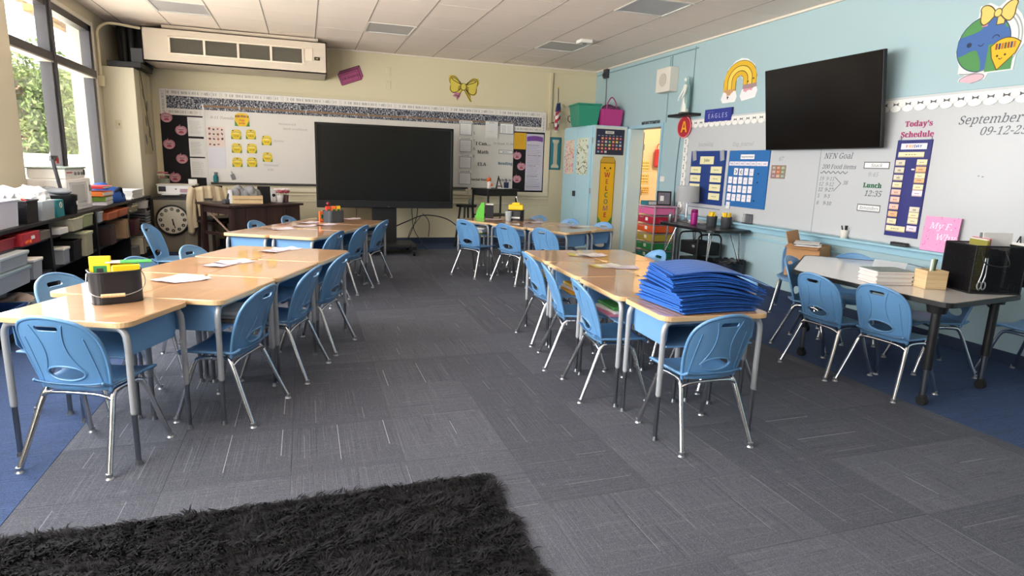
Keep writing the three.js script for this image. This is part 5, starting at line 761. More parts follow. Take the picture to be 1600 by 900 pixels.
  // globe decal
  const gt = tex(320, 360, (x, w, h) => {
    x.fillStyle = '#dfe4e2'; x.fillRect(0, 0, w, h); x.lineJoin = 'round';
    x.strokeStyle = '#9aa2a6'; x.lineWidth = 6; x.beginPath(); x.arc(150, 180, 150, -1.2, 1.0); x.stroke(); x.beginPath(); x.arc(150, 180, 136, -1.2, 1.0); x.stroke();
    x.fillStyle = '#3f67a6'; x.beginPath(); x.arc(130, 180, 122, 0, 7); x.fill(); x.save(); x.clip(); x.fillStyle = '#4f8f52'; x.beginPath(); x.moveTo(0, 140); x.bezierCurveTo(60, 130, 100, 130, 120, 110); x.lineTo(100, 20); x.lineTo(0, 20); x.fill(); x.beginPath(); x.moveTo(0, 225); x.bezierCurveTo(60, 230, 70, 190, 110, 210); x.bezierCurveTo(120, 240, 140, 250, 135, 310); x.lineTo(0, 330); x.fill(); x.beginPath(); x.ellipse(244, 110, 26, 16, 0, 0, 7); x.fill(); x.restore(); x.strokeStyle = '#2a4264'; x.lineWidth = 4; x.beginPath(); x.arc(130, 180, 122, 0, 7); x.stroke();
    x.fillStyle = '#1c2c48'; x.beginPath(); x.ellipse(66, 176, 12, 11, 0, 0, 7); x.fill(); x.strokeStyle = '#1c2c48'; x.lineWidth = 4; x.beginPath(); x.arc(122, 176, 12, 0.2, 2.8); x.stroke(); x.beginPath(); x.arc(186, 166, 16, 3.4, 6.0); x.stroke();
    x.fillStyle = '#d8b3c0'; x.strokeStyle = '#8a8488'; x.beginPath(); x.ellipse(104, 332, 58, 20, -0.1, 0, 7); x.fill(); x.stroke(); x.beginPath(); x.moveTo(40, 304); x.quadraticCurveTo(110, 318, 180, 290); x.stroke();
    const bow = (m) => { x.save(); x.translate(176, 50); x.scale(m, 1); x.beginPath(); x.moveTo(14, -6); x.bezierCurveTo(40, -50, 86, -46, 80, -18); x.bezierCurveTo(70, 0, 86, 30, 60, 46); x.bezierCurveTo(40, 50, 24, 24, 14, 16); x.closePath(); x.fillStyle = '#dcc66e'; x.fill(); x.strokeStyle = '#5a4624'; x.lineWidth = 5; x.stroke(); x.restore(); };
    x.fillStyle = '#c98a9c'; x.fillRect(112, 80, 26, 24); x.fillStyle = '#dcc66e'; x.fillRect(178, 66, 34, 40); x.strokeStyle = '#5a4624'; x.lineWidth = 4; x.strokeRect(178, 66, 34, 40); bow(1); bow(-1); x.fillStyle = '#e0cc74'; x.beginPath(); x.ellipse(176, 54, 17, 18, 0, 0, 7); x.fill(); x.stroke();
    x.fillStyle = '#4f8f52'; x.fillRect(158, 188, 118, 120); x.fillStyle = '#e2b51e'; x.beginPath(); x.moveTo(170, 200); x.quadraticCurveTo(230, 140, 300, 196); x.lineTo(284, 240); x.lineTo(214, 306); x.lineTo(182, 250); x.closePath(); x.fill(); x.strokeStyle = '#5a4416'; x.stroke(); for (let i = 0; i < 7; i++) { x.fillStyle = ['#8a3a2a', '#3a3a6a', '#b86a2a', '#55502a'][i % 4]; x.fillRect(192 + i * 13, 190, 9, 26); } x.fillStyle = '#4a3810'; x.beginPath(); x.arc(206, 244, 5, 0, 7); x.arc(240, 242, 5, 0, 7); x.fill(); x.beginPath(); x.arc(222, 252, 7, 0.2, 2.9); x.stroke();
  });
  const gp = [[0.12, 0.06], [0.34, 0.02], [0.52, 0.06], [0.56, 0.13], [0.9, 0.13], [0.9, 0.3], [0.98, 0.44], [0.96, 0.62], [0.88, 0.78], [0.8, 0.86], [0.82, 0.96], [0.66, 0.99], [0.55, 0.92], [0.42, 0.99], [0.28, 0.97], [0.28, 0.84], [0.14, 0.76], [0.03, 0.62], [0.02, 0.42], [0.1, 0.26], [0.1, 0.16], [0.22, 0.13], [0.14, 0.1]];
  cutout('globe_decal', 'blue and green globe decal with yellow bow and crayon box on the blue wall', 'decal', RW, 3.52, 2.4, 0.52, 0.6, 0.002, gp, gt);
  const ea = thing('table_easel', 'small black wire easel with a white card on the chalk ledge', 'easel', RIGHT - 0.06, 0.773, 3.02, -Math.PI / 2); gb().rod([-0.05, 0, 0.02], [0, 0.2, -0.02], 0.005).rod([0.05, 0, 0.02], [0, 0.2, -0.02], 0.005).rod([-0.05, 0.02, 0.022], [0.05, 0.02, 0.022], 0.004).build('easel_frame', M.black, ea); gb().box(0.01, 0.09, 0.02, 0.1, 0.13, 0.004, 0, -0.2).build('card', M.paper, ea);
  const sw = thing('light_switch', 'white light switch plate on the blue wall beside the doorway', 'switch', RIGHT, 1.24, 7.93, -Math.PI / 2); gb().box(0, 0, 0.004, 0.11, 0.08, 0.008, 0.003).build('plate', M.white, sw); gb().box(0.02, 0, 0.011, 0.012, 0.026, 0.012, 0.002).box(-0.02, 0, 0.011, 0.012, 0.026, 0.012, 0.002).build('toggle', M.white, sw);
  const wc = thing('wall_cable', 'thin dark cable running down the blue wall from the statue shelf', 'cable', RIGHT - 0.01, 0, 7.55); gb().tube([[0, 2.08, 0.03], [0, 1.8, 0.0], [0.002, 1.4, -0.03], [0, 1.0, -0.02], [0, 0.8, 0.02]], 0.006, 30, 6).build('cable', mat(0x5d7f88, 0.5), wc);
  const br = thing('corner_bracket', 'small dark bracket near the ceiling at the blue wall corner', 'bracket', RIGHT, 2.96, 9.9, -Math.PI / 2); gb().box(0, 0, 0.03, 0.12, 0.15, 0.06, 0.006).box(0.03, -0.03, 0.08, 0.04, 0.06, 0.06, 0.004).build('body', M.darkGrey, br); gb().tube([[0, -0.07, 0.02], [0, -0.3, 0.012], [0.01, -0.75, 0.012]], 0.005, 12, 6).build('cord', M.grey, br);
  const sm = thing('smoke_detector', 'white square detector box on the ceiling beside a light panel', 'detector', 3.64, 3.05, 7.95); gb().box(0, -0.02, 0, 0.17, 0.045, 0.17, 0.01).build('case', M.white, sm); gb().cyl(0, -0.045, 0, 0.03, 0.03, 0.008, 18).build('sensor', M.grey, sm);
}
// ---------------------------------------------------------------- next room details seen through the door
{
  const post = (label, u, y, w, h, c, ink, big) => { const m = new THREE.Mesh(new THREE.BoxGeometry(w, h, 0.01), [M.paper, M.paper, M.paper, M.paper, glossy(tex(128, 96, (x, W, H) => { x.fillStyle = c; x.fillRect(0, 0, W, H); for (let i = 0; i < 3; i++) scribble(x, 12, 20 + i * 28, 104, 0, big, ink, 8); }), 0.6), M.paper]); m.name = numbered('wall_poster'); m.position.set(u, y, -11.14); scene.add(m); tag(m, label, 'poster'); };
  post('upper lettered poster on the yellow wall beyond the door', 6.6, 1.44, 0.22, 0.2, '#f3d88a', '#7a5a2a', 14); post('middle lettered poster on the yellow wall beyond the door', 6.6, 1.18, 0.22, 0.2, '#f1d488', '#7a5a2a', 14); post('dark lettered poster lowest on the yellow wall beyond the door', 6.62, 0.95, 0.22, 0.14, '#e8c070', '#4a2c22', 18);
  const rd = thing('red_bag', 'red bag hanging on the yellow wall beyond the door', 'bag', 6.86, 1.6, 11.1); gb().box(0, 0, 0.05, 0.2, 0.36, 0.1, 0.04).build('body', M.red, rd); gb().tube([[-0.06, 0.17, 0.05], [-0.03, 0.27, 0.02], [0.03, 0.27, 0.02], [0.06, 0.17, 0.05]], 0.01, 14, 6).build('strap', M.red, rd);
}
// ---------------------------------------------------------------- tall cabinet by the door and what is on it
{
  const t = thing('storage_cabinet', 'tall pale blue two-door metal cabinet in the corner by the doorway', 'cabinet', 4.65, 0, 9.57, -Math.PI / 2);   // doors look towards -x; local x = -depth
  const bl = mat(0xb4dce8, 0.4), sd = mat(0xd4dcd4, 0.45);
  gb().box(0, 1.02, -0.02, 1.13, 2.03, 0.6, 0.006).build('carcass', bl, t); gb().box(0, 0.04, 0.29, 1.1, 0.07, 0.02).build('plinth', bl, t);
  for (const s of [-1, 1]) { const dr = gb().box(s * 0.275, 1.06, 0.295, 0.535, 1.9, 0.026, 0.005).build('door', bl, t); gb().box(s * 0.03, 0.93, 0.322, 0.022, 0.09, 0.025, 0.005).build('handle', M.darkGrey, dr); const hg = gb(); for (const y of [0.3, 1.0, 1.8]) hg.box(s * 0.552, y, 0.29, 0.016, 0.09, 0.03, 0.003); hg.build('hinge', M.steel, dr); }
  gb().box(0.5665, 1.02, -0.02, 0.004, 2.0, 0.56).build('side_panel', sd, t);
  const posterT = (c, k) => tex(128, 256, (x, w, h) => { x.fillStyle = c[0]; x.fillRect(0, 0, w, h); for (let i = 0; i < 90; i++) { x.strokeStyle = c[1 + i % (c.length - 1)]; x.lineWidth = rr(4, 9); const a = rnd() * w, b = rnd() * h, r = rnd() * 6.3, l = rr(8, 24); x.beginPath(); x.moveTo(a, b); x.lineTo(a + l * Math.cos(r), b + l * Math.sin(r)); x.stroke(); } });
  const onDoor = (label, d0, d1, y0, y1, tx) => { const m = sheet('door_poster', label, 'poster', null, 0, 1, 0, 1, 0, tx, { parent: scene }); m.name = numbered('door_poster'); m.geometry = new THREE.BoxGeometry(d0 - d1, y1 - y0, 0.003); m.position.set(4.3385, (y0 + y1) / 2, -(d0 + d1) / 2); m.rotation.y = -Math.PI / 2; tag(m, label, 'poster'); };
  onDoor('pink and orange patterned poster on the far cabinet door', 10.05, 9.66, 1.25, 1.82, posterT(['#ead9cc', '#d98aa0', '#e0a070', '#c86a86', '#e8c08a'])); onDoor('green and black patterned poster on the near cabinet door', 9.55, 9.12, 1.25, 1.84, posterT(['#dfe6d2', '#9fba8a', '#3c4438', '#c9d6b8', '#b9a080']));
  const side = (name, label, cat, u, v, w, h, pts, tx, tt = 0.004) => { const m = cutout(name, label, cat, 'back', u, v, w, h, 0, pts, tx, { t: tt }); m.position.z = -8.998 + 0.001; return m; };
  side('number_chart', 'dark hanging number chart with rows of coloured squares on the cabinet side', 'chart', 4.66, 1.78, 0.5, 0.4, [[0, 0], [1, 0], [1, 1], [0, 1]], tex(256, 220, (x, w, h) => { x.fillStyle = '#273049'; x.fillRect(0, 0, w, h); x.fillStyle = '#d8d6cc'; x.fillRect(80, 16, 80, 24); x.fillStyle = '#555'; x.font = 'bold 18px serif'; x.fillText('Hours', 94, 34); const C = ['#c44a5a', '#d8c05a', '#6a86b4', '#d88a4a', '#b8b8c0', '#6a9a6a']; for (let r = 0; r < 5; r++) for (let i = 0; i < 7; i++) { if (r === 4 && i > 2) break; if (!r && !i) continue; x.fillStyle = C[(i * 3 + r * 2 + (i * r) % 3) % 6]; x.fillRect(14 + i * 33, 70 + r * 29, 22, 19); x.fillStyle = 'rgba(255,255,255,.6)'; x.fillRect(19 + i * 33, 75 + r * 29, 10, 8); } x.fillStyle = '#aab'; for (let i = 0; i < 7; i++) x.fillRect(16 + i * 33, 54, 18, 6); }));
  const pp = [[0, 0], [1, 0], [1, 0.94], [0.86, 1], [0.14, 1], [0, 0.94]];
  side('pencil_poster', 'long yellow pencil-shaped welcome poster on the cabinet side', 'poster', 4.645, 1.0, 0.27, 1.1, pp, tex(128, 512, (x, w, h) => { x.fillStyle = '#e9b71c'; x.fillRect(0, 0, w, h); x.fillStyle = '#d0a018'; x.fillRect(0, 34, w, 14); x.fillStyle = '#c9a23a'; x.fillRect(0, 0, w, 34); x.strokeStyle = '#6a4e14'; x.lineWidth = 4; x.strokeRect(3, 3, w - 6, h - 6); x.beginPath(); x.moveTo(0, 46); x.lineTo(w, 46); x.stroke(); x.fillStyle = '#4c8a44'; x.beginPath(); x.moveTo(0, 512); x.lineTo(0, 440); x.lineTo(50, 512); x.fill(); x.beginPath(); x.moveTo(w, 512); x.lineTo(w, 440); x.lineTo(78, 512); x.fill(); x.fillStyle = '#33240c'; x.beginPath(); x.arc(40, 84, 7, 0, 7); x.arc(88, 84, 7, 0, 7); x.fill(); x.beginPath(); x.arc(64, 92, 12, 0.3, 2.8); x.stroke(); x.font = 'bold 52px sans-serif'; x.textAlign = 'center'; ['W', 'E', 'L', 'C', 'O', 'M', 'E'].forEach((c, i) => { x.fillStyle = ['#c0392b', '#c0602b', '#a04a2a', '#4a7a4a', '#6a7a7a', '#8a6a8a', '#c0392b'][i]; x.fillText(c, 64, 152 + i * 50); }); }));
  const bin = thing('storage_tote', 'green lidded plastic tote on top of the pale blue cabinet', 'tote', 4.42, 2.035, 9.5, -0.1);
  const tb = (w0, d0, w1, d1, h) => { const g = new THREE.CylinderGeometry(Math.SQRT1_2, Math.SQRT1_2, h, 4, 1); g.rotateY(Math.PI / 4); const p = g.attributes.position; for (let i = 0; i < p.count; i++) { const k = p.getY(i) > 0 ? [w1, d1] : [w0, d0]; p.setX(i, p.getX(i) * k[0]); p.setZ(i, p.getZ(i) * k[1]); } g.computeVertexNormals(); return toFlat(g); };
  gb().add(tb(0.3, 0.4, 0.38, 0.48, 0.32), 0, 0.16, 0).build('body', mat(0x2f9478, 0.4), bin); gb().box(0, 0.335, 0, 0.41, 0.03, 0.51, 0.008).build('lid', mat(0x2c8f74, 0.4), bin);
  const bag = thing('pink_tote', 'magenta carry tote with looped handle on top of the pale blue cabinet', 'bag', 4.77, 2.035, 9.28, 0); gb().add(tb(0.32, 0.2, 0.36, 0.24, 0.27), 0, 0.135, 0).build('body', mat(0xc03a86, 0.45), bag); gb().tube([[-0.09, 0.26, 0.05], [-0.07, 0.38, 0.05], [0, 0.46, 0.05], [0.07, 0.38, 0.05], [0.09, 0.26, 0.05]], 0.011, 24, 8).build('handle', mat(0xa84a80, 0.5), bag); gb().sph(-0.02, 0.28, -0.02, 0.11, 1.1, 0.7, 0.8).sph(0.1, 0.27, 0, 0.08, 1, 0.8, 1).build('contents', mat(0x6a3a5a, 0.8), bag);
  const mug = thing('clear_jug', 'small clear jug with dark handle behind the green tote', 'jug', 4.42, 2.035, 9.92); gb().lathe([[0, 0], [0.06, 0], [0.065, 0.2], [0.06, 0.2], [0.055, 0.008], [0, 0.008]]).build('body', M.clear, mug); gb().tube([[-0.05, 0.18, 0], [-0.1, 0.19, 0], [-0.11, 0.12, 0], [-0.06, 0.08, 0]], 0.008, 16, 6).build('handle', M.darkGrey, mug);
}
function toFlat(g) { const f = g.toNonIndexed(); f.computeVertexNormals(); return f; }
// ---------------------------------------------------------------- rainbow drawer tower, black table and its things
{
  const t = thing('drawer_tower', 'clear plastic drawer tower with rainbow coloured drawers beside the doorway', 'drawers', 4.69, 0, 7.5, -Math.PI / 2);   // local +z looks to -x, local x = -depth
  const C = [[0xd9669a, 'pink'], [0xb3203c, 'red'], [0xd9541e, 'orange'], [0xb9a03c, 'olive yellow'], [0x2f8f4a, 'green'], [0x147a62, 'dark green'], [0x1d4d6e, 'navy']];
  const tr = phys(0xe9dfe6, 0.25, { transmission: 0.6, thickness: 0 }); const f = gb(); for (const x of [-0.22, 0.22]) for (const z of [-0.17, 0.17]) f.box(x, 0.435, z, 0.018, 0.87, 0.018, 0.004); for (let i = 0; i <= 7; i++) f.box(0, 0.004 + i * 0.1225, 0, 0.45, 0.007, 0.36, 0.002); f.build('frame', tr, t); gb().box(0, 0.872, 0, 0.46, 0.012, 0.37, 0.004).build('top', mat(0xd9a8c4, 0.4), t);
  C.forEach(([c, n], i) => { const y = 0.805 - i * 0.1225, d = gb().box(0, y, 0.01, 0.42, 0.095, 0.33, 0.008).build('drawer', phys(c, 0.3, { clearcoat: 0.4 }), t, `${n} drawer`); if (i) gb().box(0.03, y + 0.01, 0.177, 0.06, 0.045, 0.004).build('label_card', M.paper, d); gb().box(-0.1, y + 0.03, 0.18, 0.09, 0.014, 0.012, 0.004).build('handle', tr, d); });
  const bk = thing('book', 'teal hardback book lying on the rainbow drawer tower', 'book', 4.62, 0.879, 7.58, 0.15); gb().box(0, 0.03, 0, 0.2, 0.045, 0.16).build('pages', M.paper, bk); gb().box(0, 0.056, 0, 0.21, 0.006, 0.17).box(0, 0.004, 0, 0.21, 0.006, 0.17).box(-0.103, 0.03, 0, 0.005, 0.05, 0.17).build('cover', mat(0x2f6f7c, 0.5), bk);
  const ph = thing('framed_photo', 'dark picture frame standing on the rainbow drawer tower', 'frame', 4.76, 0.879, 7.46, -0.4); gb().box(0, 0.1, 0, 0.2, 0.2, 0.012, 0.003, -0.15).build('frame', M.black, ph); gb().box(0, 0.1, 0.008, 0.16, 0.16, 0.003, 0, -0.15).build('picture', mat(0x6a6670, 0.4), ph); gb().box(-0.03, 0.1, 0.011, 0.05, 0.07, 0.002, 0, -0.15).build('photo_mat', M.paper, ph);
  const bt = thing('black_table', 'black-topped narrow table with thin silver legs along the blue wall', 'table', 4.69, 0, 6.43);
  gb().prism(roundRect(0.6, 1.16, 0.12), 0.026, 0, 0.7, 0, 0.003, Math.PI / 2).build('tabletop', mat(0x15161a, 0.35), bt);
  for (const [x, z] of [[-0.24, 0.46], [0.24, 0.46], [-0.24, -0.46], [0.24, -0.46]]) { const l = gb().rod([x * 0.9, 0.67, z * 0.95], [x, 0.01, z], 0.011).rod([x * 0.5, 0.67, z * 0.8], [x * 0.96, 0.3, z * 0.98], 0.007).build('leg', M.chrome, bt); gb().cyl(x, 0.008, z, 0.016, 0.014, 0.016, 12).build('foot', M.rubber, l); }
  const lp = thing('table_lamp', 'table lamp with a pale grey drum shade by the blue wall', 'lamp', 4.78, 0.703, 6.93); gb().lathe([[0, 0], [0.075, 0], [0.075, 0.014], [0.02, 0.03], [0.013, 0.08], [0.02, 0.12], [0.012, 0.17], [0.01, 0.3], [0, 0.3]]).build('base', M.steel, lp); gb().lathe([[0.13, 0.265], [0.15, 0.265], [0.14, 0.47], [0.137, 0.47], [0.147, 0.267]]).build('lamp_shade', phys(0xc3c6c8, 0.9, { transmission: 0.3, thickness: 0, side: THREE.DoubleSide }), lp);
  const sc = thing('steel_cup', 'small steel cup on the black table beside the lamp', 'cup', 4.5, 0.703, 6.86); gb().lathe([[0, 0], [0.033, 0], [0.036, 0.1], [0.034, 0.1], [0.03, 0.004], [0, 0.004]]).build('cup', M.steel, sc); const pk = gb(); for (let i = 0; i < 4; i++) pk.rod([0, 0.01, 0], [0.03 * Math.cos(i * 1.7), 0.13, 0.03 * Math.sin(i * 1.7)], 0.004); pk.build('pen', M.grey, sc);
  const tu = thing('tumbler', 'magenta drinking tumbler on the black table', 'tumbler', 4.62, 0.703, 6.52); gb().lathe([[0, 0], [0.036, 0], [0.042, 0.02], [0.044, 0.15], [0.042, 0.16], [0, 0.16]]).build('body', mat(0xa01c78, 0.3), tu); gb().lathe([[0, 0.16], [0.042, 0.16], [0.04, 0.185], [0.03, 0.195], [0, 0.195]]).build('lid', mat(0x8a1868, 0.3), tu);
  const caddy = (label, x, d, turn) => { const c = thing('crayon_caddy', label, 'caddy', x, 0.703, d, turn); gb().lathe([[0, 0], [0.058, 0], [0.064, 0.13], [0.06, 0.13], [0.054, 0.006], [0, 0.006]]).build('bucket', M.darkGrey, c); const y = gb(); for (let i = 0; i < 5; i++) y.box(0.03 * Math.cos(i * 1.3), 0.13, 0.03 * Math.sin(i * 1.3), 0.035, 0.1, 0.018, 0.003, 0.15 * Math.sin(i), i, 0.15); y.build('crayon_box', M.yellow, c); };
  caddy('black bucket of yellow crayon boxes on the black table, nearer the tumbler', 4.72, 6.3, 0); caddy('black bucket of yellow crayon boxes on the black table, behind its neighbour', 4.84, 6.18, 1.2);
  const wf = thing('wire_letter_holder', 'grey wire letter holder standing on the chalk ledge above the black table', 'holder', 4.965, 0.774, 5.95, -Math.PI / 2); const wg = gb(); for (const z of [-0.02, 0.0, 0.03]) { for (let i = 0; i < 7; i++) wg.rod([-0.06 + i * 0.02, 0, z], [-0.06 + i * 0.02, 0.11, z - 0.01], 0.0018, 5); wg.rod([-0.06, 0.11, z - 0.01], [0.06, 0.11, z - 0.01], 0.0025, 5); } wg.box(0, 0.003, 0.005, 0.13, 0.006, 0.06); wg.build('wire_frame', M.darkGrey, wf); gb().box(0, 0.06, -0.012, 0.11, 0.11, 0.004, 0, -0.08).build('letter', M.grey, wf);
  const wp = thing('paper_tray', 'white papers and clear tray on the black table behind the tumbler', 'tray', 4.82, 0.703, 6.68); gb().box(0, 0.01, 0, 0.2, 0.02, 0.24, 0.004).build('tray', M.clear, wp); gb().box(0, 0.028, 0, 0.18, 0.014, 0.22, 0, 0.03, 0.1).build('sheet', M.paper, wp);
  const ct = thing('rolling_cart', 'black rolling cart with tube frame under the black table', 'cart', 4.72, 0, 6.5);
  const fr = gb(); for (const z of [-0.2, 0.2]) fr.tube([[-0.17, 0.1, z], [-0.17, 0.5, z], [-0.15, 0.58, z], [-0.1, 0.6, z], [0.1, 0.6, z], [0.15, 0.58, z], [0.17, 0.5, z], [0.17, 0.1, z]], 0.011, 40, 8); fr.build('tube_frame', M.black, ct);
  for (const y of [0.14, 0.35]) { gb().box(0, y + 0.07, 0, 0.31, 0.16, 0.38, 0.012).build('bin', M.black, ct); gb().box(-0.16, y + 0.1, 0.1, 0.006, 0.03, 0.05, 0.002).build('label_card', M.grey, ct); } for (const [x, z] of [[-1, -1], [1, -1], [-1, 1], [1, 1]]) gb().cyl(x * 0.17, 0.03, z * 0.2, 0.03, 0.03, 0.02, 16, 0, 0, Math.PI / 2).cyl(x * 0.17, 0.08, z * 0.2, 0.008, 0.008, 0.06).build('castor', M.rubber, ct);
  const tr2 = thing('waste_bin', 'black waste bin with a bag liner by the blue wall', 'bin', 4.79, 0, 5.98, -Math.PI / 2); gb().lathe([[0, 0], [0.13, 0], [0.17, 0.33], [0.16, 0.33], [0.12, 0.01], [0, 0.01]]).build('bucket', mat(0x1c2430, 0.5), tr2); const ln = []; for (let i = 0; i < 40; i++) { const a = i / 40 * Math.PI * 2; ln.push([0.172 * Math.cos(a), 0.325 + 0.014 * Math.sin(i * 2.3), 0.172 * Math.sin(a)]); } gb().tube(ln, 0.014, 90, 6, true).build('liner', M.black, tr2);
}
// ---------------------------------------------------------------- low black bookcases under the windows
const SX = -2.21;                                         // centre line of the bookcases
{
  const mk = () => {
    const t = thing('low_bookcase', 'x', 'bookcase', SX, 0, 0, Math.PI / 2), W = 1.178, D = 0.42, m = mat(0x1a1a1d, 0.45);   // local +z faces the room
    gb().box(0, 0.786, 0, W, 0.028, D + 0.012, 0.003).build('top', m, t); for (const s of [-1, 1]) gb().box(s * (W / 2 - 0.011), 0.386, 0, 0.022, 0.772, D, 0.002).build('side', m, t);
    for (const y of [0.1, 0.385, 0.645]) gb().box(0, y, -0.004, W - 0.044, 0.02, D - 0.02, 0.002).build('shelf', m, t); gb().box(0, 0.39, -D / 2 + 0.006, W - 0.04, 0.78, 0.01).box(0, 0.045, D / 2 - 0.03, W - 0.044, 0.09, 0.015).build('back', mat(0x0d0d10, 0.7), t); return t;
  };
  const L = ['low black bookcase nearest the viewer, under the white laundry-style tub', 'low black bookcase under the teal box and black pot', 'low black bookcase under the microwave and colourful folders', 'low black bookcase at the far end, under the pile of white paper'];
  const b = mk(); b.position.z = -5.35; b.userData.label = L[0]; b.userData.group = 'low black bookcases under the windows';
  [6.53, 7.71, 8.89].forEach((d, i) => copy(b, SX, 0, d, Math.PI / 2, L[i + 1]));
}
// open or lidded container; local +z faces the room (+x)
function bin(name, label, cat, x, y, d, w, h, l, m, o = {}) {
  const t = thing(name, label, cat, x, y, d, Math.PI / 2 + (o.turn ?? 0), o.group), k = o.taper ?? 0.92, b = gb(), q = 0.006;
  const wall = (ax, s) => { const along = ax ? l : w, a = ax ? w : l, tilt = Math.atan((1 - k) * a / 2 / h); b.box(ax ? s * a * (1 + k) / 4 : 0, h / 2, ax ? 0 : s * a * (1 + k) / 4, ax ? q : along * (1 + k) / 2, h, ax ? along * (1 + k) / 2 : q, 0, ax ? 0 : s * tilt, 0, ax ? -s * tilt : 0); };
  for (const a of [0, 1]) for (const s of [-1, 1]) wall(a, s); b.box(0, q / 2, 0, w * k, q, l * k); b.build('body', m, t);
  const r = gb(); for (const s of [-1, 1]) r.box(0, h, s * l / 2, w + 0.014, 0.014, 0.016, 0.004).box(s * w / 2, h, 0, 0.016, 0.014, l + 0.014, 0.004); if (o.ribs) for (let i = 1; i < 7; i++) for (const s of [-1, 1]) r.box(0, h * i / 7, s * (l * (k + (1 - k) * i / 7) / 2 + 0.002), w * 0.9, 0.006, 0.006).box(s * (w * (k + (1 - k) * i / 7) / 2 + 0.002), h * i / 7, 0, 0.006, 0.006, l * 0.9); r.build('rim', m, t);
  if (o.lid) gb().box(0, h + 0.012, 0, w + 0.02, 0.02, l + 0.02, 0.006).build('lid', o.lid, t);
  if (o.fill) { const f = gb(), n = o.n ?? 6; for (let i = 0; i < n; i++) f.sph(rr(-0.3, 0.3) * w, h * rr(0.8, 0.98), rr(-0.3, 0.3) * l, Math.min(w, l) * rr(0.16, 0.26), 1.2, rr(0.4, 0.8), 1, 8); f.build('contents', o.fill, t); }
  if (o.card) gb().box(0, h * 0.55, l * (1 + k) / 4 + 0.006, w * 0.4, h * 0.3, 0.003, 0, -Math.atan((1 - k) * l / 2 / h) * -1).build('label_card', M.paper, t);
  return t;
}
const block = (name, label, cat, x, y, d, w, h, l, m, turn = 0) => { const t = thing(name, label, cat, x, y, d, Math.PI / 2 + turn); gb().box(0, h / 2, 0, w, h, l, 0.004).build('body', m, t); return t; };
const books = (label, x, y, d, cols, flat) => {             // row of upright books or a pile; local +z faces the room
  const t = thing(flat ? 'book_pile' : 'book_row', label, 'books', x, y, d, Math.PI / 2); let u = 0;
  cols.forEach((c, i) => { const th = rr(0.018, 0.034), h = rr(0.17, 0.22), m = mat(c, 0.6); if (flat) { gb().box(rr(-0.02, 0.02), u + th / 2, rr(-0.01, 0.01), 0.28, th - 0.002, 0.22, 0.002, 0, rr(-0.1, 0.1)).build('book', m, t); } else gb().box(u - 0.1, h / 2, 0.04, th - 0.002, h, 0.2, 0.002).build('book', m, t); u += th; });
};
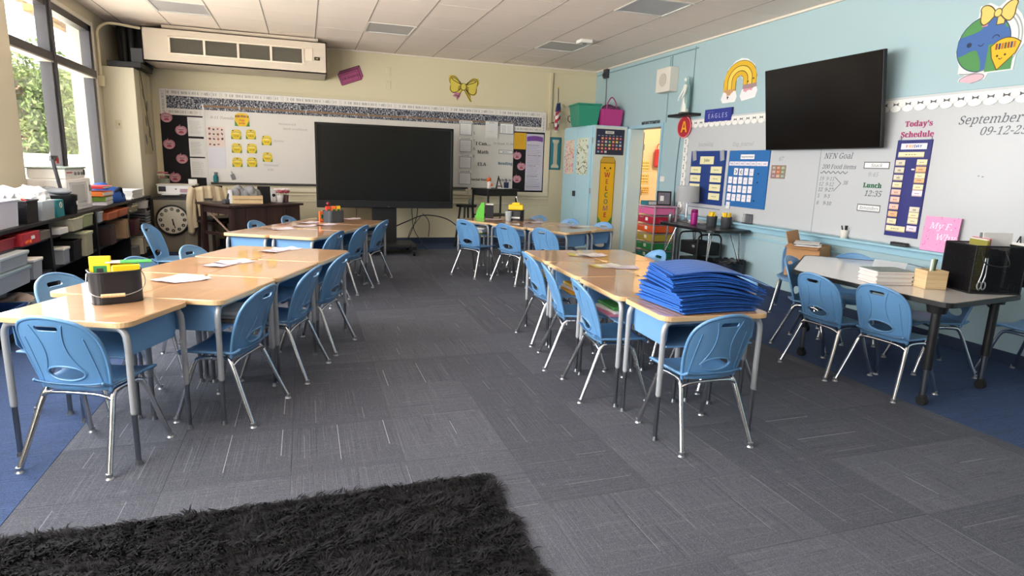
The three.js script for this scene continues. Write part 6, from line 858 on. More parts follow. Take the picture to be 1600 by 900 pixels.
{
  const Y = 0.801, w = M.white;
  const tub = bin('storage_tub', 'large white plastic tub heaped with white cloth at the near end of the bookcase top', 'tub', -2.2, Y, 5.16, 0.6, 0.19, 0.36, mat(0xd6d6e2, 0.4), { fill: mat(0xecebee, 0.9), n: 9 });
  bin('wire_basket', 'black wire-ribbed basket with red things in it, beside the white tub', 'basket', -2.14, Y, 5.67, 0.22, 0.17, 0.26, mat(0x1c1c20, 0.5), { ribs: true, fill: M.red });
  bin('clear_bin', 'clear plastic bin of white papers between the black basket and the teal box', 'bin', -2.14, Y, 5.96, 0.26, 0.15, 0.28, M.clear, { fill: M.paper });
  const tl = block('tissue_box', 'teal box with a pale ring print on the bookcase top', 'box', -2.08, Y, 6.21, 0.17, 0.145, 0.16, M.teal); gb().tube(Array.from({ length: 12 }, (_, i) => [0.022 * Math.cos(i * 0.5236) + 0.01, 0.1 + 0.022 * Math.sin(i * 0.5236), 0.081]), 0.004, 24, 5, true).build('ring_print', M.paper, tl);
  const pt = thing('storage_pot', 'round black pot with grey cloths heaped on top, beside the teal box', 'pot', -2.13, Y, 6.52, 0); gb().lathe([[0, 0], [0.15, 0], [0.165, 0.17], [0.158, 0.17], [0.145, 0.006], [0, 0.006]]).build('body', M.black, pt); gb().sph(-0.02, 0.17, 0, 0.12, 1.1, 0.4, 1).sph(0.05, 0.2, 0.05, 0.08, 1.2, 0.4, 1).sph(-0.06, 0.2, -0.05, 0.08, 1, 0.5, 1).build('contents', mat(0x8f949a, 0.9), pt); gb().box(0.163, 0.1, 0.0, 0.004, 0.03, 0.03).build('tag', M.paper, pt);
  const pb = thing('plastic_bags', 'heap of crumpled white plastic bags on the bookcase by the window', 'bags', -2.2, Y, 5.95); const pg = gb(); for (let i = 0; i < 9; i++) { const g = new THREE.IcosahedronGeometry(rr(0.09, 0.15), 3), a = g.attributes.position; for (let k = 0; k < a.count; k++) { const n = 1 + 0.35 * noise.noise(a.getX(k) * 18 + i, a.getY(k) * 18, a.getZ(k) * 18); a.setXYZ(k, a.getX(k) * n, a.getY(k) * n * 0.8, a.getZ(k) * n); } pg.add(g, rr(-0.05, 0.05), 0.1 + rr(0, 0.08), -0.35 + i * 0.09); } const pm = new THREE.Mesh(pg.geo(), mat(0xe4e6ea, 0.5)); pm.geometry.computeVertexNormals(); pm.name = 'bag'; pb.add(pm);
  const mw = thing('microwave', 'white microwave oven on the bookcase top below the window', 'microwave', -2.24, Y, 6.98, Math.PI / 2 - 0.05); gb().box(0, 0.15, 0, 0.58, 0.3, 0.34, 0.015).build('case', mat(0xeeedea, 0.35), mw); gb().box(-0.06, 0.155, 0.172, 0.4, 0.24, 0.012, 0.006).build('door', mat(0xd9dadc, 0.3), mw); gb().box(-0.06, 0.16, 0.18, 0.32, 0.17, 0.004).build('window_glass', mat(0xb9bdc2, 0.15), mw); gb().box(0.155, 0.155, 0.185, 0.016, 0.22, 0.02, 0.006).build('handle', w, mw); gb().box(0.225, 0.2, 0.173, 0.09, 0.06, 0.004).build('display', M.grey, mw);
  const ov = thing('toaster_oven', 'white appliance with a row of knobs on top of the microwave', 'oven', -2.25, Y + 0.302, 7.0, Math.PI / 2); gb().box(0, 0.045, 0, 0.54, 0.09, 0.3, 0.008).build('case', mat(0xeeeeea, 0.4), ov); gb().box(0, 0.097, 0, 0.56, 0.014, 0.32, 0.004).build('top', mat(0x9aa89a, 0.5), ov); for (const x of [-0.02, 0.07, 0.16]) gb().cyl(x, 0.045, 0.156, 0.017, 0.015, 0.014, 14, Math.PI / 2).build('knob', M.grey, ov); gb().box(-0.16, 0.055, 0.151, 0.14, 0.01, 0.003).build('label_mark', M.red, ov); gb().box(0.245, 0.05, 0.15, 0.05, 0.05, 0.004).build('display', M.darkGrey, ov);
  const pc = thing('paper_cutter', 'dark bar leaning upright in front of the microwave, red tab at its top', 'arm', -2.06, 0.98, 6.56, 0); gb().box(-0.02, 0.14, 0.09, 0.02, 0.36, 0.035, 0.004, 0.42).build('bar', mat(0x4a4a4c, 0.4), pc); gb().box(-0.03, 0.31, 0.1, 0.02, 0.05, 0.16, 0.004).build('head', mat(0x46464a, 0.4), pc); gb().box(-0.018, 0.29, 0.05, 0.006, 0.05, 0.05, 0.004).build('tab', M.red, pc);
  [[0xd23a3a, 'red'], [0xe87a2a, 'orange'], [0x6a8a2e, 'olive green'], [0xe9e4ea, 'white']].forEach(([c, n], i) => { const o = thing('folder', `${n} folder in the coloured pile beside the microwave`, 'folder', -2.14, Y + [0.17, 0.1, 0.045, 0.0][i], 7.66 + i * 0.01, Math.PI / 2 + rr(-0.15, 0.15)); gb().box(0, 0.02, 0, 0.3, [0.03, 0.05, 0.05, 0.04][i], 0.24, 0.004).build('cover', mat(c, 0.6), o); gb().box(0.004, 0.02, 0.004, 0.296, [0.018, 0.03, 0.034, 0.026][i], 0.24).build('pages', M.paper, o); });
  const bg = thing('blue_bag', 'blue and navy cloth bag slumped on the bookcase beside the coloured folders', 'bag', -2.12, Y, 8.06); const bgm = gb(); for (const [a, b, c, r] of [[0, 0.07, 0, 0.13], [0.02, 0.05, -0.14, 0.1], [-0.05, 0.14, 0.04, 0.09], [0.03, 0.04, -0.26, 0.06]]) { const g = new THREE.IcosahedronGeometry(r, 3), p = g.attributes.position; for (let k = 0; k < p.count; k++) { const n = 1 + 0.25 * noise.noise(p.getX(k) * 16, p.getY(k) * 16 + a * 50, p.getZ(k) * 16); p.setXYZ(k, p.getX(k) * n, Math.max(-b, p.getY(k) * n * 0.9), p.getZ(k) * n); } bgm.add(g, a, b, c); } const bm = new THREE.Mesh(bgm.geo(), mat(0x2c5fb4, 0.7)); bm.name = 'body'; bg.add(bm); gb().tube([[0.06, 0.1, 0.06], [0.12, 0.16, 0], [0.1, 0.06, -0.12], [0.08, 0.02, -0.3]], 0.018, 20, 7).build('strap', mat(0x18233f, 0.7), bg);
  const pp = thing('paper_ream', 'tall pile of white paper on the far end of the bookcase top', 'paper', -2.16, Y, 8.86, Math.PI / 2); for (let i = 0; i < 6; i++) gb().box(rr(-0.01, 0.01), 0.01 + i * 0.018, rr(-0.008, 0.008), 0.5, 0.0165, 0.3, 0.002, 0, rr(-0.02, 0.02)).build('ream', M.paper, pp); gb().box(-0.38, 0.008, 0.04, 0.22, 0.014, 0.24, 0, 0, 0.2).build('sheet', M.paper, pp);
  // upper compartment
  const U = 0.656; bin('red_box', 'long dark red box in the upper compartment of the nearest bookcase', 'box', -2.16, U, 5.12, 0.36, 0.075, 0.3, mat(0x8c2430, 0.5)); const rb = block('red_carton', 'bright red carton with a white label in the upper compartment', 'box', -2.13, U, 5.5, 0.32, 0.09, 0.3, mat(0xb02a38, 0.5)); gb().box(0.03, 0.05, 0.151, 0.06, 0.024, 0.003).build('label_mark', M.paper, rb); for (let i = 0; i < 3; i++) gb().cyl(-0.1 + i * 0.04, 0.025, 0.152, 0.013, 0.013, 0.006, 12, Math.PI / 2).build('print_dot', M.orange, rb);
  block('flat_box', 'flat grey box beside the red carton in the upper compartment', 'box', -2.14, U, 5.8, 0.2, 0.07, 0.3, mat(0x6a625a, 0.6)); block('paper_block', 'white paper block in the upper compartment under the black pot', 'paper', -2.1, U, 6.2, 0.2, 0.05, 0.22, M.paper);
  bin('cream_bin', 'cream bin in the upper compartment below the microwave edge', 'bin', -2.1, U, 6.5, 0.26, 0.105, 0.26, mat(0xc9c6ac, 0.5)); bin('olive_bin', 'pale olive bin in the upper compartment below the microwave', 'bin', -2.12, U, 6.85, 0.28, 0.11, 0.26, mat(0xa3ab84, 0.5));
  bin('grey_bin', 'light grey bin at the start of the third bookcase', 'bin', -2.12, U, 7.24, 0.12, 0.1, 0.26, mat(0xa9abb2, 0.5)); bin('orange_tray', 'orange tray in the upper compartment below the coloured folders', 'tray', -2.1, U, 7.58, 0.36, 0.07, 0.26, mat(0xc46a44, 0.5)); bin('orange_tray', 'second orange tray in the upper compartment below the blue bag', 'tray', -2.1, U, 8.0, 0.36, 0.075, 0.26, mat(0xc8704a, 0.5));
  books('flat pile of pale books in the upper compartment under the paper pile', -2.1, U, 8.6, [0xb9b29a, 0x8f8a76, 0xc9c2aa, 0x77705e], true); bin('white_holder', 'small white holder in the far upper compartment', 'holder', -2.08, U, 9.14, 0.14, 0.09, 0.2, w);
  // middle compartment
  const Mi = 0.396; bin('clear_shoebox', 'clear lidded box of supplies low in the nearest bookcase, upper of two', 'box', -2.08, Mi, 5.08, 0.5, 0.11, 0.26, M.clear, { lid: mat(0x8fa3ad, 0.4), fill: M.grey }); bin('clear_shoebox', 'clear lidded box stacked on its twin in the nearest bookcase', 'box', -2.08, Mi + 0.14, 5.1, 0.44, 0.08, 0.26, M.clear, { lid: mat(0xb4c0c6, 0.4) }); bin('clear_shoebox', 'narrow clear box beside the stacked pair', 'box', -2.08, Mi, 5.5, 0.16, 0.13, 0.24, M.clear, { lid: w });
  bin('clear_canister', 'clear tall canister with a white lid in the second bookcase', 'canister', -2.06, Mi, 6.2, 0.13, 0.12, 0.14, M.clear, { lid: w }); bin('black_bin', 'black bin in the middle compartment beside the canister', 'bin', -2.1, Mi, 6.42, 0.22, 0.17, 0.26, M.black); bin('yellowish_bin', 'clear bin with yellow lid pattern in the middle compartment', 'bin', -2.06, Mi, 6.72, 0.18, 0.2, 0.2, mat(0xb9b89c, 0.4), { lid: mat(0xcfcfae, 0.5) });
  books('row of dark books in the middle compartment of the third bookcase', -2.1, Mi, 7.5, [0x3c2a26, 0x2a2c34, 0x4a3a2e, 0x35251f, 0x6a4a3a, 0x2b2b33, 0x51322b]); bin('maroon_bin', 'dark maroon bin in the middle compartment under the paper pile', 'bin', -2.08, Mi, 8.44, 0.24, 0.17, 0.26, mat(0x4a2228, 0.5)); books('row of tan books beside the maroon bin', -2.1, Mi, 8.1, [0xa78a6a, 0x6a5238, 0xbfae8c, 0x3a3630, 0x8a7a66]);
  const rk = thing('wire_file_rack', 'rack of stacked grey trays at the far end of the bookcases', 'rack', -2.1, Mi, 9.1, Math.PI / 2); for (let i = 0; i < 6; i++) gb().box(0, 0.02 + i * 0.036, 0, 0.26, 0.006, 0.26, 0.002, 0.1).box(0, 0.034 + i * 0.036, 0.13, 0.26, 0.022, 0.006, 0.002).build('tray', mat(0x8b8f96, 0.4), rk);
  // bottom compartment
  const Lo = 0.111; bin('blue_bin', 'blue bin in the bottom compartment of the nearest bookcase', 'bin', -2.08, Lo, 5.0, 0.34, 0.16, 0.28, mat(0x2a4f8e, 0.5)); bin('clear_bin', 'clear bin of pale things in the bottom compartment', 'bin', -2.08, Lo, 5.42, 0.34, 0.15, 0.28, M.clear, { fill: mat(0xb9a9a0, 0.8) }); books('flat pile of grey books in the bottom compartment', -2.1, Lo, 6.3, [0x8a8a86, 0xc3beb4, 0x6b6a70, 0xa59a8a], true);
  block('paper_block', 'white paper block in the bottom compartment of the third bookcase', 'paper', -2.1, Lo, 7.5, 0.36, 0.07, 0.26, mat(0xcfcfd4, 0.7)); books('row of mixed books in the bottom compartment of the far bookcase', -2.1, Lo, 8.8, [0xd0c8b0, 0x5a5a62, 0xb0a890, 0x7a6a5a, 0xdcd6c6, 0x4a4440]); block('round_tin', 'grey covered tin in the bottom compartment of the far bookcase', 'tin', -2.06, Lo, 8.4, 0.22, 0.14, 0.2, mat(0x6f6a68, 0.5));
}
// ---------------------------------------------------------------- grey cabinet with printer and wall clock
{
  const c = thing('metal_cabinet', 'low grey-brown metal cabinet in the corner below the printer', 'cabinet', -1.64, 0, 9.93); const m = mat(0x8c8474, 0.45); gb().box(0, 0.37, 0, 0.74, 0.74, 0.62, 0.008).build('carcass', m, c); for (const s of [-1, 1]) { const d = gb().box(s * 0.183, 0.37, 0.315, 0.355, 0.68, 0.014, 0.004).build('door', m, c); gb().box(s * 0.02, 0.45, 0.326, 0.012, 0.1, 0.014, 0.003).build('handle', M.steel, d); } gb().box(0, 0.752, 0, 0.77, 0.02, 0.65, 0.004).build('top', mat(0x3b3733, 0.5), c);
  const k = thing('wall_clock', 'round dark-rimmed clock with big black numerals leaning against the grey cabinet', 'clock', -1.77, 0.46, 9.585); gb().cyl(0, 0, 0.012, 0.2, 0.2, 0.024, 48, Math.PI / 2).build('face', glossy(tex(256, 256, (x, w, h) => { x.fillStyle = '#d8d2bf'; x.fillRect(0, 0, w, h); }), 0.5), k);
  gb().tube(Array.from({ length: 32 }, (_, i) => [0.2 * Math.cos(i / 16 * Math.PI), 0.2 * Math.sin(i / 16 * Math.PI), 0.02]), 0.014, 80, 8, true).build('rim', mat(0x2c2622, 0.4), k);
  const num = gb(); for (let i = 1; i <= 12; i++) { const a = Math.PI / 2 - i * Math.PI / 6; num.add(new THREE.CylinderGeometry(0.023, 0.023, 0.002, 16), 0.15 * Math.cos(a), 0.15 * Math.sin(a), 0.025, Math.PI / 2); } num.build('numeral_disc', mat(0x27231f, 0.6), k); const ng = gb(); for (let i = 1; i <= 12; i++) { const a = Math.PI / 2 - i * Math.PI / 6; ng.add(textGeo(String(i), 0.022, 'serif_bold', 0.001), 0.15 * Math.cos(a), 0.15 * Math.sin(a), 0.0265); } ng.build('numeral', mat(0xd8d2bf, 0.6), k);
  gb().box(0.012, -0.05, 0.028, 0.012, 0.13, 0.002, 0, 0, 0, 0.2).build('minute_hand', M.black, k); gb().box(0.004, -0.03, 0.03, 0.014, 0.09, 0.002, 0, 0, 0, 0.1).build('hour_hand', M.black, k); gb().cyl(0, 0, 0.03, 0.01, 0.01, 0.006, 14, Math.PI / 2).build('hub', M.black, k);
  const p = thing('printer', 'white and dark grey printer on the low grey cabinet', 'printer', -1.72, 0.762, 9.85); gb().box(0, 0.11, 0, 0.47, 0.12, 0.36, 0.012).build('upper_case', mat(0xe7e6e4, 0.4), p); gb().box(0, 0.178, 0, 0.49, 0.016, 0.37, 0.006).build('scanner_lid', mat(0xcfc9bd, 0.4), p); gb().box(0.02, 0.025, 0, 0.46, 0.05, 0.35, 0.008).build('lower_case', mat(0x3c3b3d, 0.4), p); gb().box(-0.17, 0.12, 0.183, 0.09, 0.07, 0.004).build('control_panel', M.black, p); gb().box(0.13, 0.1, 0.183, 0.16, 0.05, 0.004).build('paper_slot', mat(0xb99aa4, 0.6), p); gb().box(-0.06, 0.045, 0.22, 0.22, 0.008, 0.1, 0.002).build('output_tray', M.white, p); gb().cyl(0.0, 0.12, 0.184, 0.012, 0.012, 0.004, 16, Math.PI / 2).build('badge', M.grey, p);
  const bx = thing('small_box', 'small white box on the right end of the printer', 'box', -1.53, 0.949, 9.85, 0.2); gb().box(0, 0.035, 0, 0.11, 0.07, 0.09, 0.004).build('body', M.white, bx); const bk = thing('note_pad', 'pad of cream paper on a brown folder beside the printer', 'pad', -1.36, 0.762, 9.82, 0.1); gb().box(0, 0.012, 0, 0.2, 0.022, 0.26, 0.003).build('folder', mat(0x9a5a44, 0.6), bk); gb().box(0, 0.034, 0.0, 0.16, 0.02, 0.2, 0.002).build('pages', M.paper, bk);
  const fl = thing('flower_jar', 'ribbed glass jar of pink and white flowers behind the printer', 'flowers', -1.94, 0.762, 10.1); gb().lathe([[0, 0], [0.07, 0], [0.075, 0.25], [0.07, 0.25], [0.064, 0.006], [0, 0.006]]).build('jar', phys(0xbfc7b8, 0.25, { transmission: 0.5, thickness: 0 }), fl);
  for (let i = 0; i < 7; i++) { const a = i * 0.9, r = i ? 0.055 : 0, y = 0.3 + 0.04 * Math.sin(i * 2.1), f = gb(); for (let q = 0; q < 6; q++) f.sph(r * Math.cos(a) + 0.018 * Math.cos(q * 1.047), y, r * Math.sin(a) + 0.018 * Math.sin(q * 1.047), 0.018, 1, 0.6, 1, 7); f.build('flower', i % 3 ? mat(0xd9788c, 0.7) : mat(0xefe2dc, 0.7), fl); } const stg = gb(); for (let i = 0; i < 7; i++) stg.rod([0, 0.02, 0], [0.05 * Math.cos(i * 0.9), 0.3, 0.05 * Math.sin(i * 0.9)], 0.003, 5); stg.build('stem', M.green, fl);
}
// ---------------------------------------------------------------- teacher's desk, chair and things
{
  const a = 0.621, cx = -0.72, cd = 9.14, at = (u, v) => [cx + u * Math.cos(a) + v * Math.sin(a), cd + u * Math.sin(a) - v * Math.cos(a)];    // u right along the front, v towards the viewer
  const t = thing('teacher_desk', 'dark brown wooden teacher desk set at an angle before the whiteboard', 'desk', cx, 0, cd, a);
  gb().box(0, 0.73, 0, 1.1, 0.03, 0.84, 0.006).build('desktop', M.darkWood, t, null, true); gb().box(0.02, 0.38, 0.36, 1.0, 0.66, 0.02, 0.002).build('modesty_panel', M.darkWood, t, null, true); gb().box(0.5, 0.36, -0.02, 0.03, 0.7, 0.74, 0.002).build('end_panel', M.darkWood, t, null, true);
  for (const [x, z] of [[-0.48, 0.35], [-0.48, -0.35]]) gb().box(x, 0.36, z, 0.06, 0.71, 0.06, 0.004).build('leg', M.darkWood, t, null, true); gb().box(-0.48, 0.34, 0, 0.03, 0.04, 0.66, 0.003).box(-0.48, 0.66, 0, 0.03, 0.09, 0.66, 0.003).build('rail', M.darkWood, t, null, true); gb().rod([-0.48, 0.36, 0.32], [-0.48, 0.62, -0.2], 0.015).build('brace', mat(0x8a6a5c, 0.5), t);
  const pan = gb(); for (const x of [-0.3, 0.0, 0.3]) pan.box(x, 0.38, 0.372, 0.008, 0.6, 0.004); pan.build('panel_seam', mat(0x1d1210, 0.6), t);
  const put = (name, label, cat, u, v, turn = 0) => { const [x, d] = at(u, v); return thing(name, label, cat, x, 0.746, d, a + turn); };
  const cr = put('wooden_crate', 'pale wooden crate with grey cloth in it on the dark teacher desk', 'crate', -0.16, 0.17, -0.4); for (const z of [-0.13, 0.13]) for (const y of [0.03, 0.085]) gb().box(0, y, z, 0.37, 0.05, 0.012, 0.002).build('slat', M.pine, cr, null, true); for (const x of [-0.18, 0.18]) gb().box(x, 0.058, 0, 0.014, 0.11, 0.26, 0.002).build('end_board', M.pine, cr, null, true); gb().box(0, 0.006, 0, 0.36, 0.01, 0.25).build('bottom_board', M.pine, cr, null, true);
  const cg = gb(); for (let i = 0; i < 8; i++) cg.sph(-0.13 + i * 0.037, 0.13 + 0.03 * Math.sin(i * 1.7), 0.03 * Math.cos(i * 2.3), 0.07, 1, 1.2, 1.3, 9); cg.build('cloth', mat(0x8a8a8c, 0.9), cr); gb().box(-0.2, 0.09, 0.02, 0.03, 0.17, 0.2, 0.004).build('white_file', M.paper, cr);
  const tb = put('tablet_stand', 'black upright tablet case on the dark teacher desk', 'tablet', 0.16, 0.08, -0.3); gb().box(0, 0.11, 0, 0.17, 0.22, 0.02, 0.006, -0.1).build('case', M.black, tb); gb().box(0, 0.05, -0.05, 0.12, 0.1, 0.012, 0.003, 0.5).build('prop', M.black, tb);
  const tc = put('tape_dispenser', 'small black desk gadget beside the wooden crate', 'dispenser', -0.4, 0.12, 0.3); gb().box(0, 0.03, 0, 0.13, 0.06, 0.06, 0.012).build('base', M.darkGrey, tc); gb().tube([[0, 0.05, 0], [0.02, 0.11, 0], [0.05, 0.13, 0]], 0.014, 10, 8).build('arm', M.black, tc);
  const camr = put('speaker_box', 'small grey and black boxy gadget beside the flower pots', 'gadget', 0.27, 0.12, -0.3); gb().box(0, 0.09, 0, 0.07, 0.18, 0.07, 0.012).build('body', mat(0xc9c6c4, 0.4), camr); gb().cyl(0, 0.1, 0.037, 0.022, 0.022, 0.006, 20, Math.PI / 2).build('dial', M.black, camr);
  [[0.36, 0.14, 'white mug of pink flowers nearer the crate on the teacher desk'], [0.47, 0.1, 'dark mug of pink flowers at the right end of the teacher desk']].forEach(([u, v, l], q) => { const p = put('flower_mug', l, 'flowers', u, v); gb().lathe([[0, 0], [0.045, 0], [0.055, 0.1], [0.05, 0.1], [0.04, 0.006], [0, 0.006]]).build('mug', q ? mat(0x7a5a5a, 0.4) : mat(0xeae6e4, 0.4), p); for (let i = 0; i < 9; i++) { const r = i ? 0.05 : 0, b = i * 0.78, f = gb(); for (let k = 0; k < 5; k++) f.sph(r * Math.cos(b) + 0.016 * Math.cos(k * 1.26), 0.155 + 0.025 * Math.sin(i * 2), r * Math.sin(b) + 0.016 * Math.sin(k * 1.26), 0.017, 1, 0.7, 1, 7); f.build('flower', [mat(0xd07080, 0.7), mat(0xeee0e0, 0.7), mat(0xa83c50, 0.7)][i % 3], p); } gb().rod([0, 0.02, 0], [0.03, 0.15, 0], 0.003, 5).rod([0, 0.02, 0], [-0.03, 0.15, 0.02], 0.003, 5).build('stem', M.green, p); });
  // desk chair with a cream cardigan over its back
  const c = thing('desk_chair', 'dark wooden chair behind the teacher desk under a cream cardigan', 'chair', -1.17, 0, 9.5, a); const wd = mat(0x3a2622, 0.5);
  for (const x of [-0.2, 0.2]) { gb().box(x, 0.22, 0.2, 0.036, 0.44, 0.036, 0.004).build('leg', wd, c); gb().tube([[x, 0, -0.22], [x, 0.44, -0.2], [x, 0.92, -0.27]], 0.02, 12, 8).build('leg', wd, c); } gb().box(0, 0.45, 0, 0.46, 0.03, 0.44, 0.01).build('seat', wd, c); gb().box(0, 0.49, 0, 0.42, 0.05, 0.4, 0.02).build('cushion', M.black, c); for (let i = -1; i <= 1; i++) gb().box(i * 0.11, 0.68, -0.235, 0.03, 0.42, 0.014, 0.003, -0.12).build('back_slat', wd, c); gb().box(0, 0.9, -0.27, 0.44, 0.07, 0.02, 0.006).build('top_rail', wd, c);
  const j = thing('cardigan', 'cream knitted cardigan draped over the back of the desk chair', 'cardigan', -1.17, 0, 9.5, a); const jp = [], ji = [], NU = 30, NV = 26;
  for (let v = 0; v <= NV; v++) for (let u = 0; u <= NU; u++) { const s = u / NU * 2 - 1, q = v / NV, L = q * 1.25 - 0.55, x = s * (0.27 + 0.02 * Math.sin(q * 9)), fold = 0.014 * Math.sin(s * 13 + q * 2) + 0.008 * Math.sin(s * 29), over = Math.abs(L) < 0.06 ? Math.cos(L / 0.06 * Math.PI / 2) * 0.03 : 0; const y = 0.945 - Math.abs(L) * (0.96 + 0.04 * Math.cos(s * 7)) + over * 0.5 - 0.05 * s * s; jp.push(x, y, -0.27 + (L > 0 ? -0.055 - 0.1 * Math.min(L, 0.2) : 0.04 + 0.12 * Math.min(-L, 0.3)) + fold); }
  for (let v = 0; v < NV; v++) for (let u = 0; u < NU; u++) { const q = v * (NU + 1) + u; ji.push(q, q + 1, q + NU + 1, q + 1, q + NU + 2, q + NU + 1); }
  const jg = new THREE.BufferGeometry(); jg.setAttribute('position', new THREE.Float32BufferAttribute(jp, 3)); jg.setIndex(ji); jg.computeVertexNormals(); child('body', jg, mat(0xdfcfae, 0.9, { side: THREE.DoubleSide }), j); for (const s of [-1, 1]) gb().tube([[s * 0.24, 0.88, -0.25], [s * 0.29, 0.7, -0.22], [s * 0.28, 0.45, -0.24], [s * 0.27, 0.3, -0.25]], 0.045, 18, 9).build('sleeve', mat(0xd9c8a6, 0.9), j);
}
// ---------------------------------------------------------------- tall black desk by the whiteboard, stool, things
{
  const a = 0.38, cx = 2.92, cd = 9.55, t = thing('tall_desk', 'tall black student desk standing before the whiteboard', 'desk', cx, 0, cd, a), H = 0.985;
  gb().prism(roundRect(0.64, 0.48, 0.03), 0.02, 0, H, 0, 0.002, Math.PI / 2).build('desktop', M.black, t); gb().box(0, H - 0.065, 0.2, 0.56, 0.085, 0.012, 0.003).box(0, H - 0.105, 0, 0.56, 0.008, 0.4).box(-0.275, H - 0.065, 0, 0.01, 0.085, 0.4).box(0.275, H - 0.065, 0, 0.01, 0.085, 0.4).build('book_box', M.black, t);
  for (const x of [-0.29, 0.29]) for (const z of [-0.2, 0.2]) gb().box(x, H / 2 - 0.01, z, 0.026, H - 0.03, 0.026, 0.004).build('leg', M.black, t); gb().box(0, 0.56, 0, 0.56, 0.016, 0.4, 0.003).build('lower_shelf', M.black, t); gb().cyl(0.35, H - 0.05, 0.1, 0.035, 0.03, 0.06, 14).build('side_cup', M.darkGrey, t);
  const put = (n, l, c, u, v, tr = 0) => thing(n, l, c, cx + u * Math.cos(a) + v * Math.sin(a), H + 0.003, cd + u * Math.sin(a) - v * Math.cos(a), a + tr);
  const pl = put('figurine', 'small orange and white toy figure on the tall black desk', 'figurine', -0.14, 0.02); gb().lathe([[0, 0], [0.035, 0], [0.03, 0.05], [0.04, 0.09], [0.02, 0.12], [0, 0.125]]).build('body', mat(0xe8ddd4, 0.5), pl); gb().sph(0, 0.14, 0, 0.036).sph(0.03, 0.06, 0.02, 0.025).sph(-0.04, 0.13, 0.01, 0.022).build('head', M.orange, pl);
  const ea = put('table_easel', 'small black wooden easel on the tall black desk', 'easel', 0.02, 0.06); gb().rod([-0.06, 0, 0.03], [0.005, 0.2, 0], 0.008).rod([0.06, 0, 0.03], [-0.005, 0.2, 0], 0.008).rod([0, 0, -0.06], [0, 0.19, 0], 0.007).rod([-0.045, 0.04, 0.03], [0.045, 0.04, 0.03], 0.007).build('easel_frame', M.black, ea);
  const pc = put('pen_cup', 'navy cup of white pens on the tall black desk', 'cup', 0.22, 0.02); gb().lathe([[0, 0], [0.04, 0], [0.042, 0.1], [0.038, 0.1], [0.036, 0.006], [0, 0.006]]).build('cup', mat(0x1f2c56, 0.4), pc); for (let i = 0; i < 5; i++) gb().rod([0.006 * i - 0.012, 0.02, 0], [0.04 * Math.cos(i * 1.3), 0.16, 0.03 * Math.sin(i * 1.3)], 0.006, 7).build('pen', i % 2 ? M.paper : M.grey, pc);
  const nb = put('open_notebook', 'open white notebook on the tall black desk', 'notebook', 0.1, 0.1, 0.3); gb().box(-0.045, 0.006, 0, 0.09, 0.01, 0.12, 0.002, 0, 0, 0.04).box(0.045, 0.006, 0, 0.09, 0.01, 0.12, 0.002, 0, 0, -0.04).build('pages', M.paper, nb);
  const st = thing('stool', 'round black stool beside the tall black desk', 'stool', 2.5, 0, 9.75); gb().cyl(0, 0.69, 0, 0.17, 0.17, 0.035, 28).build('seat', M.black, st); for (let i = 0; i < 4; i++) { const b = i * Math.PI / 2 + 0.5; gb().rod([0.1 * Math.cos(b), 0.68, 0.1 * Math.sin(b)], [0.19 * Math.cos(b), 0, 0.19 * Math.sin(b)], 0.017).build('leg', M.black, st); } gb().tube(Array.from({ length: 16 }, (_, i) => [0.15 * Math.cos(i * 0.3927), 0.3, 0.15 * Math.sin(i * 0.3927)]), 0.009, 40, 6, true).build('foot_ring', M.black, st);
  const fp = thing('artificial_plant', 'small vase of pale dried sprigs on the round black stool', 'plant', 2.56, 0.708, 9.72); gb().lathe([[0, 0], [0.03, 0], [0.04, 0.05], [0.02, 0.09], [0.025, 0.1], [0, 0.1]]).build('vase', M.grey, fp); const sg = gb(); for (let i = 0; i < 7; i++) { const b = i * 0.9; sg.rod([0, 0.08, 0], [0.07 * Math.cos(b), 0.2 + 0.03 * (i % 3), 0.07 * Math.sin(b)], 0.003, 5).sph(0.07 * Math.cos(b), 0.2 + 0.03 * (i % 3), 0.07 * Math.sin(b), 0.02, 1, 1.4, 1, 7); } sg.build('sprig', mat(0xcfc6b4, 0.8), fp);
}
// ---------------------------------------------------------------- things on the student desks
const DT = 0.6625;
function caddy(label, x, d, turn, h, m) {
  const t = thing('desk_caddy', label, 'caddy', x, DT, d, turn), pr = roundRect(0.21, 0.16, 0.05, 6), b = gb();
  b.prism(pr, h, 0, h, 0, 0, Math.PI / 2, 0, 0, [roundRect(0.2, 0.15, 0.045, 6).reverse()]).prism(pr, 0.005, 0, 0.006, 0, 0, Math.PI / 2); b.build('bucket', m, t);
  gb().tube(roundRect(0.21, 0.16, 0.05, 4).map(([p, q]) => [p, h, q]), 0.004, 60, 6, true).build('rim', m, t); return t;
}
const cray = (label, x, y, d, turn, w, h, c, tilt = 0) => { const t = thing('crayon_box', label, 'crayon box', x, y, d, turn); gb().box(0, h / 2, 0, w, h, 0.03, 0.002, tilt).build('carton', mat(c, 0.5), t); gb().box(0, h * 0.5, 0.016, w * 0.62, h * 0.4, 0.002, 0, tilt).build('label_mark', mat(0x1c7a3c, 0.5), t); gb().box(0, h * 0.52, 0.0175, w * 0.3, h * 0.2, 0.002, 0, tilt).build('print_dot', mat(0x26262a, 0.5), t); };
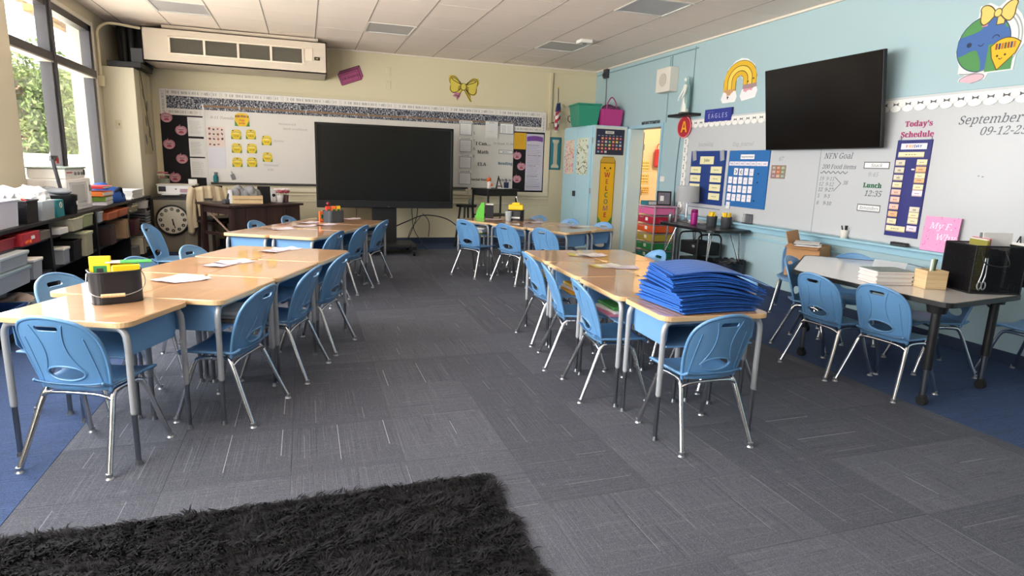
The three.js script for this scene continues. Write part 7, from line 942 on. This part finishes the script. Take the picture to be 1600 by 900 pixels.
{
  const c = caddy('black oval bucket with a wire bail and wooden grip, holding crayon cartons', -0.875, 3.3, 0.4, 0.15, mat(0x232226, 0.4));
  gb().tube([[-0.112, 0.135, 0], [-0.12, 0.08, 0.05], [-0.09, 0.045, 0.085], [0, 0.038, 0.098], [0.09, 0.06, 0.085], [0.118, 0.1, 0.04], [0.112, 0.135, 0]], 0.0022, 40, 6).build('wire_bail', M.steel, c); gb().rod([-0.075, 0.046, 0.093], [0.02, 0.044, 0.1], 0.009, 12).build('wooden_grip', M.pine, c); for (const s of [-1, 1]) gb().cyl(s * 0.109, 0.135, 0, 0.008, 0.008, 0.006, 12, 0, 0, Math.PI / 2).build('rivet', M.steel, c);
  cray('yellow crayon carton standing tallest in the black oval bucket', -0.93, DT + 0.07, 3.3, 0.1, 0.085, 0.145, 0xf2d020, -0.06); cray('shorter yellow crayon carton in the black oval bucket', -0.82, DT + 0.06, 3.28, 0.35, 0.11, 0.115, 0xf0cc1c); cray('yellow crayon carton lying behind in the black oval bucket', -0.86, DT + 0.06, 3.34, 0.2, 0.1, 0.12, 0xeecb1e);
  const ru = thing('folded_card', 'white and green folded card lying across the black oval bucket', 'card', -0.82, DT + 0.172, 3.33, 0.3); gb().box(0, 0.012, 0, 0.19, 0.006, 0.05, 0, 0, 0, -0.03).build('card', M.paper, ru); gb().box(0.03, 0.014, 0.02, 0.13, 0.005, 0.03, 0, 0.3, 0, -0.03).build('green_band', M.green, ru); const pn = thing('pencil', 'pencil leaning in the black oval bucket', 'pencil', -0.885, DT + 0.04, 3.28); gb().rod([0, 0, 0], [0.01, 0.13, 0.01], 0.004, 6).build('shaft', M.pine, pn);
  caddy('grey round-cornered bucket of bright crayons on the far display cluster', 0.295, 7.22, 0.5, 0.13, mat(0x3c4046, 0.5)); [[0xd23b22, 'red', -0.07], [0xe8702a, 'orange', 0.0], [0xeab81e, 'yellow', 0.06]].forEach(([k, n, u]) => cray(`${n} crayon box sticking out of the grey bucket on the display cluster`, 0.295 + u * 0.85, DT + 0.07, 7.22 + u * 0.5, 0.4, 0.05, 0.11, k, 0.05 * Math.sign(u)));
  cray('orange and green card box standing beside the grey bucket', 0.17, DT, 7.25, 0.5, 0.07, 0.12, 0xd9622a); const rd = thing('small_ball', 'small dark red ball on the crayons of the grey bucket', 'ball', 0.24, DT + 0.205, 7.23); gb().sph(0, 0, 0, 0.022).build('ball', mat(0x7a1c24, 0.4), rd);
  const y = caddy('black bucket with a bright yellow lid on the far cabinet cluster', 2.59, 7.5, -0.4, 0.13, mat(0x1b1b1e, 0.4)); gb().box(0, 0.17, 0, 0.19, 0.07, 0.14, 0.015).box(0, 0.215, 0, 0.1, 0.03, 0.09, 0.01).build('lid', M.yellow, y); gb().box(0, 0.04, 0.082, 0.11, 0.02, 0.004).build('label_card', M.paper, y); gb().rod([0.02, 0.22, 0], [0.0, 0.3, 0.02], 0.004, 6).sph(0, 0.3, 0.02, 0.012).build('pencil_top', M.paper, y);
  const cl = thing('clear_cup', 'clear plastic cup beside the yellow-lidded bucket', 'cup', 2.46, DT, 7.42); gb().lathe([[0, 0], [0.035, 0], [0.045, 0.12], [0.042, 0.12], [0.033, 0.004], [0, 0.004]]).build('cup', M.clear, cl);
  const mf = thing('magazine_file', 'bright green slanted magazine file on the far corner of the cabinet cluster', 'file', 2.2, DT, 7.86, -0.3); gb().prism([[-0.06, 0], [0.06, 0], [0.06, 0.2], [0.02, 0.2], [-0.04, 0.09]], 0.006, 0, 0, 0.02, 0).prism([[-0.06, 0], [0.06, 0], [0.06, 0.2], [0.02, 0.2], [-0.04, 0.09]], 0.006, 0, 0, -0.05, 0).box(0.058, 0.1, -0.012, 0.006, 0.2, 0.07).build('panel', mat(0x5fc23e, 0.5), mf);
  const bb = thing('black_box', 'black box with a white lid beside the green magazine file', 'box', 2.34, DT, 7.88, -0.3); gb().box(0, 0.085, 0, 0.11, 0.17, 0.12, 0.004).build('body', M.black, bb); gb().box(0, 0.178, 0, 0.11, 0.014, 0.12, 0.004).build('lid', M.white, bb);
  // name cards and papers
  const pT = tex(160, 110, (x, w, h) => { x.fillStyle = '#f0e9ee'; x.fillRect(0, 0, w, h); x.strokeStyle = '#d8a9b4'; x.lineWidth = 4; x.strokeRect(6, 6, w - 12, h - 12); for (let i = 0; i < 5; i++) scribble(x, 20, 26 + i * 16, 120 * rr(0.6, 1), 0, 9, 'rgba(90,80,110,.6)', 2.5); }), pm = glossy(pT, 0.7); pm.color.set(0xd0ccd0); const ym = glossy(tex(160, 110, (x, w, h) => { x.fillStyle = '#ecebe4'; x.fillRect(0, 0, w, h); x.fillStyle = '#e6dd7e'; x.fillRect(0, 0, 46, h); for (let i = 0; i < 5; i++) scribble(x, 56, 20 + i * 18, 90, 0, 9, 'rgba(90,90,100,.5)', 2.5); }), 0.7);
  const pap = (label, x, d, turn, m, k = 0) => { const o = thing('work_sheet', label, 'paper', x, DT + 0.0012 * k, d, turn); const g = new THREE.PlaneGeometry(0.22, 0.15, 8, 4), p = g.attributes.position; for (let i = 0; i < p.count; i++) p.setZ(i, 0.001 + 0.012 * Math.pow(Math.abs(p.getX(i)) / 0.11, 3) * rr(0.3, 1)); g.rotateX(-Math.PI / 2); g.computeVertexNormals(); child('sheet', g, m, o); };
  ym.color.set(0xd4d2cc);
  pap('pink-edged printed sheet on the window-side cluster, nearest the black bucket', -0.73, 3.84, 0.9, pm); pap('second pink-edged sheet overlapping the nearest one by the black bucket', -0.66, 3.8, 0.5, pm, 1); pap('pink-edged printed sheet in the middle of the window-side cluster', -0.47, 4.4, 0.7, pm); pap('second sheet fanned under the middle pair on the window-side cluster', -0.54, 4.32, 1.1, pm, 1); pap('pink-edged printed sheet at the far end of the window-side cluster', -0.17, 5.0, 0.6, pm); pap('second sheet beside the far one on the window-side cluster', -0.24, 4.93, 1.0, pm, 1);
  pap('yellow-edged sheet on the folder stack cluster, farther from the folders', 2.12, 4.47, -0.3, ym); pap('white sheet overlapping the farther yellow-edged sheet', 2.2, 4.42, 0.4, pm, 1); pap('yellow-edged sheet on the folder stack cluster, nearer the folders', 2.05, 3.93, 0.1, ym); pap('white sheet overlapping the nearer yellow-edged sheet', 2.16, 3.86, -0.3, pm, 1);
  pap('white sheet on the near desk of the display cluster', -0.24, 6.47, 0.6, pm); pap('open white booklet in the middle of the display cluster', -0.02, 6.76, 0.3, pm); pap('lavender sheet in front of the grey bucket', 0.2, 6.9, 0.7, pm, 1); pap('white sheet beside the grey bucket at the far end of the display cluster', 0.5, 7.6, 0.5, pm); pap('pale sheet behind the booklet on the display cluster', 0.02, 7.1, 0.9, pm, 1);
  pap('white sheet on the cabinet cluster before the green file', 2.32, 7.62, -0.4, pm); pap('crumpled white sheet right of the yellow-lidded bucket', 2.74, 7.2, 0.3, pm, 1); pap('pale sheet near the end of the cabinet cluster', 2.95, 6.68, -0.5, pm); pap('second pale sheet near the end of the cabinet cluster', 3.08, 6.62, 0.2, ym, 1);
  // books inside some desks
  const inDesk = (C, aa, bb, cols, label) => cols.forEach((c, i) => { const [x, d] = C.at(aa, bb); const o = thing('exercise_book', `${c[1]} book in ${label}`, 'book', x + 0.01 * i, 0.4955 + i * 0.02, d, Math.atan2(-C.w[0], C.w[1]) + 0.1 * (i % 2)); gb().box(0, 0.009, 0.04, 0.24, 0.017, 0.22, 0.002).build('cover', mat(c[0], 0.6), o); });
  inDesk(FR, 0.313, 0.2, [[0xd98aa8, 'pink'], [0xe8e4e0, 'white'], [0x4f9a52, 'green']], 'the nearest aisle desk behind the folder stack'); inDesk(FR, 0.94, 0.2, [[0xe9a832, 'amber'], [0xe6d9d4, 'pale'], [0xe0bb4a, 'yellow']], 'the middle aisle desk behind the folder stack'); inDesk(FR, 1.56, 0.2, [[0xd9c94a, 'yellow'], [0xe8e8e4, 'white']], 'the farthest aisle desk behind the folder stack');
  inDesk(BR, 1.56, 0.2, [[0xa9b84a, 'lime'], [0xeeeeea, 'white'], [0xe4e2ea, 'lavender'], [0xf0efec, 'cream']], 'the aisle corner desk before the cabinet'); inDesk(BR, 0.313, 0.2, [[0xd9b0b8, 'pink'], [0xe9e6e2, 'white'], [0xc9c4d0, 'grey']], 'the near aisle desk before the cabinet'); inDesk(FL, 0.313, 0.2, [[0x8a7a6a, 'brown'], [0xb9b4ae, 'grey'], [0xd8d4cc, 'cream']], 'the nearest aisle desk of the window-side cluster'); inDesk(BL, 1.56, 0.2, [[0xb9bcc4, 'grey'], [0x8d93a0, 'slate'], [0xd4d4da, 'pale']], 'the farthest aisle desk before the display');
}
// ---------------------------------------------------------------- stack of blue folding boards
{
  const board = (w, l, bend, th) => { const g = new THREE.BoxGeometry(w, th, l, 14, 1, 8), p = g.attributes.position; for (let i = 0; i < p.count; i++) { const u = p.getX(i) / w + 0.5, v = p.getZ(i) / l; p.setY(i, p.getY(i) - bend * Math.pow(Math.max(0, u - 0.25) / 0.75, 2) - 0.1 * bend * v * v + 0.5 * bend * Math.sin(u * Math.PI)); } g.computeVertexNormals(); return g; };
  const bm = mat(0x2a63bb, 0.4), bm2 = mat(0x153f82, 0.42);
  const topT = tex(256, 220, (x, w, h) => { x.fillStyle = '#2a5cb0'; x.fillRect(0, 0, w, h); x.strokeStyle = 'rgba(190,210,240,.75)'; x.lineWidth = 2; for (let i = 0; i < 6; i++) { x.beginPath(); x.moveTo(6, 24 + i * 34); x.lineTo(w - 30, 24 + i * 34); x.stroke(); } for (let i = 0; i < 12; i++) scribble(x, 20 + (i % 3) * 70, 16 + i * 16, 40, 0, 8, 'rgba(170,195,235,.5)', 2); });
  const ORDW = ' first second third fourth fifth sixth seventh eighth ninth tenth eleventh twelfth thirteenth fourteenth fifteenth sixteenth seventeenth eighteenth nineteenth'.split(' ');
  const N = 19, top = glossy(topT, 0.4);
  for (let i = 0; i < N; i++) {
    const k = i / (N - 1), t = thing('folding_board', i === N - 1 ? 'topmost blue folding board with pale printed lines in the tall stack' : i ? `${ORDW[N - i]} blue folding board from the top of the tall stack` : 'lowest blue folding board of the tall stack, lying on the desk', 'board', 1.97 + 0.035 * k + rr(-0.015, 0.015), DT + 0.004 + i * 0.0098, 2.7 + 0.02 * k + rr(-0.012, 0.012), 0.06 + (k > 0.55 ? -0.2 : 0) - 0.14 * k + rr(-0.05, 0.05), 'blue folding boards in the stack');
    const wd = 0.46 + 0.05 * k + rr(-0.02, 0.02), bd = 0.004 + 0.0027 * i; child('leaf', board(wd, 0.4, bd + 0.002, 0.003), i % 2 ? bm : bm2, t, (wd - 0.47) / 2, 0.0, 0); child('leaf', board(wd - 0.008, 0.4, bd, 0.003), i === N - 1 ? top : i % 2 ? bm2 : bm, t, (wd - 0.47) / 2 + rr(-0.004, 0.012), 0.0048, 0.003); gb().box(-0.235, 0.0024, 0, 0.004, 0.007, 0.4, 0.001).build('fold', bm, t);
  }
}
// ---------------------------------------------------------------- shaggy rug in the foreground
{
  const x0 = -2.25, x1 = 0.735, d0 = 0.5, d1 = 2.385, r = thing('shag_rug', 'black shaggy rug on the carpet in front of the desks', 'rug', (x0 + x1) / 2, 0, (d0 + d1) / 2);
  const w = x1 - x0, l = d1 - d0, furM = mat(0x0d0c12, 0.9);
  gb().prism(roundRect(w - 0.03, l - 0.03, 0.04), 0.01, 0, 0.013, 0, 0.002, Math.PI / 2).build('backing', mat(0x0b0b10, 0.95), r);
  const g = new THREE.BufferGeometry(), P = [[-1, 0, 0], [1, 0, 0], [-0.9, 0.45, 0.1], [0.9, 0.45, 0.1], [-0.5, 0.8, 0.38], [0.5, 0.8, 0.38], [0, 1, 0.75]].map(([a, b, c]) => [a * 0.0018, b * 0.03, c * 0.03]);
  g.setAttribute('position', new THREE.Float32BufferAttribute(P.flat(), 3)); g.setIndex([0, 1, 2, 1, 3, 2, 2, 3, 4, 3, 5, 4, 4, 5, 6]); g.computeVertexNormals();
  furM.side = THREE.DoubleSide;
  const N = 90000, f = new THREE.InstancedMesh(g, furM, N), m = new THREE.Matrix4(), q = new THREE.Quaternion(), e = new THREE.Euler(0, 0, 0, 'YXZ'), c = new THREE.Color();
  for (let i = 0; i < N; i++) {
    const x = rr(-w / 2, w / 2) + rr(-0.008, 0.008), z = rr(-l / 2, l / 2) + rr(-0.008, 0.008), n = noise.noise(x * 5, z * 11, 3), n2 = noise.noise(x * 22, z * 30, 9), ed = Math.min(w / 2 - Math.abs(x), l / 2 - Math.abs(z));
    const lean = 0.35 + 0.55 * n2 + (ed < 0.03 ? 0.5 : 0), dir = n * 5 + n2 * 2.4 + rr(-0.8, 0.8), k = rr(0.75, 1.25) * (1 + 0.35 * n);
    m.compose(new THREE.Vector3(x, 0.012, z), q.setFromEuler(e.set(lean + rr(-0.3, 0.3), dir, rr(-0.3, 0.3))), new THREE.Vector3(rr(1, 2.2), k, k)); f.setMatrixAt(i, m);
    const b = rr(0.6, 1.5) * (1 + 0.3 * n2); f.setColorAt(i, c.setRGB(b, b, b * 1.08));
  }
  f.name = 'pile'; f.userData.kind = 'stuff'; r.add(f);
}
scene.traverse((o) => { if (o.isMesh) o.castShadow = o.receiveShadow = true; });
renderer.render(scene, camera);
